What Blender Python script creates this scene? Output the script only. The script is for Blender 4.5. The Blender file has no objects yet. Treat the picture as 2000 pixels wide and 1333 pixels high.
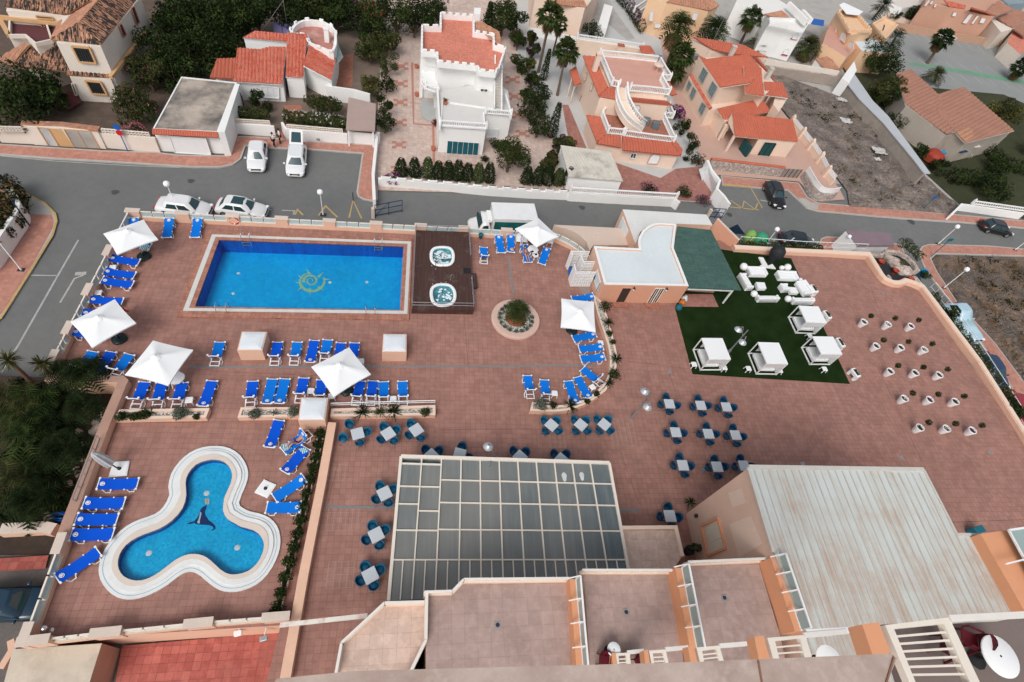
import bpy,bmesh,math,random
from math import sin,cos,pi,radians,hypot,atan2
from mathutils import Vector,Matrix
from mathutils.geometry import tessellate_polygon
random.seed(7)
rnd=random.Random(11)
scene=bpy.context.scene
COL=scene.collection
# camera (fitted to the photograph)
CAMH,FPX=34.5,1066.021
_a,_b,_g=radians(53.2617),radians(17.52607),radians(17.04757)
_f=Vector((sin(_b)*cos(_a),cos(_b)*cos(_a),-sin(_a)))
_r=Vector((cos(_b),-sin(_b),0));_u=_r.cross(_f)
CR=cos(_g)*_r+sin(_g)*_u
CU=-sin(_g)*_r+cos(_g)*_u
CF=_f
def U(px,py,z=0.0):
 """ground point (height z) seen at photo pixel"""
 d=CR*((px-1000)/FPX)-CU*((py-666.5)/FPX)+CF
 return Vector((0,0,CAMH))+d*((z-CAMH)/d.z)
A1=(0,0,.2551);A2=(400,0,.2551);A3=(750,0,.2551);A4=(1050,0,.2551);A5=(1500,0,.2551)
A6=(0,330,.2551);A7=(400,330,.2551);A8=(800,330,.2551);B1=(1100,330,.2551);B2=(1500,330,.2551)
B3=(0,640,.2551);B4=(400,600,.2551);B5=(900,560,.2551);B6=(1300,560,.2025);B7=(1550,560,.2288)
B8=(0,950,.2874);C1=(400,950,.2874);C2=(750,860,.2551);C3=(800,1000,.25);C4=(1150,860,.2551)
C5=(1150,1000,.25);C6=(1500,1000,.25);C7=(1500,860,.2551);C8=(400,800,.15)
D1=(1030,80,.15);D2=(1320,60,.15);D3=(1320,220,.15);D4=(1700,0,.15);D5=(1400,0,.15);D6=(1400,460,.15)
D7=(100,560,.15);D8=(1100,400,.15);E1=(0,640,.15);E2=(0,830,.15);E3=(980,420,.1103);E4=(1800,560,.1)
E5=(440,160,.15);E6=(0,0,.15);E7=(1680,460,.105);E8=(300,370,.12);PX=(0,0,1.)
def W(reg,pts,z=0.0):
 """points of a region -> world; a point may carry its own height"""
 o=[]
 for p in pts:
  o.append(U(reg[0]+p[0]*reg[2],reg[1]+p[1]*reg[2],p[2]if len(p)>2 else z))
 return o
def WP(reg,pts):
 """outline on one plane: the first three points fix it, the others follow their own sight line"""
 q=W(reg,pts[:3]);n=(q[1]-q[0]).cross(q[2]-q[0]).normalized();c=Vector((0,0,CAMH))
 for p in pts[3:]:
  x,y=reg[0]+p[0]*reg[2],reg[1]+p[1]*reg[2];d=CR*((x-1000)/FPX)-CU*((y-666.5)/FPX)+CF;q.append(c+d*((q[0]-c).dot(n)/d.dot(n)))
 return q
def W1(reg,x,y,z=0.0):return W(reg,[(x,y)],z)[0]
G=-3.0
# objects
def tag(o,label=None,cat=None,group=None,kind=None):
 if label:o['label']=label
 if cat:o['category']=cat
 if group:o['group']=group
 if kind:o['kind']=kind
 return o
def thing(name,label,cat,loc=(0,0,0),rz=0.0,group=None):
 o=bpy.data.objects.new(name,None);COL.objects.link(o)
 o.location=loc;o.rotation_euler=(0,0,rz);o.empty_display_size=.2
 return tag(o,label,cat,group)
KIDS={}
def dup(root,loc,rz=None,label=None,group=None,swap=None):
 r=root.copy();COL.objects.link(r);r.location=loc
 if rz is not None:r.rotation_euler=(0,0,rz)
 if label:r['label']=label
 if group:r['group']=group
 def rec(src,dst):
  for ch in list(src.children):
   c=ch.copy();COL.objects.link(c);c.parent=dst
   if swap and c.data and c.data.materials:
    for nm,mt in swap.items():
     for i,s in enumerate(c.material_slots):
      if s.material and s.material.name==nm:
       s.link='OBJECT';s.material=mt
   rec(ch,c)
 rec(root,r)
 return r
class MB:
 def __init__(s):s.v=[];s.f=[];s.m=[];s.sm=[]
 def add(s,verts,faces,mi=0,smooth=False):
  b=len(s.v);s.v.extend([tuple(v)for v in verts])
  for f in faces:
   s.f.append([b+i for i in f]);s.m.append(mi);s.sm.append(smooth)
 def poly(s,pts,mi=0):s.add(pts,[list(range(len(pts)))],mi)
 def up(s,pts,mi=0):
  """flat polygon (any shape) facing up"""
  tri=tessellate_polygon([[Vector(p)for p in pts]])
  fs=[]
  for a,b,c in tri:
   n=(Vector(pts[b])-Vector(pts[a])).cross(Vector(pts[c])-Vector(pts[a]))
   fs.append([a,b,c]if n.z>=0 else[a,c,b])
  s.add(pts,fs,mi)
 def ring(s,outer,hole,z,mi=0,down=False):
  o=[Vector((p[0],p[1],z))for p in outer];h=[Vector((p[0],p[1],z))for p in hole]
  allv=o+h;tri=tessellate_polygon([o,h]);fs=[]
  for a,b,c in tri:
   n=(allv[b]-allv[a]).cross(allv[c]-allv[a])
   fs.append([a,b,c]if(n.z>=0)!=down else[a,c,b])
  s.add(allv,fs,mi)
 def prism(s,pts,z0,z1,mi=0,mtop=None,mbot=True):
  pts=ccw(pts);n=len(pts)
  lo=[(p[0],p[1],z0)for p in pts];hi=[(p[0],p[1],z1)for p in pts]
  for i in range(n):
   j=(i+1)%n;s.add([lo[i],lo[j],hi[j],hi[i]],[[0,1,2,3]],mi)
  s.up(hi,mi if mtop is None else mtop)
 def wallring(s,outer,inner,z0,z1,mi=0,mtop=None):
  """ring-shaped wall between two outlines"""
  o=ccw(outer);h=ccw(inner)
  for L,sg in((o,1),(h,-1)):
   n=len(L)
   for i in range(n):
    a,b=L[i],L[(i+1)%n]
    if sg<0:a,b=b,a
    s.add([(a[0],a[1],z0),(b[0],b[1],z0),(b[0],b[1],z1),(a[0],a[1],z1)],[[0,1,2,3]],mi)
  s.ring(o,h,z1,mi if mtop is None else mtop)
 def box(s,c,size,rz=0.0,mi=0,M=None):
  x,y,z=size[0]/2,size[1]/2,size[2]/2
  vs=[Vector((sx*x,sy*y,sz*z))for sz in(-1,1)for sy in(-1,1)for sx in(-1,1)]
  if M is None:M=Matrix.Rotation(rz,3,'Z')
  vs=[M@v+Vector(c)for v in vs]
  s.add(vs,[[0,2,3,1],[4,5,7,6],[0,1,5,4],[2,6,7,3],[0,4,6,2],[1,3,7,5]],mi)
 def rbox(s,c,size,rz=0.0,mi=0,r=.04):
  """box with chamfered top edges and vertical corners"""
  x,y,z=size[0]/2,size[1]/2,size[2];M=Matrix.Rotation(rz,3,'Z')
  def ringp(xx,yy,q,zz):
   return[M@Vector(p)+Vector(c)for p in((xx,yy-q,zz),(xx-q,yy,zz),(-xx+q,yy,zz),(-xx,yy-q,zz),(-xx,-yy+q,zz),(-xx+q,-yy,zz),(xx-q,-yy,zz),(xx,-yy+q,zz))]
  R=[ringp(x,y,r,-z/2),ringp(x,y,r,z/2-r),ringp(x-r*.3,y-r*.3,r,z/2-r*.3),ringp(x-r,y-r,r*.6,z/2)]
  s.loft(R,mi=mi,cap0=True,cap1=True)
 def loft(s,R,mi=0,cap0=False,cap1=False,closed=True,smooth=False):
  n=len(R[0]);b=[v for r in R for v in r];fs=[]
  for k in range(len(R)-1):
   for i in range(n if closed else n-1):
    j=(i+1)%n;fs.append([k*n+i,k*n+j,(k+1)*n+j,(k+1)*n+i])
  s.add(b,fs,mi,smooth)
  if cap0:s.add(R[0],[list(range(n))[::-1]],mi)
  if cap1:s.add(R[-1],[list(range(n))],mi)
 def tube(s,pts,r,n=6,mi=0,cap=True,smooth=True):
  pts=[Vector(p)for p in pts];R=[]
  rr=r if isinstance(r,(list,tuple))else[r]*len(pts)
  for i,p in enumerate(pts):
   t=(pts[min(i+1,len(pts)-1)]-pts[max(i-1,0)])
   if t.length<1e-9:t=Vector((0,0,1))
   t.normalize()
   a=Vector((0,0,1))if abs(t.z)<.9 else Vector((1,0,0))
   e1=t.cross(a).normalized();e2=t.cross(e1)
   R.append([p+(e1*cos(2*pi*k/n)+e2*sin(2*pi*k/n))*rr[i]for k in range(n)])
  R=[r_[::-1]for r_ in R]
  s.loft(R,mi,cap,cap,smooth=smooth)
 def lathe(s,prof,n=14,c=(0,0,0),mi=0,smooth=True,cap0=False,cap1=False):
  R=[[Vector((c[0]+r*cos(2*pi*k/n),c[1]+r*sin(2*pi*k/n),c[2]+z))for k in range(n)]for r,z in prof]
  s.loft(R,mi,cap0,cap1,smooth=smooth)
 def ball(s,c,r,n=12,m=7,mi=0,sz=1.0):
  s.lathe([(max(1e-4,r*sin(pi*k/m)),-r*sz*cos(pi*k/m))for k in range(m+1)],n,c,mi)
 def bar(s,a,b,w,h,mi=0):
  """rectangular bar from a to b (w across, h tall)"""
  a=Vector(a);b=Vector(b);t=b-a;L=t.length
  if L<1e-6:return
  t.normalize();up=Vector((0,0,1))if abs(t.z)<.95 else Vector((0,1,0))
  e=t.cross(up).normalized();k=e.cross(t)
  M=Matrix((t,e,k)).transposed()
  s.box((a+b)/2,(L,w,h),mi=mi,M=M)
 def strip(s,path,w0,w1,z0,z1,mi=0,mtop=None):
  """wall along an open path; w0..w1 = offsets to the left of the path"""
  A=offs(path,w0);B=offs(path,w1);n=len(path)
  for i in range(n-1):
   a,b,c,d=A[i],A[i+1],B[i+1],B[i]
   s.add([(a[0],a[1],z0),(b[0],b[1],z0),(b[0],b[1],z1),(a[0],a[1],z1)],[[0,1,2,3]],mi)
   s.add([(c[0],c[1],z0),(d[0],d[1],z0),(d[0],d[1],z1),(c[0],c[1],z1)],[[0,1,2,3]],mi)
   s.add([(a[0],a[1],z1),(b[0],b[1],z1),(c[0],c[1],z1),(d[0],d[1],z1)],[[0,1,2,3]],mi if mtop is None else mtop)
  for i in(0,n-1):
   a,d=A[i],B[i];q=[(a[0],a[1],z0),(d[0],d[1],z0),(d[0],d[1],z1),(a[0],a[1],z1)]
   s.add(q,[[0,1,2,3]if i else[3,2,1,0]],mi)
 def build(s,name,mats,parent=None,world=True,uv=True):
  me=bpy.data.meshes.new(name);me.from_pydata(s.v,[],s.f)
  if not isinstance(mats,(list,tuple)):mats=[mats]
  for m in mats:me.materials.append(m)
  me.polygons.foreach_set('material_index',s.m)
  me.polygons.foreach_set('use_smooth',s.sm)
  if uv:
   lay=me.uv_layers.new(name='UVMap');me.update();d=[0.0]*(2*len(me.loops));V=s.v
   for p in me.polygons:
    n=p.normal
    if abs(n.z)>.985:ux,uy,uz=1,0,0
    else:
     l=hypot(n.x,n.y);ux,uy,uz=-n.y/l,n.x/l,0
    vx,vy,vz=n.y*uz-n.z*uy,n.z*ux-n.x*uz,n.x*uy-n.y*ux
    for li in p.loop_indices:
     q=V[me.loops[li].vertex_index]
     d[2*li]=q[0]*ux+q[1]*uy+q[2]*uz;d[2*li+1]=q[0]*vx+q[1]*vy+q[2]*vz
   lay.data.foreach_set('uv',d)
  me.update()
  o=bpy.data.objects.new(name,me);COL.objects.link(o)
  if parent is not None:
   o.parent=parent
   if world:
    r=parent
    L=Vector((0,0,0))
    while r is not None:L+=r.location;r=r.parent
    o.location=-L
  return o
def ccw(pts):
 a=sum(pts[i][0]*pts[(i+1)%len(pts)][1]-pts[(i+1)%len(pts)][0]*pts[i][1]for i in range(len(pts)))
 return list(pts)if a>0 else list(pts)[::-1]
def offs(path,w):
 n=len(path);o=[]
 for i in range(n):
  a=Vector(path[max(i-1,0)][:2]);p=Vector(path[i][:2]);b=Vector(path[min(i+1,n-1)][:2])
  d1=(p-a).normalized()if(p-a).length>1e-6 else None;d2=(b-p).normalized()if(b-p).length>1e-6 else None
  if d1 is None:d1=d2
  if d2 is None:d2=d1
  n1=Vector((-d1.y,d1.x));n2=Vector((-d2.y,d2.x));m=(n1+n2)
  m=m.normalized()if m.length>.2 else n1
  k=1/max(.5,m.dot(n1));q=p+m*(w*k);o.append((q.x,q.y))
 return o
def inset(pts,w):
 """closed outline moved inwards by w"""
 P=ccw(pts);n=len(P);o=[]
 for i in range(n):
  a=Vector(P[i-1][:2]);p=Vector(P[i][:2]);b=Vector(P[(i+1)%n][:2])
  d1=(p-a).normalized();d2=(b-p).normalized()
  n1=Vector((-d1.y,d1.x));n2=Vector((-d2.y,d2.x));m=(n1+n2)
  m=m.normalized()if m.length>.2 else n1
  q=p+m*(w/max(.45,m.dot(n1)));o.append((q.x,q.y))
 return o
def SP_(pts,k=4,closed=False):
 """Catmull-Rom through points"""
 n=len(pts);o=[]
 P=[Vector(p)for p in pts]
 rng=range(n)if closed else range(n-1)
 for i in rng:
  p0=P[(i-1)%n]if closed or i>0 else P[i];p1=P[i];p2=P[(i+1)%n]
  p3=P[(i+2)%n]if closed or i+2<n else P[min(i+1,n-1)]
  for j in range(k):
   t=j/k
   o.append(.5*((2*p1)+(p2-p0)*t+(2*p0-5*p1+4*p2-p3)*t*t+(3*p1-p0-3*p2+p3)*t**3))
 if not closed:o.append(P[-1])
 return o
def cen(pts):return sum((Vector(p)for p in pts),Vector((0,0,0)))/len(pts)
def struct(name,mb,m):return tag(mb.build(name,m),kind='structure')
# materials
MT={}
def nodes(name):
 m=bpy.data.materials.new(name);m.use_nodes=True;nt=m.node_tree
 b=nt.nodes['Principled BSDF'];MT[name]=m
 return m,nt,b
def N(nt,t,**k):
 n=nt.nodes.new(t)
 for a,v in k.items():
  if a.startswith('i_'):n.inputs[a[2:].replace('_',' ')].default_value=v
  else:setattr(n,a,v)
 return n
def L(nt,a,b):nt.links.new(a,b)
def mixc(nt,fac,a,b,mode='MIX'):
 n=nt.nodes.new('ShaderNodeMix');n.data_type='RGBA';n.blend_type=mode
 for s,v in((0,fac),(6,a),(7,b)):
  if isinstance(v,(int,float)):n.inputs[s].default_value=v
  elif isinstance(v,tuple):n.inputs[s].default_value=(*v[:3],1)
  else:nt.links.new(v,n.inputs[s])
 return n.outputs[2]
def ramp(nt,src,stops):
 n=nt.nodes.new('ShaderNodeValToRGB');e=n.color_ramp.elements
 while len(e)<len(stops):e.new(.5)
 for el,(p,c)in zip(e,stops):
  el.position=p;el.color=(*c[:3],1)if isinstance(c,tuple)else(c,c,c,1)
 nt.links.new(src,n.inputs[0]);return n.outputs[0]
def coord(nt,kind='Object',scale=None):
 t=nt.nodes.new('ShaderNodeTexCoord');o=t.outputs[kind]
 if scale is not None:
  m=nt.nodes.new('ShaderNodeMapping');m.inputs['Scale'].default_value=scale
  nt.links.new(o,m.inputs['Vector']);o=m.outputs[0]
 return o
def noise(nt,vec,scale,detail=3.,rough=.55):
 n=N(nt,'ShaderNodeTexNoise');n.inputs['Scale'].default_value=scale;n.inputs['Detail'].default_value=detail
 n.inputs['Roughness'].default_value=rough;L(nt,vec,n.inputs['Vector']);return n.outputs['Fac']
def sc(c,k):return tuple(min(1.,x*k)for x in c)
def mat(name,col,rough=.6,var=.12,scale=1.2,metal=0.,bump=0.,spec=.25,fine=9.,dirt=None,dirtamt=.5,dlo=.5):
 """plain material with weathering on two scales"""
 if name in MT:return MT[name]
 m,nt,b=nodes(name);v=coord(nt)
 c=mixc(nt,ramp(nt,noise(nt,v,scale,4),[(.3,0.),(.7,1.)]),sc(col,1-var),sc(col,1+var*.6))
 c=mixc(nt,ramp(nt,noise(nt,v,scale*fine,3),[(.35,0.),(.7,1.)]),c,sc(col,1-var*.7))if var>.01 else c
 if dirt:c=mixc(nt,ramp(nt,noise(nt,v,scale*.7,6,.65),[(dlo,0.),(dlo+.25,dirtamt)]),c,dirt)
 L(nt,c,b.inputs['Base Color']);b.inputs['Roughness'].default_value=rough;b.inputs['Metallic'].default_value=metal
 b.inputs['Specular IOR Level'].default_value=spec
 if bump:
  bp=N(nt,'ShaderNodeBump');bp.inputs['Strength'].default_value=bump;bp.inputs['Distance'].default_value=.02
  L(nt,noise(nt,v,scale*14,3),bp.inputs['Height']);L(nt,bp.outputs[0],b.inputs['Normal'])
 return m
def brickmat(name,cols,grout,bw,bh,mort=.012,rough=.75,vary=.14,big=.25,offset=0.,rz=0.,kind='Object',bump=.3,dirt=None):
 m,nt,b=nodes(name);v=coord(nt,kind)
 mp=N(nt,'ShaderNodeMapping');mp.inputs['Rotation'].default_value=(0,0,rz);L(nt,v,mp.inputs[0]);v2=mp.outputs[0]
 br=N(nt,'ShaderNodeTexBrick');br.offset=offset;br.squash=1
 br.inputs['Scale'].default_value=1;br.inputs['Brick Width'].default_value=bw;br.inputs['Row Height'].default_value=bh
 br.inputs['Mortar Size'].default_value=mort;br.inputs['Mortar Smooth'].default_value=.2;br.inputs['Bias'].default_value=0
 br.inputs['Color1'].default_value=(*sc(cols[0],1-vary),1);br.inputs['Color2'].default_value=(*sc(cols[-1],1+vary*.6),1)
 br.inputs['Mortar'].default_value=(*grout,1);L(nt,v2,br.inputs['Vector'])
 c=br.outputs['Color']
 c=mixc(nt,ramp(nt,noise(nt,v,big,5,.6),[(.3,0.),(.72,1.)]),c,mixc(nt,.55,c,sc(cols[0],.62)),'MIX')
 c=mixc(nt,ramp(nt,noise(nt,v,big*7,4,.7),[(.45,0.),(.75,.5)]),c,sc(cols[-1],1.35))
 if dirt:c=mixc(nt,ramp(nt,noise(nt,v,big*2.2,6,.7),[(.52,0.),(.72,.6)]),c,dirt)
 L(nt,c,b.inputs['Base Color']);b.inputs['Roughness'].default_value=rough;b.inputs['Specular IOR Level'].default_value=.3
 if bump:
  bp=N(nt,'ShaderNodeBump');bp.inputs['Strength'].default_value=bump;bp.inputs['Distance'].default_value=.01;bp.invert=True
  L(nt,br.outputs['Fac'],bp.inputs['Height']);L(nt,bp.outputs[0],b.inputs['Normal'])
 return m
def rooftile(name,cols,dark=None,amt=.5):
 """clay tile: colour differs tile by tile (UV in metres: u along the eave, v up the slope)"""
 m,nt,b=nodes(name);v=coord(nt,'UV')
 mp=N(nt,'ShaderNodeMapping');mp.inputs['Scale'].default_value=(1/.26,1/.42,1);L(nt,v,mp.inputs[0])
 fl=N(nt,'ShaderNodeVectorMath',operation='FLOOR');L(nt,mp.outputs[0],fl.inputs[0])
 wn=N(nt,'ShaderNodeTexWhiteNoise',noise_dimensions='2D');L(nt,fl.outputs[0],wn.inputs['Vector'])
 c=ramp(nt,wn.outputs['Value'],[(i/max(1,len(cols)-1),cc)for i,cc in enumerate(cols)])
 o=coord(nt)
 c=mixc(nt,ramp(nt,noise(nt,o,.5,4),[(.35,0.),(.7,.6)]),c,sc(cols[0],.85))
 if dark:
  k=N(nt,'ShaderNodeMath',operation='ADD');L(nt,noise(nt,o,.45,5,.7),k.inputs[0])
  k2=N(nt,'ShaderNodeMath',operation='MULTIPLY');L(nt,wn.outputs['Value'],k2.inputs[0]);k2.inputs[1].default_value=.55
  L(nt,k2.outputs[0],k.inputs[1])
  c=mixc(nt,ramp(nt,k.outputs[0],[(.66,0.),(.82,amt)]),c,dark)
 L(nt,c,b.inputs['Base Color']);b.inputs['Roughness'].default_value=.75;b.inputs['Specular IOR Level'].default_value=.25
 sx=N(nt,'ShaderNodeSeparateXYZ');L(nt,mp.outputs[0],sx.inputs[0])
 fr=N(nt,'ShaderNodeMath',operation='FRACT');L(nt,sx.outputs[1],fr.inputs[0])
 bp=N(nt,'ShaderNodeBump');bp.inputs['Strength'].default_value=.9;bp.inputs['Distance'].default_value=.04;bp.invert=True
 L(nt,fr.outputs[0],bp.inputs['Height']);L(nt,bp.outputs[0],b.inputs['Normal'])
 return m
def leafmat(name,cols,rough=.55,trans=.25):
 m,nt,b=nodes(name);g=N(nt,'ShaderNodeNewGeometry')
 c=ramp(nt,g.outputs['Random Per Island'],[(i/max(1,len(cols)-1),cc)for i,cc in enumerate(cols)])
 o=coord(nt)
 c=mixc(nt,ramp(nt,noise(nt,o,1.3,3),[(.35,0.),(.7,.65)]),c,sc(cols[0],.8))
 L(nt,c,b.inputs['Base Color']);b.inputs['Roughness'].default_value=.9;b.inputs['Specular IOR Level'].default_value=.06
 tr=N(nt,'ShaderNodeBsdfTranslucent');L(nt,c,tr.inputs[0])
 mx=N(nt,'ShaderNodeMixShader');mx.inputs[0].default_value=trans
 out=nt.nodes['Material Output'];L(nt,b.outputs[0],mx.inputs[1]);L(nt,tr.outputs[0],mx.inputs[2]);L(nt,mx.outputs[0],out.inputs[0])
 return m
def watermat(name,tint,rough=.04,wave=5.,strength=.06):
 m,nt,b=nodes(name);out=nt.nodes['Material Output'];nt.nodes.remove(b)
 t=N(nt,'ShaderNodeBsdfTransparent');t.inputs[0].default_value=(*tint,1)
 gl=N(nt,'ShaderNodeBsdfGlossy');gl.inputs['Roughness'].default_value=rough;gl.inputs['Color'].default_value=(.9,.95,1,1)
 fr=N(nt,'ShaderNodeFresnel');fr.inputs[0].default_value=1.33
 bp=N(nt,'ShaderNodeBump');bp.inputs['Strength'].default_value=strength;bp.inputs['Distance'].default_value=.1
 L(nt,noise(nt,coord(nt),wave,4),bp.inputs['Height'])
 L(nt,bp.outputs[0],gl.inputs['Normal']);L(nt,bp.outputs[0],fr.inputs['Normal'])
 mx=N(nt,'ShaderNodeMixShader');L(nt,fr.outputs[0],mx.inputs[0]);L(nt,t.outputs[0],mx.inputs[1]);L(nt,gl.outputs[0],mx.inputs[2])
 L(nt,mx.outputs[0],out.inputs[0]);return m
def glassmat(name,col,trans,rough=.08):
 m,nt,b=nodes(name);out=nt.nodes['Material Output']
 c=mixc(nt,noise(nt,coord(nt),.6,3),sc(col,.85),sc(col,1.1));L(nt,c,b.inputs['Base Color'])
 b.inputs['Roughness'].default_value=rough;b.inputs['Specular IOR Level'].default_value=.6
 t=N(nt,'ShaderNodeBsdfTransparent');t.inputs[0].default_value=(.8,.9,.9,1)
 mx=N(nt,'ShaderNodeMixShader');mx.inputs[0].default_value=trans
 L(nt,b.outputs[0],mx.inputs[1]);L(nt,t.outputs[0],mx.inputs[2]);L(nt,mx.outputs[0],out.inputs[0]);return m
 # palette
M20=brickmat('deck_tile',[(.335,.168,.132),(.36,.188,.15)],(.20,.10,.08),.36,.36,.012,.7,.09,.16,0,0,dirt=(.23,.13,.11))
M65=brickmat('red_paving',[(.46,.215,.16),(.50,.245,.185)],(.34,.16,.12),.4,.4,.012,.8,.08,.3,dirt=(.34,.18,.14))
M63=brickmat('red_floor',[(.42,.10,.08),(.47,.14,.11)],(.2,.06,.05),.42,.42,.014,.75,.14,.3,dirt=(.26,.12,.10))
M84=brickmat('terrace_tile',[(.385,.275,.24),(.41,.295,.26)],(.31,.215,.19),.6,.6,.012,.6,.06,.4,bump=.1)
M83=brickmat('terrace_pale',[(.60,.44,.36),(.64,.48,.40)],(.48,.34,.28),.6,.6,.012,.6,.06,.4,bump=.1)
M29=brickmat('garden_tile',[(.56,.43,.37),(.60,.47,.41)],(.44,.32,.27),.5,.5,.014,.75,.09,.3,dirt=(.40,.32,.28))
M86=brickmat('terracotta_tile',[(.36,.14,.09),(.42,.18,.12)],(.24,.1,.07),.3,.15,.01,.75,.12,.4,.5)
M8=brickmat('brown_paving',[(.34,.155,.125),(.38,.18,.145)],(.22,.11,.09),.4,.4,.012,.75,.1,.3)
M78=None
def _asph():
 m,nt,b=nodes('asphalt');v=coord(nt)
 c=mixc(nt,ramp(nt,noise(nt,v,.11,5,.6),[(.3,0.),(.7,1.)]),(.115,.122,.122),(.17,.172,.165))
 c=mixc(nt,ramp(nt,noise(nt,v,1.6,5,.7),[(.4,0.),(.75,.5)]),c,(.095,.10,.10))
 c=mixc(nt,ramp(nt,noise(nt,v,40,2),[(.4,0.),(.7,.4)]),c,(.21,.21,.20))
 L(nt,c,b.inputs['Base Color']);b.inputs['Roughness'].default_value=.85
 bp=N(nt,'ShaderNodeBump');bp.inputs['Strength'].default_value=.2;bp.inputs['Distance'].default_value=.01
 L(nt,noise(nt,v,60,2),bp.inputs['Height']);L(nt,bp.outputs[0],b.inputs['Normal']);return m
M0=_asph()
def _dirt(name,cols,s=.35):
 m,nt,b=nodes(name);v=coord(nt)
 c=ramp(nt,noise(nt,v,s,8,.7),[(.25,cols[0]),(.45,cols[1]),(.6,cols[2]),(.78,cols[3])])
 c=mixc(nt,ramp(nt,noise(nt,v,s*9,6,.75),[(.45,0.),(.62,.75)]),c,cols[0])
 c=mixc(nt,ramp(nt,noise(nt,v,s*22,3),[(.6,0.),(.68,.8)]),c,sc(cols[3],1.2))
 L(nt,c,b.inputs['Base Color']);b.inputs['Roughness'].default_value=.95
 bp=N(nt,'ShaderNodeBump');bp.inputs['Strength'].default_value=.8;bp.inputs['Distance'].default_value=.15
 L(nt,noise(nt,v,s*8,6),bp.inputs['Height']);L(nt,bp.outputs[0],b.inputs['Normal']);return m
dirt=_dirt('dirt',[(.06,.05,.045),(.15,.12,.105),(.24,.195,.165),(.36,.30,.255)])
M21=_dirt('dry_dirt',[(.05,.042,.038),(.11,.085,.07),(.20,.125,.08),(.36,.31,.27)],.4)
soil=mat('soil',(.055,.04,.03),.95,.4,1.5,bump=.6)
M28=mat('garden_soil',(.13,.095,.075),.95,.35,1.0,bump=.5)
M4=mat('black_gravel',(.035,.037,.042),.9,.5,6,bump=.8)
def _gravel():
 m,nt,b=nodes('white_gravel');v=coord(nt)
 vo=N(nt,'ShaderNodeTexVoronoi');vo.inputs['Scale'].default_value=9;L(nt,v,vo.inputs['Vector'])
 c=ramp(nt,vo.outputs['Distance'],[(0.,(.72,.71,.67)),(.45,(.55,.54,.5)),(.75,(.16,.15,.13))])
 c=mixc(nt,ramp(nt,noise(nt,v,3,3),[(.55,0.),(.7,.6)]),c,(.25,.22,.18))
 L(nt,c,b.inputs['Base Color']);b.inputs['Roughness'].default_value=.8
 bp=N(nt,'ShaderNodeBump');bp.invert=True;bp.inputs['Distance'].default_value=.06
 L(nt,vo.outputs['Distance'],bp.inputs['Height']);L(nt,bp.outputs[0],b.inputs['Normal']);return m
M95=_gravel()
def _stone(name,cols,s):
 m,nt,b=nodes(name);v=coord(nt)
 vo=N(nt,'ShaderNodeTexVoronoi');vo.inputs['Scale'].default_value=s;L(nt,v,vo.inputs['Vector'])
 ve=N(nt,'ShaderNodeTexVoronoi',feature='DISTANCE_TO_EDGE');ve.inputs['Scale'].default_value=s;L(nt,v,ve.inputs['Vector'])
 sx=N(nt,'ShaderNodeSeparateColor');L(nt,vo.outputs['Color'],sx.inputs[0])
 c=ramp(nt,sx.outputs[0],[(0.,cols[0]),(.5,cols[1]),(1.,cols[2])])
 c=mixc(nt,ramp(nt,ve.outputs['Distance'],[(0.,1.),(.09,0.)]),c,sc(cols[1],.5))
 L(nt,c,b.inputs['Base Color']);b.inputs['Roughness'].default_value=.9
 bp=N(nt,'ShaderNodeBump');bp.inputs['Distance'].default_value=.05;L(nt,ve.outputs['Distance'],bp.inputs['Height']);L(nt,bp.outputs[0],b.inputs['Normal'])
 return m
M78=_stone('stone_wall',[(.30,.24,.21),(.42,.36,.32),(.55,.50,.46)],4.5)
M69=_stone('rock',[(.36,.28,.24),(.46,.37,.32),(.55,.46,.40)],2.5)
turf=mat('turf',(.016,.032,.010),1.,.4,.8,bump=.9,fine=30,spec=0.)
M39=mat('lawn_green',(.05,.055,.026),1.,.4,.8,bump=.8,fine=20)
M31=mat('green_paint',(.16,.33,.22),.8,.2,.6)
M55=mat('peach_render',(.72,.46,.335),.8,.07,.5,dirt=(.56,.38,.29),dirtamt=.35)
M57=mat('peach_weathered',(.42,.255,.195),.85,.15,1.0,dirt=(.27,.2,.17),dirtamt=.6)
M56=mat('peach_cap_stone',(.63,.53,.455),.85,.1,.9,dirt=(.42,.36,.31),dirtamt=.4)
M58=mat('peach_pale_render',(.76,.595,.48),.8,.06,.5,dirt=(.60,.47,.38),dirtamt=.3)
M71=mat('salmon_render',(.68,.32,.175),.8,.06,.5,dirt=(.56,.28,.17),dirtamt=.3)
M53=mat('orange_render',(.64,.335,.225),.8,.06,.5)
M52=mat('ochre_trim',(.60,.36,.18),.8,.1,.8)
M18=mat('cream_render',(.735,.66,.58),.85,.07,.5,dirt=(.55,.48,.42),dirtamt=.3)
M99=mat('white_render',(.80,.80,.785),.85,.05,.5,dirt=(.63,.62,.59),dirtamt=.3)
M98=mat('white_membrane',(.635,.70,.72),.6,.06,.35,dirt=(.5,.53,.55),dirtamt=.3)
M34=mat('stained_flat_roof',(.47,.40,.34),.9,.22,.5,dirt=(.10,.095,.09),dirtamt=.95,dlo=.40)
M3=mat('beige_flat_roof',(.62,.50,.42),.85,.08,.4)
M16=mat('weathered_sheet',(.60,.56,.49),.85,.2,.9,dirt=(.22,.2,.18),dirtamt=.8)
M15=mat('concrete',(.42,.40,.375),.9,.14,.8,dirt=(.26,.25,.24))
kerb=mat('kerb_stone',(.46,.43,.40),.9,.12,1.2,dirt=(.28,.26,.24))
M66=brickmat('red_roof_floor',[(.60,.205,.14),(.64,.235,.165)],(.50,.17,.12),.33,.33,.01,.8,.07,.5,bump=.1)
M59=mat('pink_floor',(.58,.32,.255),.8,.1,.5)
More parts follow.
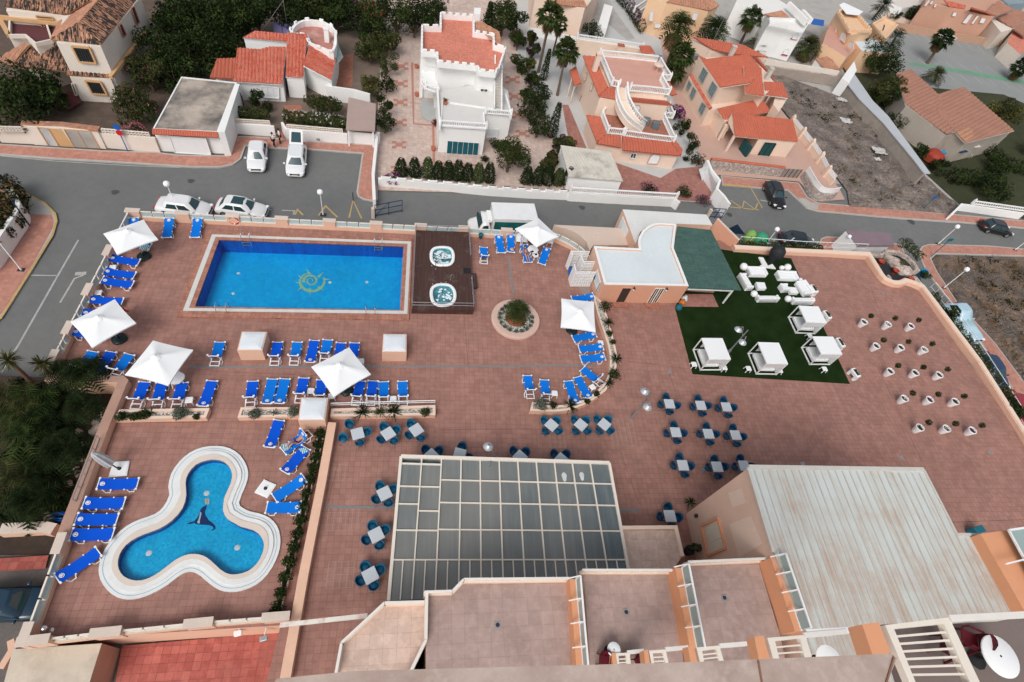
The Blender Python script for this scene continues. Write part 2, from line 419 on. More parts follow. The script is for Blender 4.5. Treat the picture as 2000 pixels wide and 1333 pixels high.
M102=mat('worn_red_floor',(.47,.2,.165),.85,.2,.8,dirt=(.6,.5,.44),dirtamt=.6)
M89=rooftile('clay_tile_new',[(.49,.125,.075),(.54,.15,.09),(.45,.11,.065)],(.34,.11,.07),.35)
M91=rooftile('clay_tile_red',[(.44,.075,.045),(.52,.115,.065),(.38,.06,.04)],(.62,.3,.22),.35)
M90=rooftile('clay_tile_old',[(.30,.14,.085),(.50,.27,.17),(.38,.19,.12),(.56,.34,.23)],(.03,.026,.024),1.)
M88=rooftile('clay_tile_mottled',[(.45,.20,.12),(.55,.31,.20),(.40,.17,.10)],(.25,.14,.10),.5)
M87=rooftile('clay_tile_brown',[(.36,.175,.12),(.40,.205,.145),(.33,.155,.105)],None)
M97=mat('white_plastic',(.80,.81,.81),.4,.04,2)
M94=mat('white_canvas',(.80,.815,.82),.85,.03,1)
M96=mat('white_paint',(.80,.80,.79),.5,.05,2)
M17=mat('cream_metal',(.76,.69,.60),.5,.06,2)
M67=mat('road_white',(.45,.45,.43),.85,.3,3)
M68=mat('road_yellow',(.52,.36,.14),.85,.25,3)
M70=mat('royal_blue_mesh',(.003,.085,.60),.8,.05,3,spec=.1)
M1=mat('azure_blue_mesh',(.004,.165,.64),.8,.05,3,spec=.1)
M82=mat('teal_rattan',(.012,.105,.20),.5,.15,6,bump=.3)
M51=mat('navy_rattan',(.010,.060,.13),.5,.15,6,bump=.3)
M80=mat('grey_laminate',(.50,.54,.575),.35,.04,2)
M10=mat('chrome',(.75,.76,.77),.18,.03,2,metal=1.)
M77=mat('galvanised',(.42,.43,.44),.45,.1,3,metal=.7)
M19=mat('dark_metal',(.04,.042,.045),.5,.1,3,metal=.3)
M33=mat('grey_lamp_metal',(.30,.31,.32),.45,.1,3,metal=.4)
M5=mat('black_rubber',(.018,.018,.02),.8,.1,4)
M2=mat('dark_green_plastic',(.012,.025,.024),.4,.1,4)
M50=mat('navy_paint',(.015,.045,.12),.5,.1,3)
M6=mat('blue_paint',(.01,.11,.42),.5,.1,3)
M81=mat('teal_paint',(.012,.13,.18),.5,.1,3)
M64=mat('red_paint',(.55,.02,.02),.5,.1,3)
M85=mat('terracotta',(.42,.135,.08),.8,.15,3)
M101=None
def _plank(name,a,b_,w,rz=0.):
 m,nt,b=nodes(name);v=coord(nt)
 mp=N(nt,'ShaderNodeMapping');mp.inputs['Rotation'].default_value=(0,0,rz);L(nt,v,mp.inputs[0])
 br=N(nt,'ShaderNodeTexBrick');br.offset=.37;br.inputs['Scale'].default_value=1;br.inputs['Brick Width'].default_value=2.2
 br.inputs['Row Height'].default_value=w;br.inputs['Mortar Size'].default_value=.012
 br.inputs['Color1'].default_value=(*a,1);br.inputs['Color2'].default_value=(*b_,1);br.inputs['Mortar'].default_value=(*sc(a,.3),1)
 L(nt,mp.outputs[0],br.inputs['Vector']);c=br.outputs['Color']
 c=mixc(nt,ramp(nt,noise(nt,v,.9,5,.7),[(.55,0.),(.8,.6)]),c,(.22,.18,.155))
 L(nt,c,b.inputs['Base Color']);b.inputs['Roughness'].default_value=.6
 bp=N(nt,'ShaderNodeBump');bp.invert=True;bp.inputs['Distance'].default_value=.01;L(nt,br.outputs['Fac'],bp.inputs['Height']);L(nt,bp.outputs[0],b.inputs['Normal'])
 return m
M101=_plank('dark_decking',(.060,.026,.020),(.085,.038,.028),.11,pi/2)
M32=brickmat('green_shingle',[(.050,.105,.09),(.060,.12,.102)],(.03,.07,.06),.9,.28,.012,.9,.1,.5,.5)
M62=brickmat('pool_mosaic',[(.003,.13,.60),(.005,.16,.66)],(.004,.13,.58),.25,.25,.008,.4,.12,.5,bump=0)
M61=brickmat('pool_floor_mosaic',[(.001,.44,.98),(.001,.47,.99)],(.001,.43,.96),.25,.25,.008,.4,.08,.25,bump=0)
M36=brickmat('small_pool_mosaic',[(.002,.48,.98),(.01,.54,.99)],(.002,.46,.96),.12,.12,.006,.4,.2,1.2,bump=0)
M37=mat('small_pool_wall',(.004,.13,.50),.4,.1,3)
M93=watermat('pool_water',(.94,.99,1.))
M76=watermat('spa_water',(.75,.95,.97),.1,9,.5)
M75=mat('spa_acrylic_blue',(.30,.58,.66),.3,.35,2.6,fine=3)
M27=mat('spa_foam',(.75,.86,.88),.6,.1,6)
M49=mat('mosaic_yellow',(.36,.66,.40),.5,.15,4)
M46=mat('mosaic_navy',(.008,.035,.16),.5,.2,4)
M48=mat('mosaic_white',(.55,.70,.78),.5,.1,4)
M47=mat('mosaic_orange',(.55,.33,.10),.5,.1,4)
M30=glassmat('fence_glass',(.50,.63,.655),.2,.15)
M9=mat('car_glass',(.012,.05,.06),.06,.1,1,spec=.9)
M100=mat('window_glass',(.04,.06,.07),.08,.2,1,spec=.8)
M72=mat('white_shutter',(.74,.76,.77),.6,.05,2)
iron=mat('window_iron',(.03,.03,.033),.6,.1,3)
M7=mat('lamp_glass',(.85,.87,.88),.25,.02,2)
M60=[(.025,.05,.012),(.06,.10,.022),(.11,.15,.04)]
M41=leafmat('leaf_dark',[(.008,.016,.006),(.020,.034,.012),(.045,.06,.02)])
M43=leafmat('leaf_mid',[(.018,.034,.010),(.045,.072,.02),(.09,.115,.035)])
M44=leafmat('leaf_olive',[(.03,.034,.012),(.07,.075,.026),(.13,.125,.05)])
M45=leafmat('leaf_yellow',[(.07,.075,.02),(.14,.135,.04),(.22,.2,.075)])
M42=leafmat('leaf_grey',[(.08,.10,.075),(.14,.165,.12),(.20,.22,.17)])
M40=leafmat('leaf_boxwood',[(.010,.020,.006),(.026,.045,.012),(.05,.07,.02)])
M23=leafmat('flower_pink',[(.45,.12,.16),(.60,.22,.26)])
M24=leafmat('flower_purple',[(.16,.012,.14),(.30,.03,.26),(.22,.02,.12)])
M25=leafmat('flower_red',[(.30,.015,.02),(.45,.04,.05)])
M26=leafmat('flower_white',[(.65,.66,.58),(.80,.80,.74)])
M22=leafmat('dry_leaf',[(.14,.085,.04),(.25,.17,.085),(.2,.13,.07)])
bark=mat('bark',(.16,.115,.085),.95,.35,4,bump=.8)
M54=mat('palm_bark',(.15,.11,.085),.95,.35,5,bump=.9)
M73=mat('skin',(.50,.27,.19),.55,.08,5)
M74=mat('skin_tanned',(.38,.18,.115),.55,.08,5)
M35=mat('hair_dark',(.02,.014,.011),.6,.2,9)
M11=mat('cloth_black',(.02,.021,.026),.85,.1,5)
M14=mat('cloth_white',(.68,.71,.73),.85,.1,5)
M12=mat('cloth_purple',(.11,.03,.16),.8,.1,5)
M13=mat('cloth_red',(.40,.012,.02),.8,.1,5)
M92=mat('towel_teal',(.03,.42,.45),.9,.3,9)
M38=mat('laundry_lilac',(.27,.25,.48),.9,.1,3)
M79=mat('straw',(.55,.38,.22),.9,.15,8)
# ground, streets, pavements
mb=MB();S=500
mb.poly([(-S,-S,G-.06),(S,-S,G-.06),(S,S,G-.06),(-S,S,G-.06)]);struct('ground',mb,M15)
def sheet(name,pts,z,m,z0=None):
 mb=MB();w=W(PX,pts,z)
 if z0 is None:mb.up(w)
 else:mb.prism(w,z0,z)
 return struct(name,mb,m)
sheet('road',[(-600,1000),(-500,250),(740,262),(1410,325),(2300,460),(2300,1200),(1000,900)],G,M0)
def pavement(name,pts,m,k=True):
 w=ccw(W(PX,pts,G+.13));mb=MB();mb.prism(w,G-.05,G+.13,1,1)
 mb.up([(p[0],p[1],G+.134)for p in inset(w,.16)],0)
 return tag(mb.build(name,[m,kerb]),kind='structure')
pavement('pavement_left',[(-500,280),(0,281),(200,294),(306,297),(342,302),(440,304),(456,266),(500,267),(552,271),(600,276),(735,283),(738,390),(727,393),(710,390),(699,384),(696,375),(707,300),(600,292),(545,290),(522,289),(480,285),(471,310),(455,322),(430,327),(380,327),(255,319),(100,310),(0,302),(-500,300)],M65)
pavement('pavement_island',[(-300,365),(-20,368),(20,372),(55,380),(85,395),(102,410),(110,430),(108,445),(99,462),(64,525),(20,595),(-40,680),(-300,1000)],M65)
sheet('island_corner',[(10,376),(45,381),(74,392),(95,408),(100,420),(60,419),(52,405),(30,390)],G+.142,M15)
pavement('pavement_upper',[(1408,343),(1480,350),(1560,357),(1577,385),(1598,396),(1679,403),(1857,418),(2000,431),(2300,456),(2300,472),(2000,446),(1880,435),(1730,425),(1597,413),(1575,406),(1553,385),(1539,372),(1411,362)],M65)
sheet('dropped_kerb',[(1557,388),(1572,387),(1583,395),(1600,398),(1597,411),(1575,404)],G+.142,M15)
pavement('pavement_corner',[(1796,488),(1801,481),(1813,477),(1831,477),(1933,480),(2000,486),(2300,510),(2300,535),(2000,501),(1829,496),(1819,506),(1831,531),(1870,590),(1944,670),(2000,745),(2300,1130),(2300,1210),(1998,790),(1916,670),(1883,623),(1857,590),(1832,560),(1806,524),(1796,500)],M65)
pavement('bus_stop_island',[(1600,480),(1603,466),(1614,462),(1640,463),(1700,466),(1760,478),(1770,500),(1600,500)],M65)
def lot(name,pts,z,m,amp=.35,step=1.1):
 """rough vacant ground: a subdivided sheet with humps"""
 w=ccw(W(PX,pts,z));bm=bmesh.new();vs=[bm.verts.new(p)for p in w];bm.faces.new(vs)
 bmesh.ops.triangulate(bm,faces=bm.faces[:])
 for _ in range(5):
  es=[e for e in bm.edges if e.calc_length()>step]
  if not es:break
  bmesh.ops.subdivide_edges(bm,edges=es,cuts=1);bmesh.ops.triangulate(bm,faces=bm.faces[:])
 r=random.Random(3)
 for v in bm.verts:
  if not v.is_boundary:v.co.z+=amp*(.5*sin(v.co.x*1.3+2*sin(v.co.y*.7))+.5*r.random())
  else:v.co.z-=.05
 mb=MB();bm.verts.index_update();mb.add([v.co[:]for v in bm.verts],[[v.index for v in f.verts]for f in bm.faces]);bm.free()
 o=struct(name,mb,m);return o
lot('vacant_lot',[(1480,130),(1640,188),(1700,240),(1790,330),(1874,404),(1857,417),(1660,402),(1655,372),(1600,300),(1510,190)],G+.25,dirt)
lot('vacant_corner_lot',[(1831,498),(2000,503),(2300,537),(2300,1128),(2000,743),(1946,670),(1872,590),(1833,531),(1821,507)],G+.2,M21)
sheet('garden_ground',[(-500,283),(0,280),(200,293),(306,296),(345,152),(430,60),(430,-260),(-900,-260)],G+.05,M28)
sheet('villa_garden',[(306,297),(440,303),(456,265),(735,282),(742,140),(780,-260),(430,-260),(430,60),(345,152)],G+.07,mat('garden_dust',(.20,.15,.12),.95,.25,.8,dirt=(.14,.1,.08)))
sheet('villa_path',[(553,206),(588,205),(592,222),(556,272),(546,270),(548,255),(562,225)],G+.09,M86)
sheet('villa_yard',[(660,110),(690,105),(688,170),(640,172)],G+.09,M86)
sheet('drive_paving',[(735,283),(738,372),(1100,382),(1085,270),(1010,100),(1000,-200),(780,-260),(742,140)],G+.08,M29)
mb=MB();
def patt(reg,cx,cy):
 for dx,dy in((0,0),(-1,-1),(1,-1),(-1,1),(1,1)):
  k=26 if dx==0 else 17
  X=cx+dx*38;Y=cy+dy*19
  mb.up(W(reg,[(X-k,Y-k*.55),(X+k,Y-k*.55),(X+k,Y+k*.55),(X-k,Y+k*.55)],G+.088))
for cx,cy in((1505,508),(1500,642),(1497,785),(1492,940),(1487,1110),(1480,1300)):patt(A2,cx,cy)
for cx,cy in((985,612),(1000,740),(1030,880),(1060,1025)):patt(A3,cx,cy)
pl=[(225,480),(232,945),(385,955),(392,1240),(730,1260),(730,1275),(400,1262),(372,1240),(368,965),(222,955),(205,480)]
mb.up(W(A3,pl,G+.088));struct('drive_pattern',mb,mat('red_tile_inlay',(.45,.215,.165),.8,.12,2))
sheet('side_drive',[(1085,270),(1100,382),(1420,398),(1380,330),(1310,180),(1290,80),(1200,-50),(1000,-200),(1010,100)],G+.09,mat('pale_drive',(.50,.50,.49),.9,.08,.6))
sheet('courtyard',[(1100,378),(1416,397),(1372,325),(1320,330),(1290,348),(1150,300),(1110,205),(1098,205),(1110,270),(1095,300)],G+.11,M8)
sheet('villa_terrace',[(1400,342),(1560,355),(1600,394),(1650,390),(1640,370),(1500,180),(1330,60),(1290,80),(1310,180),(1330,240),(1385,330)],G+.12,mat('pink_terrace',(.52,.345,.28),.85,.08,.6))
sheet('bungalow_garden',[(1640,120),(2300,250),(2300,455),(2000,428),(1880,404),(1700,240)],G+.06,M39)
sheet('car_park',[(1700,95),(1750,45),(2300,90),(2300,330),(1960,185),(1800,170)],G+.1,mat('car_park_grey',(.27,.28,.275),.9,.1,.25,fine=20))
sheet('green_lane',[(1780,122),(1855,133),(1990,155),(2300,200),(2300,212),(1985,162),(1850,139),(1775,127)],G+.11,M31)
sheet('rear_lane',[(1090,40),(1180,-20),(1200,20),(1240,75),(1225,78),(1180,40)],G+.13,M15)
mb=MB()
def line(reg,pts,w,z=G+.004,b=None):
 b=b or mb;p=W(reg,pts,z);A=offs(p,w/2);B=offs(p,-w/2)
 for i in range(len(p)-1):b.up([(*A[i],z),(*A[i+1],z),(*B[i+1],z),(*B[i],z)])
line(A6,[(600,545),(430,840),(150,1333)],.13);line(A6,[(10,1560),(150,1333)],.13);line(A6,[(220,815),(440,818)],.1)
line(A6,[(460,1025),(570,840),(640,815)],.12);line(A6,[(575,805),(660,800)],.35)
line(A7,[(590,318),(688,322),(676,352)],.12);line(A7,[(460,312),(512,315)],.12)
line(B1,[(1510,240),(1590,255)],.15);line(B2,[(390,322),(640,350),(1000,385),(1440,415)],.1);line(A1,[(0,1195),(420,1235),(1000,1270),(1380,1285)],.08)
for t in range(18):
 x=1795+t*27;line(PX,[(x,137+t*3.4),(x+16,150+t*3.6)],.12,G+.104);line(PX,[(x-30,112+t*3),(x-12,124+t*3.2)],.12,G+.104)
for t in range(9):line(PX,[(1762+t*21,62+t*4),(1776+t*21,74+t*4.4)],.12,G+.104)
struct('road_markings',mb,M67)
mb=MB()
for z_ in([(690,352),(710,312),(752,355)],[(872,358),(925,285),(1015,370)],[(1105,375),(1135,240),(1200,380)]):line(A7,z_,.16)
line(B1,[(1435,145),(1490,240),(1525,300)],.14);line(B1,[(1280,240),(1370,302),(1385,248),(1470,312),(1490,262)],.14);line(B1,[(1275,292),(1500,316)],.14)
line(B1,[(1225,120),(1445,140)],.3,G+.14);line(A6,[(0,1150),(250,752),(400,510),(432,400),(420,340),(340,262),(200,190),(60,165)],.16,G+.14)
struct('yellow_markings',mb,M68)
mb=MB()
for x,y,r in((225,376,.32),(373,354,.3),(1137,406,.35),(1780,434,.5),(1777,471,.55),(1425,420,.35),(650,292,.25)):
 p=U(x,y,G+.006);mb.poly([(p.x+r*(1+.2*sin(3*a))*cos(a),p.y+r*sin(a),p.z)for a in[2*pi*k/16 for k in range(16)]])
struct('road_patches',mb,mat('tar_patch',(.075,.077,.077),.8,.2,4))
# pool deck (podium)
wave=[(740,715),(830,830),(862,868),(900,890),(950,908),(1000,912),(1025,905),(1050,893),(1100,908),(1150,930),(1180,970)]
deck_out=W(PX,[(258,425),(410,433),(806,449),(963,462),(1017,468),(1070,469),(1120,490),(1155,515),(1200,470),(1410,470),(1434,489),(1686,508)])+W(B2,wave)+W(PX,[(2030,905),(2100,1010),(2100,1500),(480,1500),(548,1222),(68,1252),(176,964),(259,752),(247,741),(104,741)])
pool_in=W(PX,[(428,469),(788,482),(781,606),(381,599)],.12)
kid_in=W(B3,[(1420,1190),(1440,1120),(1500,1050),(1580,1018),(1650,1012),(1720,1032),(1768,1090),(1776,1150),(1757,1215),(1722,1290)],.2)+W(B8,[(1520,105),(1517,170),(1545,222),(1600,255)],.2)+W(C1,[(250,277),(330,300),(380,340),(402,395),(390,460),(350,530),(290,578),(220,598),(165,597)],.2)+W(B8,[(1500,568),(1430,503),(1380,472),(1320,460),(1260,468),(1200,496),(1140,540),(1080,585),(1020,620),(960,640),(900,638),(840,612),(806,562),(802,500),(830,430),(890,372),(980,326),(1080,290),(1170,232),(1240,150),(1266,60)],.2)
kid_out=W(B3,[(1288,1220),(1310,1120),(1370,1030),(1450,960),(1550,917),(1660,906),(1760,925),(1840,980),(1888,1060),(1900,1130),(1880,1210)],.1)+W(C1,[(232,110),(260,148),(310,172),(370,185),(440,215),(490,268),(512,340),(510,420),(480,510),(425,600),(350,668)],.1)+W(B8,[(1640,710),(1560,718),(1490,705),(1420,660),(1360,608),(1310,582),(1260,585),(1200,620),(1140,668),(1060,715),(980,750),(900,768),(830,765),(760,735),(700,670),(672,600),(675,530),(710,430),(780,340),(860,270),(950,225),(1050,190),(1110,140),(1150,60)],.1)
kid_in=SP_(kid_in,2,True);kid_out=SP_(kid_out,2,True)
mb=MB();z=0.0
o=ccw(deck_out);n=len(o)
holes=[[(p.x,p.y,0)for p in pool_in],[(p.x,p.y,0)for p in kid_in]]
allv=[Vector((p[0],p[1],0))for p in o];loops=[allv[:]]
for h in holes:hv=[Vector(p)for p in h];loops.append(hv);allv+=hv
fs=[]
for a,b,c in tessellate_polygon(loops):
 nn=(allv[b]-allv[a]).cross(allv[c]-allv[a]);fs.append([a,b,c]if nn.z>=0 else[a,c,b])
mb.add(allv,fs,0)
for i in range(n):
 a,b=o[i],o[(i+1)%n];mb.add([(a[0],a[1],G-.1),(b[0],b[1],G-.1),(b[0],b[1],0),(a[0],a[1],0)],[[0,1,2,3]],1)
tag(mb.build('pool_deck',[M20,M55]),kind='structure')
mb=MB();gm=MB();rj=random.Random(12)
for pts in([(1213,885),(1248,985)],[(1305,725),(1320,765)],[(905,600),(915,720)],[(420,726),(640,735)],[(240,826),(470,824)],[(660,905),(640,985)],[(1180,700),(1460,735)],[(1520,1035),(2000,1015)],[(860,840),(1040,838)],[(1570,600),(1640,760)],[(1715,720),(1800,900)],[(1600,690),(1680,860)],[(1700,560),(1730,640)]):
 p=W(PX,pts,.004);a,b=p;n_=(b-a).cross(Vector((0,0,1))).normalized()*.012;mb.up([a+n_,b+n_,b-n_,a-n_])
for cx,cy,nx_,ny_ in((1075,862,3,6),(640,915,3,3),(640,1120,4,4),(1195,850,5,6),(640,1010,5,4)):
 o_=U(cx,cy,.005)
 for k in range(nx_+1):gm.up([(o_.x+k*.36-.012,o_.y-.8,.005),(o_.x+k*.36+.012,o_.y-.8,.005),(o_.x+k*.36+.012,o_.y+.36*ny_-.8,.005),(o_.x+k*.36-.012,o_.y+.36*ny_-.8,.005)])
 for k in range(ny_+1):gm.up([(o_.x,o_.y+k*.36-.81,.0055),(o_.x+nx_*.36,o_.y+k*.36-.81,.0055),(o_.x+nx_*.36,o_.y+k*.36-.79,.0055),(o_.x,o_.y+k*.36-.79,.0055)])
struct('deck_joints',mb,mat('joint_dark2',(.13,.075,.065),.9,.2,3));struct('deck_grout',gm,mat('pale_grout',(.42,.30,.25),.9,.25,3))
# main pool
def ring3(a,b,z,mb,mi=0):
 mb.ring(ccw(a),ccw(b),z,mi)
pool=thing('swimming_pool','large rectangular swimming pool with a spiral sun mosaic and white banded surround','pool',cen(pool_in))
pf=-1.25
mb=MB();q=ccw(pool_in)
for i in range(4):
 a,b=q[i],q[(i+1)%4];mb.add([(b[0],b[1],.12),(a[0],a[1],.12),(a[0],a[1],pf),(b[0],b[1],pf)],[[3,2,1,0]][:1],0)
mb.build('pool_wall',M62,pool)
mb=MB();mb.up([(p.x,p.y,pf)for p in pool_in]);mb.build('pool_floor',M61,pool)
plin=W(PX,[(405,452),(806,466),(799,625),(343,619)],.12)
mb=MB();mb.wallring(plin,pool_in,.0,.12,0);mb.build('coping',brickmat('coping_tile',[(.36,.155,.105),(.42,.20,.145)],(.2,.09,.07),.3,.3,.012,.7,.1,.3),pool)
b0=W(PX,[(414,458),(803,472),(795.5,613.5),(357,607.5)],.124);b1=W(PX,[(421,463),(796,476.5),(789,607.5),(369,602)],.124)
mb=MB();mb.ring(ccw(b0),ccw(b1),.124);mb.build('white_band',mat('white_band',(.60,.60,.57),.8,.1,2),pool)
mb=MB();mb.up([(p[0],p[1],.03)for p in inset(pool_in,.002)]);mb.build('water',M93,pool)
mb=MB();pe=pf+.006
def ribbon(pts,w,mb,z):
 p=[Vector(v)for v in pts];ww=w if isinstance(w,list)else[w]*len(p)
 for i in range(len(p)-1):
  d=(p[i+1]-p[i]).normalized();nrm=Vector((-d.y,d.x,0))
  mb.up([p[i]+nrm*ww[i],p[i]-nrm*ww[i],p[i+1]-nrm*ww[i+1]+d*.01,p[i+1]+nrm*ww[i+1]+d*.01])
cx,cy=812,858
def ell(r,th):return(cx+r*cos(th),cy+.84*r*sin(th))
sp=[ell(10+46*t/40,.4-t/40*2*pi*1.6)for t in range(41)]
ribbon(W(A7,sp,pe),[.03+.1*t/40 for t in range(41)],mb,pe)
ar=[ell(80+26*t/24,radians(205-t*9.2))for t in range(25)]
pe+=.004;ribbon(W(A7,ar,pe),[.05+.09*sin(pi*t/24)for t in range(25)],mb,pe)
ar=[ell(78-10*t/8,radians(205+t*8))for t in range(9)];pe+=.004;ribbon(W(A7,ar,pe),.07,mb,pe)
for(ax,ay),(tx,ty)in(((800,805),(780,772)),((745,840),(715,815)),((733,875),(695,872)),((745,905),(712,932)),((803,918),(808,962)),((868,905),(908,930)),((905,848),(955,845)),((868,828),(905,795))):
 pe+=.003;tx+=(tx-ax)*.25;ty+=(ty-ay)*.25;dx,dy=tx-ax,ty-ay;l=hypot(dx,dy);nx,ny=-dy/l*12,dx/l*10
 mb.up(W(A7,[(ax+nx,ay+ny),(ax-nx,ay-ny),(ax+dx*.5-nx*.2,ay+dy*.5-ny*.2),(tx,ty),(ax+dx*.45+nx*.5,ay+dy*.45+ny*.5)],pe))
mb.build('sun_emblem',M49,pool)
for x,y in((258,800),(217,955),(958,870),(1242,868)):
 p=W1(A7,x,y,pf+.008);mb=MB();mb.lathe([(.001,.02),(.10,.02),(.13,0)],14,p);mb.build('floor_drain',M97,pool)
kp=thing('paddling_pool','clover shaped paddling pool with a seal mosaic and cream coping','pool',cen(kid_in))
kf=-.3;mb=MB();q=ccw(kid_in);m_=len(q)
for i in range(m_):
 a,b=q[i],q[(i+1)%m_];mb.add([(b[0],b[1],.2),(a[0],a[1],.2),(a[0],a[1],kf),(b[0],b[1],kf)],[[3,2,1,0]])
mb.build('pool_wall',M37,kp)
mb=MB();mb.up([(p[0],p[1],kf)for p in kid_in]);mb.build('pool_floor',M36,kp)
mid=inset(kid_out,.62);st=inset(kid_out,.36)
mb=MB();mb.wallring(kid_out,st,0,.10,0);mb.wallring(st,mid,0,.17,0);mb.build('outer_step',mat('white_step',(.72,.73,.72),.7,.08,1.5,dirt=(.5,.5,.48),dirtamt=.35),kp)
mb=MB();mb.wallring(mid,kid_in,0,.2,0);mb.build('coping',mat('cream_coping',(.66,.575,.50),.8,.07,1.2,dirt=(.52,.46,.41),dirtamt=.4),kp)
mb=MB();mb.ring(ccw(inset(kid_out,.17)),ccw(inset(kid_out,.20)),.104);mb.build('blue_line',mat('blue_line',(.22,.42,.55),.7,.1,2),kp)
mb=MB();mb.up([(p[0],p[1],.06)for p in inset(kid_in,.003)]);mb.build('water',M93,kp)
ke=kf+.006
mb=MB();mb.up(W(B8,[(1408,126),(1402,150),(1392,172),(1398,200),(1420,232),(1445,250),(1463,268),(1466,290),(1444,303),(1433,298),(1450,288),(1446,276),(1420,264),(1362,262),(1330,258),(1322,250),(1296,258),(1268,256),(1290,246),(1318,238),(1340,215),(1356,185),(1364,155),(1384,138)],ke));mb.build('seal_mosaic',M46,kp)
mb=MB();mb.up(W(B8,[(1360,175),(1369,180),(1365,205),(1358,230),(1358,252),(1348,254),(1340,246),(1350,222),(1356,200)],ke+.006));mb.build('seal_belly',M48,kp)
for k,mm in((0,M47),(1,M48)):
 mb=MB()
 for s_ in range(5):
  if s_%2!=k:continue
  x0=-20+8*s_;x1=x0+8;yy=lambda x:math.sqrt(max(0,400-x*x))
  mb.up(W(B8,[(1407+x0,103-yy(x0)-1),(1407+x1,103-yy(x1)-1),(1407+x1,103+yy(x1)+1),(1407+x0,103+yy(x0)+1)],ke))
 mb.build('ball_mosaic',mm,kp)
for x,y in((1404,48),(1012,455),(1613,418)):
 p=W1(B8,x,y,ke);mb=MB();mb.lathe([(.001,.015),(.13,.015),(.16,0)],14,p);mb.build('floor_drain',M97,kp)
for pts,lb in(([(370,717),(620,717.5),(850,716),(1165,714)],'long grey drain channel crossing the deck behind the sunbed rows'),([(992,500),(1003,574)],'dark drain slot running to the round palm planter'),([(635,990),(780,992)],'grey drain channel beside the long wall planter'),([(1208,996),(1249,996)],'short grey drain channel right of the glass roof')):
 mb=MB();p=W(PX,pts,.006);A=offs(p,.09);B=offs(p,-.09)
 for i in range(len(p)-1):mb.up([(*A[i],.006),(*A[i+1],.006),(*B[i+1],.006),(*B[i],.006)])
 tag(mb.build('drain_channel',mat('drain_grate',(.23,.22,.22),.6,.25,6)),lb,'drain','drain channels in the deck')
mb=MB()
for x,y in((1308,727),(1374,919),(1568,907),(1761,894),(1933,883),(1726,572)):
 p=U(x,y,.006);mb=MB();mb.box(p,(.32,.32,.01));tag(mb.build('floor_gully',M77),'small square grey gully cover set in the red deck tiles','gully','gully covers in the deck')
sheet('lawn',[(1319,603),(1353,731),(1660,750),(1545,505),(1434,491),(1407,487),(1360,500),(1330,560)],.03,turf,0)
# street lamps etc live in another part
# parapet fences of the pool deck
def fence(label,path,pil,side=1,ends=(1,1),hw=.36,hp=.84,pane=3,cap=.9,pw=.95,curved=False):
 """path: deck-side base line (world); pil: distances along it with pillars"""
 P=[Vector((p[0],p[1],0))for p in path]
 d=[0]
 for i in range(len(P)-1):d.append(d[-1]+(P[i+1]-P[i]).length)
 def at(s):
  s=max(0,min(d[-1],s))
  for i in range(len(P)-1):
   if s<=d[i+1]+1e-6:
    t=(s-d[i])/(d[i+1]-d[i]);q=P[i].lerp(P[i+1],t);dr=(P[i+1]-P[i]).normalized();return q,dr
 r=thing('glass_parapet',label,'fence',P[0],group='glass topped parapets round the pool deck')
 mb=MB();mb.strip(P,0 if side>0 else-.26,.26 if side>0 else 0,G if False else-.2,hw,0,1);mb.build('base_wall',[M55,M56],r)
 nrm=lambda dr:Vector((-dr.y,dr.x,0))*side
 for s in pil:
  q,dr=at(s);a=math.atan2(dr.y,dr.x);c=q+nrm(dr)*.15
  cap+=.004;mb=MB();mb.box((c.x,c.y,cap/2-.1),(pw,.34,cap+.2),a,0);mb.box((c.x,c.y,cap+.03),(pw+.1,.46,.06),a,1);mb.build('pillar',[M55,M56],r)
 st=[-pw/2 if ends[0]else 0]+list(pil)+[d[-1]+pw/2 if ends[1]else d[-1]]
 segs=[]
 pts=sorted(pil);prev=0 if not pts or pts[0]>.6 else None
 edges=[]
 if prev==0:edges.append((0,pts[0]-pw/2 if pts else d[-1]))
 for i in range(len(pts)-1):edges.append((pts[i]+pw/2,pts[i+1]-pw/2))
 if pts and d[-1]-pts[-1]>.8:edges.append((pts[-1]+pw/2,d[-1]))
 for a,b in edges:
  if b-a<.4:continue
  k=pane if not curved else max(3,int((b-a)/.9));f=MB();g=MB()
  for i in range(k):
   s0=a+(b-a)*i/k+.05;s1=a+(b-a)*(i+1)/k-.05
   q0,dr=at(s0);q1,_=at(s1);n0=nrm(dr)*.13;n1=n0
   A0,A1_=q0+n0,q1+n1
   g.bar((A0.x,A0.y,(hw+hp)/2+.02),(A1_.x,A1_.y,(hw+hp)/2+.02),.025,hp-hw-.04)
   f.bar((A0.x,A0.y,hp+.02),(A1_.x,A1_.y,hp+.02),.09,.06);f.bar((A0.x,A0.y,hw+.02),(A1_.x,A1_.y,hw+.02),.07,.05)
   f.box((A0.x,A0.y,(hw+hp)/2),(.05,.05,hp-hw),math.atan2(dr.y,dr.x))
  q1,dr=at(b-.05);A1_=q1+nrm(dr)*.13;f.box((A1_.x,A1_.y,(hw+hp)/2),(.05,.05,hp-hw),math.atan2(dr.y,dr.x))
  pf_=f.build('panel_frame',M17,r);g.build('glass_pane',M30,pf_)
 return r
def along(path,pts):
 """distances on a straight path nearest to points"""
 a=Vector(path[0][:2]);b=Vector(path[-1][:2]);dr=(b-a).normalized()
 return[max(0,(Vector(p[:2])-a).dot(dr))for p in pts]
tp=W(PX,[(262,431),(410,434),(806,449.5),(1017,468)])
fence('long peach parapet with glass panes along the far side of the big pool',[tp[0],tp[3]],along([tp[0],tp[3]],W(PX,[(266,431),(362,434),(459,438),(553,442),(645,447),(735,452),(821,456),(905,461),(987,466)])),1)
lp=W(PX,[(262,431),(116,723)])
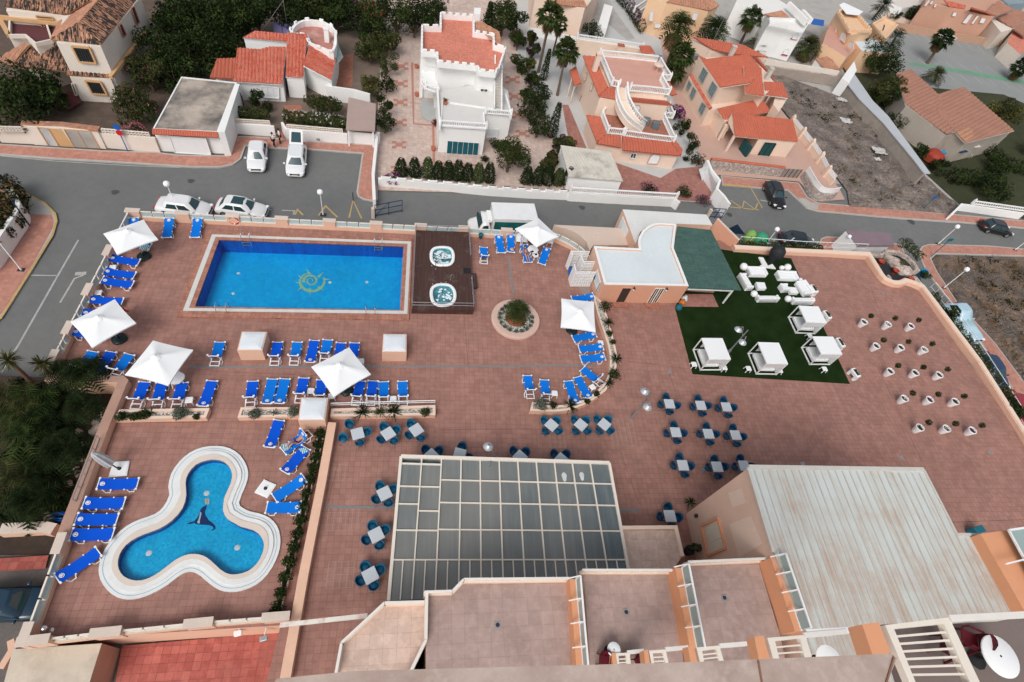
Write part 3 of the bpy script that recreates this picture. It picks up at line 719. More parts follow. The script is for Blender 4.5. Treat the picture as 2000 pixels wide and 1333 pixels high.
fence('peach parapet with glass panes on the left road side of the deck',[lp[1],lp[0]],along([lp[1],lp[0]],W(PX,[(121,712),(148,656),(184,582),(222,506)])),1)
cp=SP_(W(PX,[(1017,468),(1045,468),(1076,470),(1096,478),(1116,489),(1134,503),(1147,520)]),3)
fence('curved peach parapet with glass panes beside the white shower screens',cp,[],1,curved=True)
kl=W(PX,[(137,1070),(73,1249)])
fence('low peach parapet with dark glass at the lower left corner',kl,along(kl,W(PX,[(139,1062),(75,1244)])),-1,pw=1.0)
kb=W(PX,[(62,1252),(200,1236),(400,1216),(552,1204)])
fence('peach parapet with slim glass strip along the near edge of the paddling pool deck',kb,[.5,*along([kb[0],kb[3]],W(PX,[(222,1234),(398,1216),(545,1206)]))],-1,pw=1.3,hp=.72)
def wall(name,label,cat,path,w0,w1,z0,z1,m,top=None,cap=None):
 mb=MB();mb.strip(path,w0,w1,z0,z1,0,1)
 r=mb.build(name,[m,top or m]);tag(r,label,cat);return r
wall('garden_wall','weathered peach wall between the dark palm garden and the paddling pool','wall',W(PX,[(247,742),(258,752),(224,834),(176,964),(137,1068)]),-.55,0,-3,.62,M55,M57)
wall('corner_wall','short peach wall closing the sunbed corner above the garden','wall',W(PX,[(100,738),(180,741),(250,742)]),-.5,0,-3,.5,M55,M57)
cw=W(PX,[(658,833),(638,950),(604,1130),(570,1330)])
wall('long_wall','long peach wall running from the skylight box down to the hotel terrace','wall',cw,-.52,0,-.1,.55,M55,M55)
wl=[(638,835),(600,1000),(570,1110),(547,1208)]
pw_=W(PX,[(1432,493),(1560,500),(1690,506)])+W(B2,wave[1:])+W(PX,[(1900,710),(1998,866),(2090,1010)])
ppm=MB();ppm.strip(pw_,0,.62,-.2,.42,0,0);ppm.strip(pw_,.1,.52,.42,.5,1,1)
tag(ppm.build('terrace_wall',[M55,M58]),'long low peach wall with wavy corner round the empty big terrace','wall')
def railing(label,reg,pts,z0,h,n,m=M96,mesh=True):
 w=W(reg,pts,z0);r=thing('railing',label,'railing',w[0],group='white railings round the terrace')
 mb=MB();mb.tube([(p.x,p.y,z0+h)for p in w],.035,5)
 mb.tube([(p.x,p.y,z0+h*.12)for p in w],.025,5);mb.build('rail',m,r)
 L_=[(w[i+1]-w[i]).length for i in range(len(w)-1)];tot=sum(L_);mb=MB()
 for k in range(n+1):
  s=tot*k/n;i=0
  while i<len(L_)-1 and s>L_[i]:s-=L_[i];i+=1
  q=w[i].lerp(w[i+1],min(1,s/L_[i]));mb.tube([(q.x,q.y,z0-.1),(q.x,q.y,z0+h)],.02,4)
 mb.build('post',m,r);return r
railing('white rail behind the planter of spiky bushes',B4,[(965,752),(1762,730)],.45,.28,2)
railing('white railing behind the terrace planting facing the bus shelter',PX,[(1441,473),(1560,482),(1688,487)],-.4,.75,12)
railing('white railing behind the terrace planting beside the right road',PX,[(1817,561),(1850,604),(1900,675),(2000,832),(2060,930)],-.9,.75,26)
# foliage
def leaf(m,p,s,r,mi=0,n=None):
 """one small leaf-shaped face pair at p"""
 d=n if n is not None else Vector((r.gauss(0,1),r.gauss(0,1),r.gauss(.6,.8)))
 if d.length<1e-3:d=Vector((0,0,1))
 d.normalize();a=Vector((r.gauss(0,1),r.gauss(0,1),r.gauss(0,1)));e=d.cross(a)
 if e.length<1e-3:e=Vector((1,0,0))
 e.normalize();k=e.cross(d);l=s*(.7+.7*r.random());w=l*.42
 m.add([p-e*l,p+k*w+d*w*.3,p+e*l,p-k*w+d*w*.3],[[0,1,2,3]],mi)
def blob(m,c,rad,n,s,r,mi=(0,),sq=1.,shell=.55):
 c=Vector(c)
 for _ in range(n):
  d=Vector((r.gauss(0,1),r.gauss(0,1),r.gauss(0,1)));d.normalize()
  k=shell+(1-shell)*r.random()**.6;p=c+Vector((d.x*rad*k,d.y*rad*k,d.z*rad*sq*k))
  leaf(m,p,s,r,r.choice(mi),(d+Vector((r.gauss(0,.6),r.gauss(0,.6),r.gauss(.3,.6)))))
def limbs(m,base,tips,r0,r):
 for t in tips:
  t=Vector(t);md=Vector(base).lerp(t,.5)+Vector((r.gauss(0,.12),r.gauss(0,.12),.15));m.tube([base,md,t],[r0*.6,r0*.4,r0*.15],5)
def tree(name,label,cat,base,h,cr,ch,leafm,trunk_h=None,n=2600,s=.16,seed=1,lumps=13,group=None,flowers=None,fn=0,sq=.8,bk=bark,z0=None):
 """broad tree or big bush: trunk + limbs + crown of leaf clumps"""
 r=random.Random(seed);b=Vector(base);root=thing(name,label,cat,b,group=group)
 th=trunk_h if trunk_h is not None else h-ch
 top=b+Vector((0,0,max(th,.3)));cc=b+Vector((0,0,h-ch/2));L_=[]
 for k in range(lumps):
  a=2*pi*k/lumps*2.4;q=.3+.5*r.random();zz=(r.random()-.5)*ch*.6
  L_.append((cc+Vector((cos(a)*cr*q,sin(a)*cr*q,zz)),cr*(.26+.22*r.random())))
 L_.append((cc+Vector((0,0,ch*.22)),cr*.5))
 m=MB();m.tube([b-Vector((0,0,.1)),b.lerp(top,.5)+Vector((r.gauss(0,.05),r.gauss(0,.05),0)),top],[h*.035+.04,h*.028+.03,h*.022+.02],7);limbs(m,top,[p for p,_ in L_],h*.03+.02,r);m.build('trunk',bk,root)
 m=MB()
 for i,(p,rad)in enumerate(L_):blob(m,p,rad,n//len(L_),s,r,((0,),(0,0,1),(1,))[(i*2+seed)%3]if len(leafm)>1 else(0,),sq,.5)
 m.build('crown',leafm,root)
 if flowers:
  m=MB()
  for _ in range(fn):
   p,rad=r.choice(L_);d=Vector((r.gauss(0,1),r.gauss(0,1)-.5,r.gauss(.3,.8)));d.normalize();q=p+Vector((d.x*rad,d.y*rad,d.z*rad*sq))
   for _k in range(4):leaf(m,q+Vector((r.gauss(0,.07),r.gauss(0,.07),r.gauss(0,.07))),s*.6,r)
  m.build('blossom',flowers,root)
 return root
def bush(label,base,rad,h,leafm,n=500,s=.09,seed=1,group=None,flowers=None,fn=0,name='bush',cat='bush'):
 r=random.Random(seed);b=Vector(base);root=thing(name,label,cat,b,group=group)
 m=MB()
 for k in range(4):a=k*1.7;m.tube([b,b+Vector((cos(a)*rad*.3,sin(a)*rad*.3,h*.55))],.02,4)
 m.build('stem',bark,root);m=MB()
 for k in range(5):
  a=k*2.4+seed;q=rad*.42*(k>0);blob(m,b+Vector((cos(a)*q,sin(a)*q,h*(.42+.12*r.random()))),rad*(.62 if k else.7),n//5,s,r,tuple(range(len(leafm)if isinstance(leafm,list)else 1)),h/(2*rad)*1.1,.3)
 m.build('foliage',leafm,root)
 if flowers:
  m=MB()
  for _ in range(fn):
   d=Vector((r.gauss(0,1),r.gauss(0,1),abs(r.gauss(.2,.8))));d.normalize();q=b+Vector((d.x*rad*.95,d.y*rad*.95,h*.45+d.z*h*.5))
   for _k in range(4):leaf(m,q+Vector((r.gauss(0,.05),r.gauss(0,.05),r.gauss(0,.05))),s*.8,r)
  m.build('blossom',flowers,root)
 return root
def tuft(label,base,rad,n=26,seed=1,lm=None,group=None,name='spiky_plant',w=.03,cat='plant'):
 """rosette of arching blades"""
 r=random.Random(seed);root=thing(name,label,cat,base,group=group);m=MB();b=Vector(base)
 for k in range(n):
  a=r.random()*2*pi;el=.25+1.1*r.random();l=rad*(.7+.5*r.random());p0=b;pts=[]
  for t in(0,.4,.75,1.):pts.append(b+Vector((cos(a)*l*t*cos(el),sin(a)*l*t*cos(el),.05+l*t*sin(el)-l*.5*t*t*cos(el))))
  sd=Vector((-sin(a),cos(a),0))*w
  m.add([pts[0]-sd,pts[0]+sd,pts[1]+sd,pts[1]-sd,pts[2]+sd*.8,pts[2]-sd*.8,pts[3]],[[0,1,2,3],[3,2,4,5],[5,4,6]],0)
 m.build('leaves',lm or M41,root);m=MB();m.lathe([(.07,-.02),(.09,.05),(.05,.12),(.001,.13)],8,b);m.build('stem',bark,root);return root
def frond(m,b,a,el,l,r,seg=9,mi=0,droop=.8,wide=.36,nl=1):
 """feather palm frond: bent rib with leaflets on both sides"""
 P=[]
 for k in range(seg+1):
  t=k/seg;ho=l*t*cos(el)*(1-.12*t);P.append(b+Vector((cos(a)*ho,sin(a)*ho,l*t*sin(el)-droop*l*.55*t*t)))
 sd=Vector((-sin(a),cos(a),0));rw=.022
 for k in range(seg):
  w0,w1=rw*(1-k/seg)+.004,rw*(1-(k+1)/seg)+.004;m.add([P[k]-sd*w0,P[k]+sd*w0,P[k+1]+sd*w1,P[k+1]-sd*w1],[[0,1,2,3]],mi)
  d=(P[k+1]-P[k])
  for j in range(nl):
   q=P[k]+d*(j/nl);t=(k+j/nl)/seg;ll=l*wide*(sin(pi*min(1,.12+t*.88)))*(.85+.3*r.random())
   if t<.12:continue
   for sg in(-1,1):
    tip=q+sd*sg*ll+d.normalized()*ll*.55+Vector((0,0,-ll*.35*r.random()));m.add([q,q+d*(.62/nl),tip],[[0,1,2]if sg>0 else[0,2,1]],mi)
def fan(m,b,a,el,l,r,mi=0,nb=11,droop=.35):
 """fan palm leaf: stalk and a split fan"""
 d=Vector((cos(a)*cos(el),sin(a)*cos(el),sin(el)));c=b+d*l*.5;sd=Vector((-sin(a),cos(a),0));up=sd.cross(d)
 m.add([b-sd*.02,b+sd*.02,c+sd*.02,c-sd*.02],[[0,1,2,3]],mi)
 for k in range(nb):
  t=-1.25+2.5*k/(nb-1);e=d*cos(t)+sd*sin(t);ll=l*.62*(.8+.25*r.random())*(1-.12*abs(t));tip=c+e*ll+Vector((0,0,-ll*droop*(.5+r.random())))
  mid=c+e*ll*.55;q=(d*-sin(t)+sd*cos(t))*ll*.13;m.add([c,mid-q,tip,mid+q],[[0,1,2,3]],mi)
def palm(label,base,h,kind='feather',n=34,l=2.2,seed=1,leafm=None,skirt=0,tr=.18,lean=(0,0),group=None,name='palm_tree'):
 r=random.Random(seed);b=Vector(base);root=thing(name,label,'palm',b,group=group);top=b+Vector((lean[0],lean[1],h));m=MB()
 pts=[b-Vector((0,0,.1)),b.lerp(top,.35)-Vector((lean[0],lean[1],0))*.08,b.lerp(top,.7)-Vector((lean[0],lean[1],0))*.05,top]
 if h>.4:m.tube(pts,[tr*1.25,tr,tr*.95,tr*1.05],8)
 else:m.lathe([(tr*1.5,0),(tr*1.6,.2),(tr,.45),(.001,.5)],8,b)
 m.build('trunk',M54,root);m=MB()
 for k in range(n):
  a=k*2.39996+r.random()*.4;t=k/n
  el=radians(78-95*t+r.gauss(0,6))if kind=='feather' else radians(75-105*t+r.gauss(0,8));ll=l*(.85+.3*r.random())
  mi=0 if r.random()<.75 else 1
  if kind=='feather':frond(m,top,a,el,ll,r,mi=mi)
  else:fan(m,top,a,el,ll,r,mi=mi)
 m.build('crown',leafm or[M43,M44],root)
 if skirt:
  m=MB()
  for k in range(skirt):
   a=k*2.4;fan(m,top-Vector((0,0,.15+.5*r.random())),a,radians(-55-25*r.random()),l*.8,r,0,8)
  m.build('dead_fronds',M22,root)
 return root
def CY_(label,base,h,rad,seed=1,lm=None,n=1500,s=.12,group=None):
 r=random.Random(seed);b=Vector(base);root=thing('cypress_tree',label,'tree',b,group=group);m=MB();m.tube([b,b+Vector((0,0,h*.8))],[.12,.03],6);m.build('trunk',bark,root);m=MB()
 for _ in range(n):
  t=r.random()**.8;a=r.random()*2*pi;q=rad*(.25+.75*(1-t)**.7)*min(1,t*6+.35)*(.65+.4*r.random());leaf(m,b+Vector((cos(a)*q,sin(a)*q,h*(.04+.96*t))),s,r,0,Vector((cos(a),sin(a),1.2)))
 m.build('crown',lm or M41,root);return root
def hedge(label,reg,pts,z0,w,h,lm,n=1400,s=.11,seed=1,flowers=None,fn=0,spikes=0):
 r=random.Random(seed);P=W(reg,pts,z0);root=thing('hedge',label,'hedge',P[0]);m=MB();st=MB();Ls=[(P[i+1]-P[i]).length for i in range(len(P)-1)];tot=sum(Ls)
 def at(s_):
  i=0
  while i<len(Ls)-1 and s_>Ls[i]:s_-=Ls[i];i+=1
  return P[i].lerp(P[i+1],s_/Ls[i]),(P[i+1]-P[i]).normalized()
 for k in range(int(tot/.5)+1):
  q,d=at(min(tot,k*.5));st.tube([q-Vector((0,0,.05)),q+Vector((0,0,h*.6))],.03,4)
 st.build('stem',bark,root)
 for _ in range(n):
  s_=r.random()*tot;q,d=at(s_);nv=Vector((-d.y,d.x,0));a=r.random()*2*pi;k=.75+.3*r.random();bump=1+.16*sin(s_*5.1)+.1*sin(s_*11)
  hh=h*(1+(.35*abs(sin(s_*pi/spikes))if spikes else 0))
  p=q+nv*cos(a)*w/2*k*bump+Vector((0,0,hh*.52+sin(a)*hh*.5*k*bump));leaf(m,p,s,r,r.randrange(len(lm))if isinstance(lm,list)else 0,nv*cos(a)+Vector((r.gauss(0,.5),r.gauss(0,.5),sin(a)+.4)))
 m.build('foliage',lm,root)
 if flowers:
  m=MB()
  for _ in range(fn):
   s_=r.random()*tot;q,d=at(s_);nv=Vector((-d.y,d.x,0));a=r.random()*pi;p=q+nv*cos(a)*w/2*1.05+Vector((0,0,h*.55+sin(a)*h*.5*1.05))
   for _k in range(4):leaf(m,p+Vector((r.gauss(0,.05),r.gauss(0,.05),r.gauss(0,.04))),s*.7,r)
  m.build('blossom',flowers,root)
 return root
 # sunbeds
def sunbed_proto(fab,raised):
 r=thing('sunbed','proto','sunbed')
 Wd,z=.285,.33
 hinge,head,foot=.30,.98,-.98
 ang=radians(68 if raised else 15);bl=.70
 hy,hz_=hinge+bl*cos(ang),z+bl*sin(ang)
 f=MB()
 for s in(-1,1):
  f.bar((s*Wd*.8,foot,z-.04),(s*Wd*(1.0 if raised else 0.8),head if raised else hinge,z-.04),.05,.045)
  if raised:f.bar((s*Wd*.96,hinge+.04,z-.02),(s*Wd*.96,hy+.05,hz_-.02),.05,.045)
  else:f.bar((s*Wd*.8,hinge,z-.04),(s*Wd*.8,hy,hz_-.04),.05,.045)
  f.box((s*(Wd+.04),foot,z+.02),(.11,.10,.085));f.box((s*(Wd+.05),-.38,z+.02),(.06,.07,.07));f.box((s*(Wd+.05),hinge,z+.02),(.06,.07,.07))
  f.box((s*(Wd+.04),hy-.02,hz_+.02),(.11,.10,.085))
 for y in([foot,.62,head-.02]if raised else[foot]):f.bar((-Wd,y,z-.01),(Wd,y,z-.01),.05,.045)
 f.bar((-Wd,hy+.02,hz_-.03),(Wd,hy+.02,hz_-.03),.05,.045)
 f.build('frame',M97,r,False)
 m=MB();w=Wd+.05;R=[]
 ys=[foot+.03,-.75,-.4,-.05,hinge-.03]
 for i,y in enumerate(ys):R.append((y,z+.035-(.02 if 0<i<4 else 0)))
 for k in(.05,.35,.65,.97):R.append((hinge+bl*k*cos(ang),z+.035+bl*k*sin(ang)-(.015 if.1<k<.9 else 0)))
 top=[[Vector((x,y,zz-(.012 if abs(x)<w*.5 else 0)))for x in(-w,-w*.45,0,w*.45,w)]for y,zz in R]
 m.loft(top,closed=False,smooth=True);m.loft([[v-Vector((0,0,.015))for v in t][::-1]for t in top],closed=False,smooth=True)
 m.build('fabric',fab,r,False)
 def onback(x,k,off=.006):return(x,hinge+bl*k*cos(ang)-off*sin(ang),z+.04+bl*k*sin(ang)+off*cos(ang))
 lg=MB();n=18;kc=.70;ro,ri=.125,.085
 for i in range(n):
  a,b=2*pi*i/n,2*pi*(i+1)/n
  lg.poly([onback(ri*cos(a),kc+ri*sin(a)/bl),onback(ro*cos(a),kc+ro*sin(a)/bl),onback(ro*cos(b),kc+ro*sin(b)/bl),onback(ri*cos(b),kc+ri*sin(b)/bl)])
 lg.poly([onback(.075*cos(a)*(1 if a<pi else.55),kc+.075*sin(a)/bl)for a in[2*pi*i/14 for i in range(14)]])
 lg.build('emblem',M96,r,False)
 for s in(-1,1):
  for y0 in(-.66,.56):
   l=MB();t=.045;xo=s*(Wd+.05)
   l.bar((s*Wd,y0-.23,z),(xo+s*.03,y0-.13,.025),t,t);l.bar((xo+s*.03,y0-.13,.025),(xo+s*.03,y0+.13,.025),t,t);l.bar((xo+s*.03,y0+.13,.025),(s*Wd,y0+.23,z),t,t)
   l.build('leg',M97,r,False)
 return r
BEDS={}
def sunbed(reg,foot,head,raised,col,label,dz=0):
 a=W1(reg,*foot,.34);b=W1(reg,*head,.34);c=(a+b)/2;d=b-a
 rz=math.atan2(d.y,d.x)-pi/2;key=(raised,col);loc=(c.x,c.y,dz)
 lab=('royal blue' if col=='r' else 'bright blue')+(' raised-back' if raised else ' flat')+' sunbed '+label
 if key not in BEDS:
  p=sunbed_proto(M70 if col=='r' else M1,raised);BEDS[key]=p
  p.location=loc;p.rotation_euler=(0,0,rz);p['label']=lab;p['group']='blue sunbeds on the pool deck';return p
 return dup(BEDS[key],loc,rz,lab)
F_,R_=False,True
beds=[(B4,(115,275),(72,445),R_,'a','standing alone left of the leftmost skylight box'),(B4,(558,275),(530,442),R_,'r','hard against the right side of the skylight box'),(B4,(708,275),(680,440),R_,'a','second right of the skylight box in the front row'),(B4,(838,262),(806,425),F_,'r','with emblem between two raised ones behind the drain'),(B4,(940,262),(912,415),R_,'a','just left of the middle parasol in the upper row'),(B4,(1042,283),(1016,440),F_,'r','mostly hidden behind the middle parasol'),(B4,(1146,283),(1130,440),F_,'r','sticking out past the upper corner of the middle parasol'),(B4,(367,578),(345,755),R_,'r','leftmost beside the planter of grey bushes'),(B4,(517,560),(478,738),F_,'a','left one of the pair touching each other'),(B4,(612,560),(572,735),F_,'a','right one of the pair touching each other'),(B4,(757,552),(722,728),R_,'r','left of a white side table under the skylight box'),(B4,(895,572),(880,735),R_,'r','behind the front skylight box and below the middle parasol'),(B4,(1192,575),(1155,745),R_,'r','first right of the middle parasol beside the dark base'),(B4,(1287,575),(1268,745),R_,'r','second right of the middle parasol by the white rail'),(B4,(1370,590),(1370,743),R_,'a','third right of the middle parasol next to a side table'),(B4,(1514,582),(1519,743),R_,'a','at the right end of the row behind the white rail'),(B4,(567,872),(498,1075),F_,'r','upright to the picture just below the planter by the paddling pool'),(B4,(615,1095),(795,970),R_,'a','carrying the sunbather beside the paddling pool'),(B4,(768,1085),(622,1262),F_,'r','with a striped towel at its foot beside the long planter'),(C8,(930,1140),(1275,920),F_,'a','slanting beside the bare white parasol slab'),(C1,(430,145),(645,148),F_,'a','lowest by the long planter with its emblem to the right'),(E1,(1190,350),(1030,600),R_,'a','leftmost of three half hidden by the palm fronds'),(E1,(1420,365),(1280,590),F_,'r','in the middle of three beyond the palm fronds'),(E1,(1660,390),(1490,625),R_,'a','right of three beyond the palm with a bag on it'),(B3,(1105,425),(1032,615),R_,'r','leftmost above the corner planter left of the parasol'),(B3,(1237,432),(1195,618),R_,'r','second above the corner planter under the parasol edge'),(B3,(1395,430),(1345,615),R_,'r','third above the corner planter beside the small table'),(B3,(1622,418),(1560,600),F_,'r','with emblem standing alone above the gap between planters'),(B3,(1050,1195),(765,1205),F_,'r','uppermost by the paddling pool below the closed parasol'),(B8,(845,115),(575,120),F_,'r','second from the closed parasol in the paddling pool row'),(B8,(792,225),(530,230),F_,'r','third from the closed parasol touching the one below'),(B8,(767,325),(492,335),F_,'r','fourth in the paddling pool row beside the cream coping'),(B8,(660,450),(410,625),F_,'r','slanting at the lower left of the paddling pool'),(A6,(1275,525),(1300,392),F_,'a','left one of two against the far parapet'),(A6,(1490,525),(1518,392),F_,'a','right one of two against the far parapet'),(A6,(1010,520),(1030,392),F_,'a','showing only its head behind the upper left parasol'),(A6,(1150,595),(935,570),F_,'r','with a patterned towel below the upper left parasol'),(A6,(1055,718),(850,690),F_,'r','first below the upper left parasol'),(A6,(1028,818),(808,792),F_,'r','second below the upper left parasol touching the next'),(A6,(1012,888),(788,862),F_,'r','third below the upper left parasol by the parapet'),(A6,(930,1018),(702,1008),F_,'r','partly covered by the left parasol of the parapet side'),(A6,(790,1280),(575,1255),F_,'r','with only its emblem end below the left parasol'),(A6,(880,1115),(640,1110),F_,'r','almost hidden beneath the left parasol'),(A8,(566,605),(572,725),R_,'a','standing alone nearest the wooden hot tub deck'),(A8,(705,645),(678,518),F_,'a','left of two with emblems against the far parapet'),(A8,(775,640),(772,515),F_,'a','with a straw hat beside the white plastic chairs'),(A8,(912,718),(872,590),F_,'a','carrying the sunbather in a bikini'),(A8,(1008,735),(1052,610),F_,'a','slanting on the right of the white table'),(A8,(1250,1000),(1400,985),F_,'a','half hidden behind the parasol by the pool house'),(B5,(868,400),(1018,372),F_,'a','just below the parasol by the curved planter'),(B5,(905,478),(1082,468),F_,'a','upper one of two parallel to the curved planter'),(B5,(920,555),(1095,545),F_,'a','lower one of two parallel to the curved planter'),(B5,(938,635),(1075,745),R_,'a','slanting uppermost in the bend of the curved planter'),(B5,(895,700),(975,850),F_,'a','left of the slanting one in the planter bend'),(B5,(825,735),(875,885),F_,'a','with emblem at the foot of the planter bend'),(B5,(640,725),(655,882),R_,'a','left of the square side table by the planter tip'),(B5,(510,690),(535,850),R_,'a','leftmost by the tip of the curved planter'),]
for b in beds:sunbed(*b)
# small white side tables
def sidetable_proto(s=.46,h=.42):
 r=thing('side_table','proto','side table');m=MB();m.rbox((0,0,h-.02),(s,s,.045),r=.05)
 m.build('table_top',M97,r,False)
 for sx in(-1,1):
  for sy in(-1,1):
   l=MB();l.bar((sx*s*.36,sy*s*.36,h-.04),(sx*s*.46,sy*s*.46,0),.05,.05);l.build('leg',M97,r,False)
 return r
ST=None
for reg,x,y,rz,lab in((B4,812,640,0,'between two sunbeds left of the middle parasol'),(B4,970,680,.2,'under the tip of the middle parasol'),(B4,1443,700,.05,'between the two rightmost sunbeds of the row'),(B3,1447,553,.1,'right of three raised sunbeds above the corner planter'),(A6,862,752,.2,'between the first two sunbeds below the upper left parasol'),(A6,750,945,.1,'alone by the parapet above the left parasol'),(B5,1073,428,0,'against the curved planter below the parasol'),(B5,720,815,0,'square between two sunbeds in the planter bend'),(B5,1010,768,.5,'tilted at the head of the slanting sunbed'),(B4,1195,412,.1,'at the right edge of the middle parasol')):
 p=W1(reg,x,y,.42);l='small white plastic side table '+lab
 if ST is None:ST=sidetable_proto();ST.location=(p.x,p.y,0);ST.rotation_euler=(0,0,rz);ST['label']=l;ST['group']='small white side tables'
 else:dup(ST,(p.x,p.y,0),rz,l)
def patio_table(p,s,label,h=.7,rz=0.,oct=True):
 r=thing('patio_table',label,'table',(p.x,p.y,0),rz);m=MB()
 k=s*.32;m.prism([(s/2,-s/2+k),(s/2,s/2-k),(s/2-k,s/2),(-s/2+k,s/2),(-s/2,s/2-k),(-s/2,-s/2+k),(-s/2+k,-s/2),(s/2-k,-s/2)],h-.05,h)
 m.build('table_top',M97,r,False)
 for sx in(-1,1):
  for sy in(-1,1):
   l=MB();l.bar((sx*s*.33,sy*s*.33,h-.04),(sx*s*.4,sy*s*.4,0),.06,.06);l.build('leg',M97,r,False)
 return r
patio_table(W1(B3,1350,385,.6),.95,'cream plastic table beside the lower left parasol',.6,.3)
patio_table(W1(E3,555,610,.7),.95,'white plastic table with dark things below the far right parasol',.7,.2)
patio_table(W1(E3,600,700,.5),.55,'little white plastic table with a black bag beside the sunbather',.45,.4)
p=W1(E3,535,655,.71);m=MB();m.rbox((p.x,p.y,.74),(.3,.18,.08),.3);tag(m.build('bag',M5),'black bag lying on the white plastic table','bag')
p=W1(E3,605,705,.46);m=MB();m.rbox((p.x,p.y,.51),(.2,.17,.10),.4);tag(m.build('bag',M5),'small black bag on the little white table','bag')
m=MB();p=W1(E3,185,605,.4);m.lathe([(.19,0),(.185,.012),(.10,.02),(.09,.10),(.05,.12),(.001,.12)],14,(p.x,p.y,.37));tag(m.build('straw_hat',M79),'straw hat lying on the sunbed by the white chairs','hat')
def plastic_chair_proto(mt,name='plastic_chair'):
 r=thing(name,'proto','chair');m=MB();m.rbox((0,0,.42),(.46,.46,.04),r=.05);m.build('seat',mt,r,False)
 m=MB();R=[]
 for zz,w,y in((.42,.22,.22),(.62,.23,.27),(.80,.2,.31),(.86,.12,.325)):R.append([(-w,y-.03,zz),(-w*.5,y+.01,zz),(w*.5,y+.01,zz),(w,y-.03,zz)])
 m.loft([[Vector(v)for v in q]for q in R],closed=False);m.loft([[Vector(v)+Vector((0,.03,0))for v in q][::-1]for q in R],closed=False);m.build('backrest',mt,r,False)
 for s in(-1,1):
  m=MB();m.bar((s*.24,.24,.63),(s*.25,-.18,.63),.05,.03);m.bar((s*.25,-.18,.63),(s*.25,-.2,.42),.04,.03);m.build('armrest',mt,r,False)
  for y in(-.2,.22):m=MB();m.bar((s*.2,y*.9,.42),(s*.25,y*1.15,0),.05,.04);m.build('leg',mt,r,False)
 return r
WC=plastic_chair_proto(M97);first=True
for x,y,rz,lab in((295,440,0,'left one of two behind the sunbather'),(405,445,.05,'right one of two half under the parasol'),(860,470,-.2,'under the right corner of the parasol by the curved parapet')):
 p=W1(E3,x,y,.42);l='white plastic armchair '+lab
 if first:WC.location=(p.x,p.y,0);WC.rotation_euler=(0,0,rz);WC['label']=l;WC['group']='white plastic armchairs';first=False
 else:dup(WC,(p.x,p.y,0),rz,l)
 # parasols
def parasol(reg,cor,apex,base,label,zt=2.15):
 C=W(reg,cor,zt);A=W1(reg,*apex,zt+.45);b=W1(reg,*base,0.);
 r=thing('parasol',label,'parasol',(b.x,b.y,0),group='square white parasols open over the sunbeds')
 m=MB();n=4;per=6
 edge=[]
 for i in range(4):
  a,c=C[i],C[(i+1)%4]
  for k in range(per):
   t=k/per;q=a.lerp(c,t);s=4*t*(1-t);q=q.lerp(A,.035*s);q.z-=.0;edge.append(q)
 rows=[]
 for k in range(6):
  t=k/5*.985;row=[]
  for i,e in enumerate(edge):
   q=e.lerp(A,t);ph=(i%per)/per;q.z-=.05*sin(pi*t)*(4*ph*(1-ph));row.append(q)
  rows.append(row)
 low=[[v-Vector((0,0,.02))for v in rr]for rr in rows]
 drop=[[v+Vector((0,0,-.1))for v in edge]]
 m.loft(rows,smooth=True);m.loft([x[::-1]for x in low][::1],smooth=True);m.loft([drop[0],rows[0]],smooth=False)
 m.build('canopy',M94,r)
 m=MB();m.lathe([(.32,-.10),(.12,.03),(.03,.07),(.03,.12),(.001,.12)],12,A);m.build('vent_cap',M94,r)
 m=MB();m.tube([b,(A.x,A.y,A.z)],.035,8);m.build('pole',M77,r)
 for c in C:m=MB();m.bar(A-Vector((0,0,.08)),c-Vector((0,0,.05)),.03,.03);m.build('rib',M77,r)
 m=MB();R=[]
 for rad,zz in((.42,0),(.46,.05),(.42,.14),(.16,.17)):
  R.append([Vector((b.x+rad*(1+.10*abs(cos(2*a)))*cos(a),b.y+rad*(1+.10*abs(cos(2*a)))*sin(a),zz))for a in[2*pi*k/20 for k in range(20)]])
 m.loft(R,cap1=True,smooth=True);m.lathe([(.07,.15),(.06,.4)],10,(b.x,b.y,0));m.build('base',M2,r)
 return r
parasol(A6,[(790,497),(1100,388),(1210,540),(895,658)],(972,468),(1105,675),'white square parasol in the upper left corner of the deck')
parasol(D7,[(248,460),(828,165),(1105,475),(530,800)],(610,395),(890,690),'white square parasol by the left parapet with a black base showing')
parasol(D7,[(958,1150),(1325,702),(1848,825),(1525,1290)],(1355,905),(1490,1120),'white square parasol above the palm garden corner')
parasol(B4,[(815,458),(1105,308),(1272,515),(985,690)],(1035,440),(1085,640),'white square parasol in the middle between the sunbed rows')
parasol(A8,[(808,458),(985,376),(1140,520),(972,600)],(985,448),(950,560),'white square parasol in front of the parked white truck')
parasol(A8,[(1157,1213),(1162,993),(1412,1018),(1425,1250)],(1312,1085),(1240,1240),'white square parasol beside the peach pool house')
def slab(reg,pts,label,z=.1):
 r=thing('concrete_slab',label,'concrete slab',W1(reg,*pts[0]))
 m=MB();w=W(reg,pts,z);m.prism(w,0,z);m.prism(inset(w,.05),z,z+.02);m.build('slab',M97,r)
 c=cen(w);m=MB();m.lathe([(.11,z+.02),(.09,z+.08),(.04,z+.1),(.04,z+.25),(.001,z+.25)],10,(c.x,c.y,0));m.build('socket',M19,r);return r
slab(E2,[(1475,482),(1685,470),(1650,660),(1410,685)],'white concrete slab holding the closed parasol')
slab(C8,[(770,910),(932,980),(815,1155),(645,1080)],'white concrete slab with an empty black socket')
b=W1(E2,1540,575);r=thing('closed_parasol','closed grey white parasol leaning over the garden wall','parasol',(b.x,b.y,.1))
tp_=W1(E2,1195,365,2.3);mid_=Vector((b.x,b.y,.1)).lerp(tp_,.3)
m=MB();m.tube([(b.x,b.y,.1),mid_],.04,8);m.build('pole',M19,r)
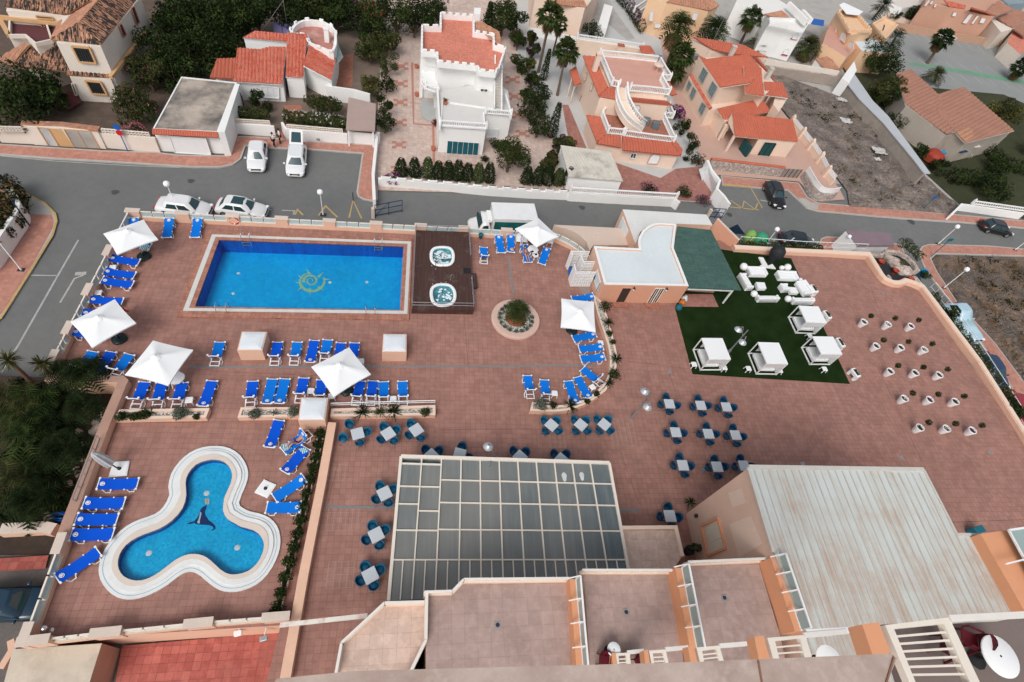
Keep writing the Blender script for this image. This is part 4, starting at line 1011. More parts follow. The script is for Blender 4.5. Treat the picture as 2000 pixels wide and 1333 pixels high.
m=MB();R=[];dr=(tp_-mid_).normalized();e1=dr.cross(Vector((0,0,1))).normalized();e2=dr.cross(e1)
for t,rad in((0,.05),(.04,.25),(.3,.24),(.6,.2),(.85,.15),(1,.04)):
 q=mid_.lerp(tp_,t);R.append([q+(e1*cos(a)+e2*sin(a))*rad*(1+.3*(k%2))for k,a in enumerate([-2*pi*k/14 for k in range(14)])])
m.loft(R,cap1=True);m.build('folded_canopy',mat('grey_canvas',(.50,.50,.50),.9,.15,4),r)
# cafe tables and chairs
def tub_proto(mt):
 r=thing('tub_chair','proto','chair');m=MB();m.lathe([(.001,.40),(.20,.40),(.245,.43),(.24,.46),(.001,.45)],14);m.build('seat',mt,r,False)
 m=MB();R0=[];
 for k in range(15):
  a=radians(-35+250*k/14);hgt=.60+.22*max(0,sin(a))**1.2
  R0.append([Vector((rr*cos(a),rr*sin(a),zz))for rr,zz in((.215,.42),(.265,.60),(.30,hgt),(.33,hgt-.01),(.295,.58),(.24,.40))])
 m.loft(R0[::-1],closed=True,cap0=True,cap1=True,smooth=True);m.build('backrest',mt,r,False)
 for sx in(-1,1):
  for sy in(-1,1):m=MB();m.tube([(sx*.16,sy*.16,.41),(sx*.25,sy*.25,0)],.014,5);m.build('leg',M77,r,False)
 return r
def cafe_proto():
 r=thing('cafe_table','proto','table');m=MB();m.rbox((0,0,.73),(.78,.78,.035),r=.025);m.build('table_top',M80,r,False)
 m=MB();m.lathe([(.05,.05),(.03,.08),(.03,.70),(.09,.71)],10);m.build('column',M77,r,False)
 m=MB();m.box((0,0,.025),(.62,.07,.04));m.box((0,0,.03),(.07,.62,.04));m.build('foot',M77,r,False);return r
TT=cafe_proto();CH={'t':tub_proto(M82),'n':tub_proto(M51)};used=set()
def chair(p,rz,col,label):
 l='blue tub chair '+label
 if col not in used:
  used.add(col);c=CH[col];c.location=(p[0],p[1],0);c.rotation_euler=(0,0,rz);c['label']=l;c['group']='blue tub chairs at the cafe tables';return
 dup(CH[col],(p[0],p[1],0),rz,l)
SIDE={0:'right of',1:'behind',2:'left of',3:'in front of'}
SIDE45={0:'at far right of',1:'at far left of',2:'at near left of',3:'at near right of'}
def cafe(reg,x,y,deg,lab,col='n',skip=(),extra=None):
 p=W1(reg,x,y,.73);rz=radians(deg)
 if 'T' not in used:
  used.add('T');TT.location=(p.x,p.y,0);TT.rotation_euler=(0,0,rz);TT['label']='grey square cafe table '+lab;TT['group']='grey square cafe tables'
 else:dup(TT,(p.x,p.y,0),rz,'grey square cafe table '+lab)
 for k in range(4):
  if k in skip:continue
  a=rz+k*pi/2;dd=.56+.05*rnd.random();j=(rnd.random()-.5)*.14
  q=(p.x+dd*cos(a)-j*sin(a),p.y+dd*sin(a)+j*cos(a));short=lab
  chair(q,a-pi/2+(rnd.random()-.5)*.3,col,(SIDE45 if 15<deg<75 else SIDE)[k]+' the table '+short)
PXs=PX
cafe(B4,1170,968,18,'leftmost below the planter','t',(2,1));
chair(W1(B4,1110,905,.45),.9,'t','pushed back at the far left of the leftmost planter table')
chair(W1(B4,1060,1012,.45),0.1,'t','standing loose left of the leftmost planter table')
cafe(B4,1405,968,36,'second below the planter','t');cafe(B4,1620,940,36,'third below the planter','t',(0,))
cafe(B5,695,1060,45,'left of three below the curved planter','t');cafe(B5,920,1058,45,'middle of three below the curved planter','t');cafe(B5,1100,1055,45,'right of three below the curved planter','t')
cafe(C2,363,118,45,'leftmost behind the glass roof');cafe(C2,580,105,-14,'second behind the glass roof','n',(2,));cafe(C2,1042,128,45,'third behind the glass roof');cafe(C2,1358,148,45,'rightmost behind the glass roof')
cafe(C1,1222,48,28,'upper one left of the glass roof','t');cafe(C1,1165,330,28,'middle one left of the glass roof','t');cafe(C1,1125,605,28,'lower one left of the glass roof','t')
for(x,y),lab in(((1307.7,789),'back row left by the lamp'),((1369,792),'back row middle'),((1419,795),'back row right'),((1320,844.4),'second row left'),((1384,847.5),'second row middle'),((1437,850),'second row right'),((1334,909),'third row left'),((1401,912),'third row middle'),((1453.6,910),'third row right by the white roof'),((1308.7,1008),'alone beside the peach wall')):cafe(PX,x,y,0,lab)
# lounge furniture on the dark turf
def sofa(pts,back,label,name='sofa',h=.62,sh=.36):
 """pts: 4 top corners (D6) in order; back: index of the edge that carries the backrest"""
 w=ccw(W(D6,pts,sh));r=thing(name,label,'sofa' if name=='sofa' else 'armchair',(w[0].x,w[0].y,0),group='white lounge seats on the dark turf')
 c=cen(w)
 e=(w[1]-w[0]);a=math.atan2(e.y,e.x);lx=((w[1]-w[0]).length+(w[2]-w[3]).length)/2;ly=((w[2]-w[1]).length+(w[3]-w[0]).length)/2
 M=Matrix.Rotation(a,3,'Z');P=lambda x,y,z:M@Vector((x,y,0))+Vector((c.x,c.y,z))
 m=MB();m.rbox(P(0,0,sh/2),(lx,ly,sh),a,r=.04);m.build('seat',M97,r)
 t=.2
 def slabp(side,hh,nm):
  m=MB()
  if side=='x+':m.rbox(P(lx/2-t/2,0,hh/2),(t,ly+.01,hh),a,r=.05)
  if side=='x-':m.rbox(P(-lx/2+t/2,0,hh/2),(t,ly+.01,hh),a,r=.05)
  if side=='y+':m.rbox(P(0,ly/2-t/2,hh/2),(lx+.012,t,hh),a,r=.05)
  if side=='y-':m.rbox(P(0,-ly/2+t/2,hh/2),(lx+.012,t,hh),a,r=.05)
  m.build(nm,M97,r)
 d={'x+':M@Vector((1,0,0)),'x-':M@Vector((-1,0,0)),'y+':M@Vector((0,1,0)),'y-':M@Vector((0,-1,0))}
 bk=max(d,key=lambda k:d[k].dot(Vector(back)+Vector((0,0,0))))
 slabp(bk,h,'backrest')
 for sd in(('x+','x-')if bk[0]=='y' else('y+','y-')):slabp(sd,h*.92,'armrest')
 m=MB();k1=(lx-.44 if bk[0]=='y' else lx-.26);k2=(ly-.26 if bk[0]=='y' else ly-.44)
 off={'x+':(-.1,0),'x-':(.1,0),'y+':(0,-.1),'y-':(0,.1)}[bk]
 m.rbox(P(off[0],off[1],sh+.045),(k1,k2,.09),a,r=.03);m.build('cushion',M94,r)
 return r
Nn,Ss,Ee,Ww=(0,1,0),(0,-1,0),(1,0,0),(-1,0,0)
sofa([(395,420),(620,430),(655,520),(420,515)],Nn,'white sofa at the back left of the lounge group')
sofa([(300,515),(375,500),(470,690),(365,695)],Ww,'white sofa along the left of the lounge group')
sofa([(520,790),(785,790),(812,845),(535,845)],Ss,'white sofa seen from behind at the near left of the group')
sofa([(800,480),(1025,490),(1055,570),(780,560)],Nn,'white sofa at the back right of the lounge group')
sofa([(1050,605),(1165,600),(1235,760),(1115,775)],Ee,'white sofa along the right edge of the turf')
sofa([(985,815),(1240,820),(1265,875),(985,875)],Ss,'white sofa seen from behind above the upper daybed')
sofa([(820,645),(920,640),(940,715),(845,720)],Ww,'white armchair beside the small white table on the turf','armchair')
def pouf(reg,pts,h,label):
 w=W(reg,pts,h);m=MB();m.prism(w,0,h-.03);m.prism(inset(w,.03),h-.03,h);tag(m.build('lounge_table',M97),label,'table')
pouf(D6,[(512,605),(625,612),(650,690),(540,690)],.38,'low square white table inside the left lounge group')
pouf(D6,[(935,668),(1030,675),(1070,748),(965,745)],.38,'low square white table touching the right hand sofa')
def balllamp(reg,x,y,rad,label):
 p=W1(reg,x,y,rad);r=thing('ball_lamp',label,'lamp',(p.x,p.y,0),group='white ball lamps on the turf')
 m=MB();m.ball((p.x,p.y,rad),rad,16,10);m.build('globe',M97,r);m=MB();m.lathe([(rad*.45,0),(rad*.4,.05)],12,(p.x,p.y,0));m.build('base',M77,r)
for x,y,q,lb in((350,408,.37,'large white ball lamp at the back left of the lounge'),(585,415,.24,'small white ball lamp behind the back left sofa'),(845,425,.25,'small white ball lamp beside the larger one at the back'),(920,418,.36,'large white ball lamp at the back right of the lounge'),(485,762,.32,'white ball lamp left of the near left sofa'),(928,828,.32,'white ball lamp left of the near right sofa'),(1088,582,.22,'small white ball lamp at the head of the right sofa'),(1250,838,.22,'small white ball lamp on the right end of the near sofa')):balllamp(D6,x,y,q,lb)
def daybed(cor,z,label,side):
 w=ccw(W(B6,cor,z));c=cen(w);e=[w[i]-w[i-1]for i in range(4)]
 k=max(range(4),key=lambda i:e[i].normalized().x);a=math.atan2(e[k].y,e[k].x);lx=(e[k].length+e[(k+2)%4].length)/2;ly=(e[(k+1)%4].length+e[(k+3)%4].length)/2
 r=thing('daybed',label,'daybed',(c.x,c.y,0),a,'white canopy daybeds on the turf');hx,hy=lx/2,ly/2
 m=MB()
 for x in(-hx,hx):m.bar((x,-hy,.1),(x,hy,.1),.07,.1)
 for y in(-hy,hy):m.bar((-hx,y,.1),(hx,y,.1),.07,.1)
 for x in(-hx,hx):m.bar((x,-hy,z-.04),(x,hy,z-.04),.07,.07)
 for y in(-hy,hy):m.bar((-hx,y,z-.04),(hx,y,z-.04),.07,.07)
 m.build('frame',M96,r,False)
 for x in(-hx,hx):
  for y in(-hy,hy):m=MB();m.box((x,y,z/2),(.075,.075,z));m.build('post',M96,r,False)
 m=MB();m.rbox((.05,.05,.3),(lx-.42,ly-.4,.26),r=.06);m.build('mattress',M94,r,False)
 m=MB();m.box((0,0,z+.01),(lx+.06,ly+.06,.04));m.build('canopy',M94,r,False)
 m=MB();m.box((hx-.04,0,z/2+.1),(.03,ly-.1,z-.3));m.build('side_curtain',M94,r,False)
 m=MB();m.box((.15,hy-.04,z/2+.25),(lx*.7,.03,z-.6));m.build('back_curtain',M94,r,False)
 m=MB();m.box((0,-hy+.04,z-.36),(lx-.1,.02,.6));m.build('valance',mat('sheer_fabric',(.62,.62,.62),.9,.05,3),r,False)
 for s in(-.4,.4):m=MB();m.rbox((hx-.42,s,.50),(.3,.55,.16),r=.05);m.build('pillow',M94,r,False)
 return r
daybed([(365,500),(550,505),(620,700),(410,700)],1.72,'white canopy daybed at the near left of the dark turf',0)
daybed([(910,540),(1100,550),(1165,745),(960,740)],1.72,'white canopy daybed in the middle of the near turf edge',0)
daybed([(1292,190),(1478,196),(1542,350),(1355,342)],1.72,'white canopy daybed right behind the near sofa',0)
daybed([(1428,482),(1622,492),(1692,652),(1495,650)],1.72,'white canopy daybed at the near right corner of the turf',0)
for x,y,lb in((280,745,'left of the near left daybed'),(572,778,'at the right corner of the near left daybed'),(805,785,'left of the middle daybed'),(1108,805,'at the right corner of the middle daybed'),(1398,470,'between the two right hand daybeds'),(1540,790,'in front of the near right daybed')):
 p=W1(B6,x,y,.45);dup(ST,(p.x,p.y,0),.05,'small square white stool '+lb,'white stools at the daybeds')
def fbench(reg,a,b,label):
 A=W1(reg,*a,.75);Bp=W1(reg,*b,.75);c=(A+Bp)/2;d=Bp-A;rz=math.atan2(d.y,d.x);Ln=d.length
 r=thing('flower_trough',label,'planter',(c.x,c.y,0),rz,'white bridge shaped flower troughs');m=MB()
 for s in(-1,1):m.rbox((s*(Ln/2-.13),0,.26),(.26,.46,.52),r=.04)
 m.rbox((0,0,.52),(Ln,.48,.3),r=.05);m.build('trough',M97,r,False)
 m=MB();m.box((0,0,.672),(Ln-.3,.26,.02));m.build('soil',soil,r,False)
 m=MB()
 for _ in range(60):
  p=Vector(((rnd.random()-.5)*(Ln-.35),(rnd.random()-.5)*.24,.7+rnd.random()*.14));leaf(m,p,.05,rnd,0 if rnd.random()<.7 else 1)
 m.build('flowers',[M43,M45],r,False);return r
 # skylight boxes
def skylight(reg,top,z,label):
 w=W(reg,top,z);c=cen(w);r=thing('skylight_box',label,'skylight',(c.x,c.y,0),group='peach boxes with white domes')
 m=MB();m.wallring(w,inset(w,.10),-.05,z,0);m.build('box',M55,r)
 m=MB();i0=inset(w,.06);rows=[]
 for k,(q,dz)in enumerate(((.06,.0),(.08,.05),(.3,.11),(.55,.135))):rows.append([Vector((p[0],p[1],z+dz))for p in inset(w,q)])
 m.loft(rows,cap1=True,smooth=False);m.build('dome',mat('opal_dome',(.68,.72,.755),.3,.05,2),r);return r
skylight(B4,[(283,188),(478,190),(440,332),(247,332)],1.22,'peach skylight box with white dome between sunbeds, leftmost')
skylight(B4,[(1366,207),(1545,208),(1545,345),(1356,345)],1.22,'peach skylight box with white dome standing alone, rightmost')
skylight(B4,[(738,692),(945,695),(920,868),(713,868)],1.22,'peach skylight box with white dome at the end of the long planter')
# planters
def planter(label,outer,h,t=.16,gz=None,fill=M95,name='planter'):
 r=thing(name,label,'planter',(outer[0][0],outer[0][1],0));m=MB();inn=inset(outer,t)
 m.wallring(outer,inn,-.05,h,0,1);m.build('wall',[M55,M58],r)
 m=MB();m.up([(p[0],p[1],(gz or h-.12))for p in inset(outer,t-.01)]);m.build('gravel',fill,r);return r
P1=W(B3,[(915,628),(1605,616),(1577,690),(862,706)],.45)
planter('peach planter with white gravel at the end of the garden wall',P1,.45,.2)
P2=W(B4,[(275,768),(716,766),(714,838),(250,846)],.45)
planter('peach planter with grey bushes left of the front skylight box',P2,.45,.16)
P3=W(B4,[(968,778),(1766,750),(1766,828),(960,838)],.45)
planter('peach planter with spiky bushes right of the front skylight box',P3,.45,.2)
ci=W(B5,[(1010,55),(1045,200),(1100,365),(1135,490),(1140,620),(1110,720),(1040,800),(940,868),(800,905),(640,908),(548,880)],.5)
co=W(B5,[(530,950),(700,958),(830,945),(955,900),(1070,830),(1140,760),(1180,665),(1198,560),(1180,440),(1120,220),(1075,110)],.5)
planter('long curved peach planter sweeping round the sunbeds to the pool house',SP_(ci,2)+SP_(co,2),.5,.17)
PL=W(PX,[(636,836),(618,912),(597,1005),(570,1110),(545,1207)],.3);PR=W(PX,[(531,1207),(556,1110),(585,1003),(607,910),(622,838)],.3)
planter('long narrow planter of dark shrubs beside the paddling pool',PL+PR,.22,.07,.18,soil)
def fl(reg,x,y,z=.4):return W1(reg,x,y,z)
for i,(x,y,rr)in enumerate(((945,690,.42),(1040,690,.36),(1105,680,.42))):bush('small dark green bush in the corner planter, '+('leftmost','middle','rightmost')[i]+' of three',fl(B3,x,y,.33),rr,.5,[M43,M41],380,.07,20+i,'bushes in the corner planter')
bush('pale grey green round bush in the corner planter beside the side table',fl(B3,1395,680,.33),.5,.85,M42,700,.07,31)
bush('low green bush at the right end of the corner planter',fl(B3,1510,690,.33),.28,.3,[M43],220,.06,32)
tuft('thin spiky plant standing upright in the corner planter',fl(B3,1165,650,.33),.5,16,33,M43)
bush('grey round bush left in the planter by the front skylight box',fl(B4,385,832,.33),.42,.6,M42,520,.06,34);bush('grey round bush touching the front skylight box',fl(B4,680,815,.33),.46,.65,M42,560,.06,35)
tuft('small thin plant between the two grey bushes',fl(B4,535,815,.33),.4,14,36,M42)
tuft('large spiky bush first right of the front skylight box',fl(B4,1210,815,.33),.85,70,37,M41,w=.02);tuft('yellow green spiky bush in the middle of the right planter',fl(B4,1345,815,.33),.7,60,38,M44,w=.02)
tuft('dark spiky bush beside the yellow green one',fl(B4,1440,810,.33),.85,75,39,M41,w=.02);bush('low round bush at the right end of the right planter',fl(B4,1685,812,.33),.42,.45,[M43,M44],420,.06,40)
for i,(x,y,k,rr)in enumerate(((1105,170,'b',.62),(1120,285,'t',.75),(1135,365,'b',.35),(1160,430,'b',.28),(1185,560,'t',.75),(1165,690,'b',.6),(1128,745,'t',.65),(1040,830,'b',.3),(965,885,'b',.28),(835,920,'t',.8),(700,915,'b',.36),(605,920,'b',.62))):
 lb=('big leafy bush by the pool house wall','spiky dark plant below the big leafy bush','small green bush level with the parasol base','small yellow green bush beside a side table','spiky plant opposite the parallel sunbeds','rounded bush in the planter bend','spiky plant behind the slanting sunbed','tiny bush in the gravel at the bend','tiny bush near the planter foot','large spiky plant at the foot of the curved planter','low dark bush near the planter tip','grey feathery bush at the planter tip')[i]
 p=fl(B5,x,y,.42)
 if k=='t':tuft(lb,p,rr,60,50+i,M41,'plants in the curved planter',w=.022)
 else:bush(lb,p,rr,rr*1.1,M42 if i==11 else([M44]if i==3 else[M43,M41]),420 if rr>.4 else 220,.07,50+i,'plants in the curved planter')
pl_=[((PL[i]+PR[4-i])/2)for i in range(5)];r9=random.Random(9)
Ls=[(pl_[i+1]-pl_[i]).length for i in range(4)];tot=sum(Ls)
for k in range(14):
 s=tot*(k+.5)/14;i=0
 while i<3 and s>Ls[i]:s-=Ls[i];i+=1
 q=pl_[i].lerp(pl_[i+1],s/Ls[i]);bush('dark leafy shrub in the long narrow planter beside the long peach wall',(q.x,q.y,.17),.40+.1*r9.random(),.5+.2*r9.random(),[M43,M41],330,.08,70+k,'shrubs in the long narrow planter')
c=W1(B5,422,240,.3);r=thing('round_planter','round pink planter ringed with small bushes around a short palm','planter',(c.x,c.y,0))
Rr=(W1(B5,607,250,.25)-W1(B5,238,240,.25)).length/2
m=MB();m.lathe([(Rr,-.05),(Rr,.22),(Rr-.06,.28),(Rr-.5,.28),(Rr-.54,.2)],40,c*1.0-Vector((0,0,c.z)),smooth=False);m.build('rim',mat('pale_pink_rim',(.60,.42,.35),.8,.08,1.2),r)
m=MB();m.lathe([(Rr-.54,.2),(.001,.24)],30,(c.x,c.y,0));m.build('gravel',M95,r)
m=MB();m.lathe([(.85,.22),(.6,.35),(.001,.45)],18,(c.x+.0,c.y,0));m.build('soil_mound',mat('red_soil',(.27,.095,.045),.95,.3,3,bump=.6),r)
for k in range(18):
 a=2*pi*k/18+.1
 if.15<a<.5:continue
 bush('small grey green ball bush in the ring around the short palm',(c.x+1.35*cos(a),c.y+1.35*sin(a),.22),.2,.3,M42,120,.05,90+k,'ball bushes in the round planter')
palm('short bushy palm in the round pink planter',(c.x,c.y,.4),.9,'feather',46,1.35,5,[M43,M44],tr=.16)
# hot tub platform
zp=.62
pc=W(A8,[(45,470),(455,485),(490,1080),(15,1072)],zp);pb=pc
r=thing('hot_tub_deck','dark wooden raised deck carrying two hot tubs with metal railings','deck',cen(pc).xy.to_3d())
tubs=[W(A8,[(200,600),(300,600),(340,640),(342,705),(310,742),(240,748),(190,738),(158,700),(158,635)],zp),W(A8,[(205,885),(300,885),(350,930),(355,1000),(320,1045),(250,1058),(190,1045),(160,1000),(158,925)],zp)]
m=MB();o=ccw(pc);loops=[[Vector((p.x,p.y,zp))for p in o]];allv=loops[0][:];tin=[ccw(SP_(t,3,True))for t in tubs]
for t in tin:q=[Vector((p[0],p[1],zp))for p in inset(t,.12)];loops.append(q);allv+=q
fs=[]
for a,b,c_ in tessellate_polygon(loops):
 nn=(allv[b]-allv[a]).cross(allv[c_]-allv[a]);fs.append([a,b,c_]if nn.z>=0 else[a,c_,b])
m.add(allv,fs)
for i in range(4):
 a,b=o[i],o[(i+1)%4];m.add([(a.x,a.y,0),(b.x,b.y,0),(b.x,b.y,zp),(a.x,a.y,zp)],[[0,1,2,3]])
m.build('platform',M101,r)
def rail_run(parent,pts,h,n,mt,rails=(1.,.55),nm='handrail'):
 m=MB()
 for k in rails:m.tube([(p.x,p.y,p.z+h*k)for p in pts],.022,5)
 L_=[(pts[i+1]-pts[i]).length for i in range(len(pts)-1)];tot=sum(L_)
 for k in range(n+1):
  s=tot*k/n;i=0
  while i<len(L_)-1 and s>L_[i]+1e-6:s-=L_[i];i+=1
  q=pts[i].lerp(pts[i+1],min(1,s/L_[i]));m.tube([q,q+Vector((0,0,h))],.018,5)
 m.build(nm,mt,parent)
e=[Vector((p[0],p[1],zp))for p in W(A8,[(50,478),(445,492)],zp)];rail_run(r,e,.75,3,M77)
rail_run(r,W(A8,[(20,1068),(485,1075)],zp),.75,3,M10);rail_run(r,W(A8,[(47,480),(20,1066)],zp),.75,4,M10)
rail_run(r,W(A8,[(450,500),(462,700)],zp),.75,2,M10);rail_run(r,W(A8,[(470,860),(486,1072)],zp),.75,2,M10)
m=MB();st_=W(A8,[(465,800),(510,800),(522,905),(480,905)],.3);m.prism(st_,0,.3);m.build('step',M101,r)
m=MB();m.prism(W(A8,[(412,760),(465,760),(470,800),(412,800)],zp+.02),zp,zp+.02);m.build('landing',M5,r)
for i,t in enumerate(tin):
 c=cen([p for p in t]);hr=thing('hot_tub',('white rimmed hot tub full of foam at the far end of the wooden deck','white rimmed hot tub with blue seats at the near end of the wooden deck')[i],'hot tub',(c.x,c.y,zp))
 m=MB();rows=[[Vector((p[0],p[1],z))for p in inset(t,q)]for q,z in((-.01,zp+.004),(-.01,zp+.07),(.03,zp+.10),(.2,zp+.10),(.25,zp+.06))];m.loft(rows,smooth=True);m.build('rim',M97,hr)
 m=MB();rows=[[Vector((p[0],p[1],z))for p in inset(t,q)]for q,z in((.24,zp+.08),(.3,zp-.25),(.55,zp-.28),(.62,zp-.5))];m.loft(rows,cap1=True,smooth=True);m.build('shell',M75,hr)
 m=MB();m.up([(p[0],p[1],zp-.02)for p in inset(t,.245)]);m.build('water',M76,hr)
 m=MB();rr=random.Random(4+i)
 for k in range(150 if i==0 else 34):
  a=rr.random()*2*pi;q=.75*rr.random()**.6;s=.03+.09*rr.random()
  if i==0 and-.2<q*sin(a)+.3<.2 and q*cos(a)>-.1:continue
  x,y=c.x+q*cos(a)*.95,c.y+q*sin(a)
  m.poly([(x+s*cos(b)*(1+.4*sin(3*b+k)),y+s*sin(b),zp-.012+.002*(k%4))for b in[2*pi*j/9 for j in range(9)]])
 m.build('foam',M27,hr)
 for q in((170,745),(200,770),(255,748))if i==0 else((175,885),(240,875),(280,870)):
  p=W1(A8,q[0],q[1],zp);m=MB();m.lathe([(.05,0),(.05,.06),(.03,.09),(.001,.09)],8,p);m.build('valve',M77,hr)
m=MB();p=W1(A8,310,870,zp);m.tube([p,p+Vector((0,0,.9)),p+Vector((.12,.05,.95)),p+Vector((.12,.05,.5))],.02,6);tag(m.build('grab_rail',M10),'chrome grab rail between the two hot tubs','rail')
m=MB();p=W1(A8,197,745,zp);m.tube([p,p+Vector((0,0,.7)),p+Vector((.02,.25,.72)),p+Vector((.02,.25,.05))],.018,6);tag(m.build('grab_rail',M19),'thin dark grab rail at the far hot tub','rail')
# pool ladders, life ring, bits
for x0,x1,y,far,lb in((285,350,545,1,'chrome pool ladder at the far left of the big pool'),(1300,1358,585,1,'chrome pool ladder at the far right of the big pool'),(105,183,1058,0,'chrome grab rails at the near left corner of the big pool'),(1240,1308,1080,0,'chrome grab rails at the near right of the big pool')):
 a=W1(A7,x0,y,.12);b=W1(A7,x1,y,.12);r=thing('pool_ladder',lb,'ladder',a,group='chrome pool ladders');s=1 if far else-1
 for q in(a,b):
  m=MB();m.tube([q+Vector((0,.55*s,0)),q+Vector((0,.5*s,.62)),q+Vector((0,.3*s,.74)),q+Vector((0,-.02*s,.6)),q+Vector((0,-.12*s,.2)),q+Vector((0,-.12*s,-.75))],.024,6);m.build('handrail',M10,r)
 for z in(-.15,-.45):m=MB();m.bar(a+Vector((0,-.12*s,z)),b+Vector((0,-.12*s,z)),.09,.03);m.build('tread',M77,r)
p=W1(A7,226,392,.45);r=thing('life_ring','red and white life ring hanging on the far parapet','life ring',(p.x,p.y,.5))
for k in range(4):
 m=MB();m.tube([(p.x+.36*cos(t),p.y-.12,.52+.36*sin(t))for t in[pi/2*k+.13+j*(pi/2-.26)/6 for j in range(7)]],.085,8);m.build('segment',M64,r)
 m=MB();m.tube([(p.x+.36*cos(t),p.y-.12,.52+.36*sin(t))for t in[pi/2*k-.13+j*.26/3 for j in range(4)]],.09,8);m.build('band',M97,r)
p=W1(A8,545,512,.5);r=thing('litter_bin','small blue litter bin on legs against the far parapet','bin',(p.x,p.y,0));m=MB();m.lathe([(.15,.25),(.2,.62),(.22,.62),(.22,.66),(.001,.6)],12,(p.x,p.y,0),cap0=True);m.build('bucket',M81,r);m=MB();m.tube([(p.x,p.y,0),(p.x,p.y,.3)],.03,6);m.build('stand',M19,r)
# pool house
zr=2.35
rf=W(D8,[(398,540),(985,570),(975,490),(985,420),(1030,340),(1100,280),(1180,245),(1260,235),(1475,250),(1440,560),(1635,1060),(535,1040)],zr)
r=thing('pool_house','peach pool house with a flat white roof and curved parapet','building',cen(rf).xy.to_3d())
m=MB();m.wallring(rf,inset(rf,.24),-.3 if False else 0,zr,0,1);m.build('wall',[M55,M96],r)
m=MB();m.up([(p[0],p[1],zr-.16)for p in inset(rf,.2)]);m.build('roof',M98,r)
a=W1(D8,535,1040,zr);b=W1(D8,1635,1060,zr);fr=(b-a);fr.z=0;Lf=fr.length;ux=fr.normalized();nx=Vector((ux.y,-ux.x,0))
m=MB();A_,B_=a+nx*.006,b+nx*.006;m.poly([(A_.x,A_.y,0),(B_.x,B_.y,0),(B_.x,B_.y,zr-.1),(A_.x,A_.y,zr-.1)]);m.build('facade',M53,r)
def onwall(a,ux,nx,s,z,d=0):return a+ux*s+nx*d+Vector((0,0,z-a.z))
for s0,w_,nm in((1.75,.85,'door'),(4.75,.85,'barred_door')):
 m=MB();q=[onwall(a,ux,nx,s0,0.02,.012),onwall(a,ux,nx,s0+w_,0.02,.012),onwall(a,ux,nx,s0+w_,2.0,.012),onwall(a,ux,nx,s0,2.0,.012)];m.poly(q);d=m.build('door',mat('dark_doorway',(.05,.035,.03),.7,.2,3),r)
 f=MB()
 for s in(s0,s0+w_):f.bar(onwall(a,ux,nx,s,0,.03),onwall(a,ux,nx,s,2.0,.03),.06,.06)
 f.bar(onwall(a,ux,nx,s0,2.0,.03),onwall(a,ux,nx,s0+w_,2.0,.03),.06,.06)
 if nm=='barred_door':
  for s in(.25,.5,.75):f.bar(onwall(a,ux,nx,s0+w_*s,0,.04),onwall(a,ux,nx,s0+w_*s,2.0,.04),.05 if s!=.5 else.1,.04)
 f.build('frame',M53 if nm=='door' else M17,d)
 st=MB();q0=onwall(a,ux,nx,s0-.2,.06,.3);st.box(onwall(a,ux,nx,s0+w_/2,.05,.3),(w_+.5,.6,.1),math.atan2(ux.y,ux.x));st.build('doorstep',M86,r)
for s in(2.75,5.75):
 m=MB();c=onwall(a,ux,nx,s,1.95,.15);m.lathe([(.03,.2),(.11,.1),(.09,-.12),(.001,-.15)],8,c);m.build('wall_lamp',M7,r);m=MB();m.lathe([(.13,.1),(.02,.26),(.001,.26)],8,c);m.bar(c+Vector((0,0,.2)),onwall(a,ux,nx,s,2.15,0),.03,.03);m.build('lamp_cap',M19,r)
c0=W1(D8,398,540,zr);wv=(a-c0);wv.z=0;Lw=wv.length;vx=wv.normalized();nv=Vector((vx.y,-vx.x,0))
if nv.dot(Vector((-1,0,0)))<0:nv=-nv
m=MB();m.box(onwall(c0,vx,nv,Lw-1.35,1.35,.03),(1.5,.05,1.1),math.atan2(vx.y,vx.x));sg=m.build('sign',M96,r)
m=MB()
for z,s0,s1 in((1.75,-.45,.45),(1.62,-.5,.5),(1.5,-.5,.4),(1.38,-.5,.5),(1.26,-.5,.3),(1.14,-.5,.45)):m.bar(onwall(c0,vx,nv,Lw-1.35+s0,z,.062),onwall(c0,vx,nv,Lw-1.35+s1,z,.062),.012,.035)
m.build('text_lines',mat('grey_print',(.42,.46,.52),.6,.1,6),sg)
m=MB();m.box(onwall(c0,vx,nv,Lw-1.95,1.1,.06),(.32,.02,.5),math.atan2(vx.y,vx.x));m.build('blue_panel',M50,sg)
m=MB();m.box(onwall(c0,vx,nv,Lw-.62,1.35,.06),(.06,.02,1.05),math.atan2(vx.y,vx.x));m.build('blue_border',M50,sg)
gr=W(D8,[(1492,285,2.55),(1925,330,2.55),(2320,1110,2.1),(1635,1082,2.2),(1445,570,2.4)])
r=thing('open_shelter','open shelter with a dark green shingle roof beside the pool house','shelter',cen(gr).xy.to_3d())
m=MB();m.up(gr);m.up([p-Vector((0,0,.12))for p in gr]);
for i in range(5):
 p,q=gr[i],gr[(i+1)%5];m.poly([p-Vector((0,0,.12)),q-Vector((0,0,.12)),q,p])
m.build('roof',M32,r)
m=MB();p0=gr[3]-Vector((0,0,.26));p1=gr[2]-Vector((0,0,.26));m.bar(p0+Vector((.1,.15,0)),p1.lerp(p0,.12)+Vector((0,.15,0)),.12,.26);m.build('beam',M96,r)
g1=p1.lerp(p0,.13)+Vector((0,.15,0));m=MB();m.box((g1.x,g1.y,g1.z/2),(.12,.12,g1.z));m.build('post',M96,r)
m=MB();m.up(W(B1,[(930,960),(1145,960),(1190,1058),(880,1055)],.036));m.build('floor',M8,r)
m=MB();m.box(W1(B1,1040,900,.5),(3.2,.5,1.0));m.build('counter',M57,r)
br=W(D8,[(775,62),(1865,130),(1945,268),(1500,250),(1260,233),(1100,278),(1000,360),(965,470),(950,540)],1.25)
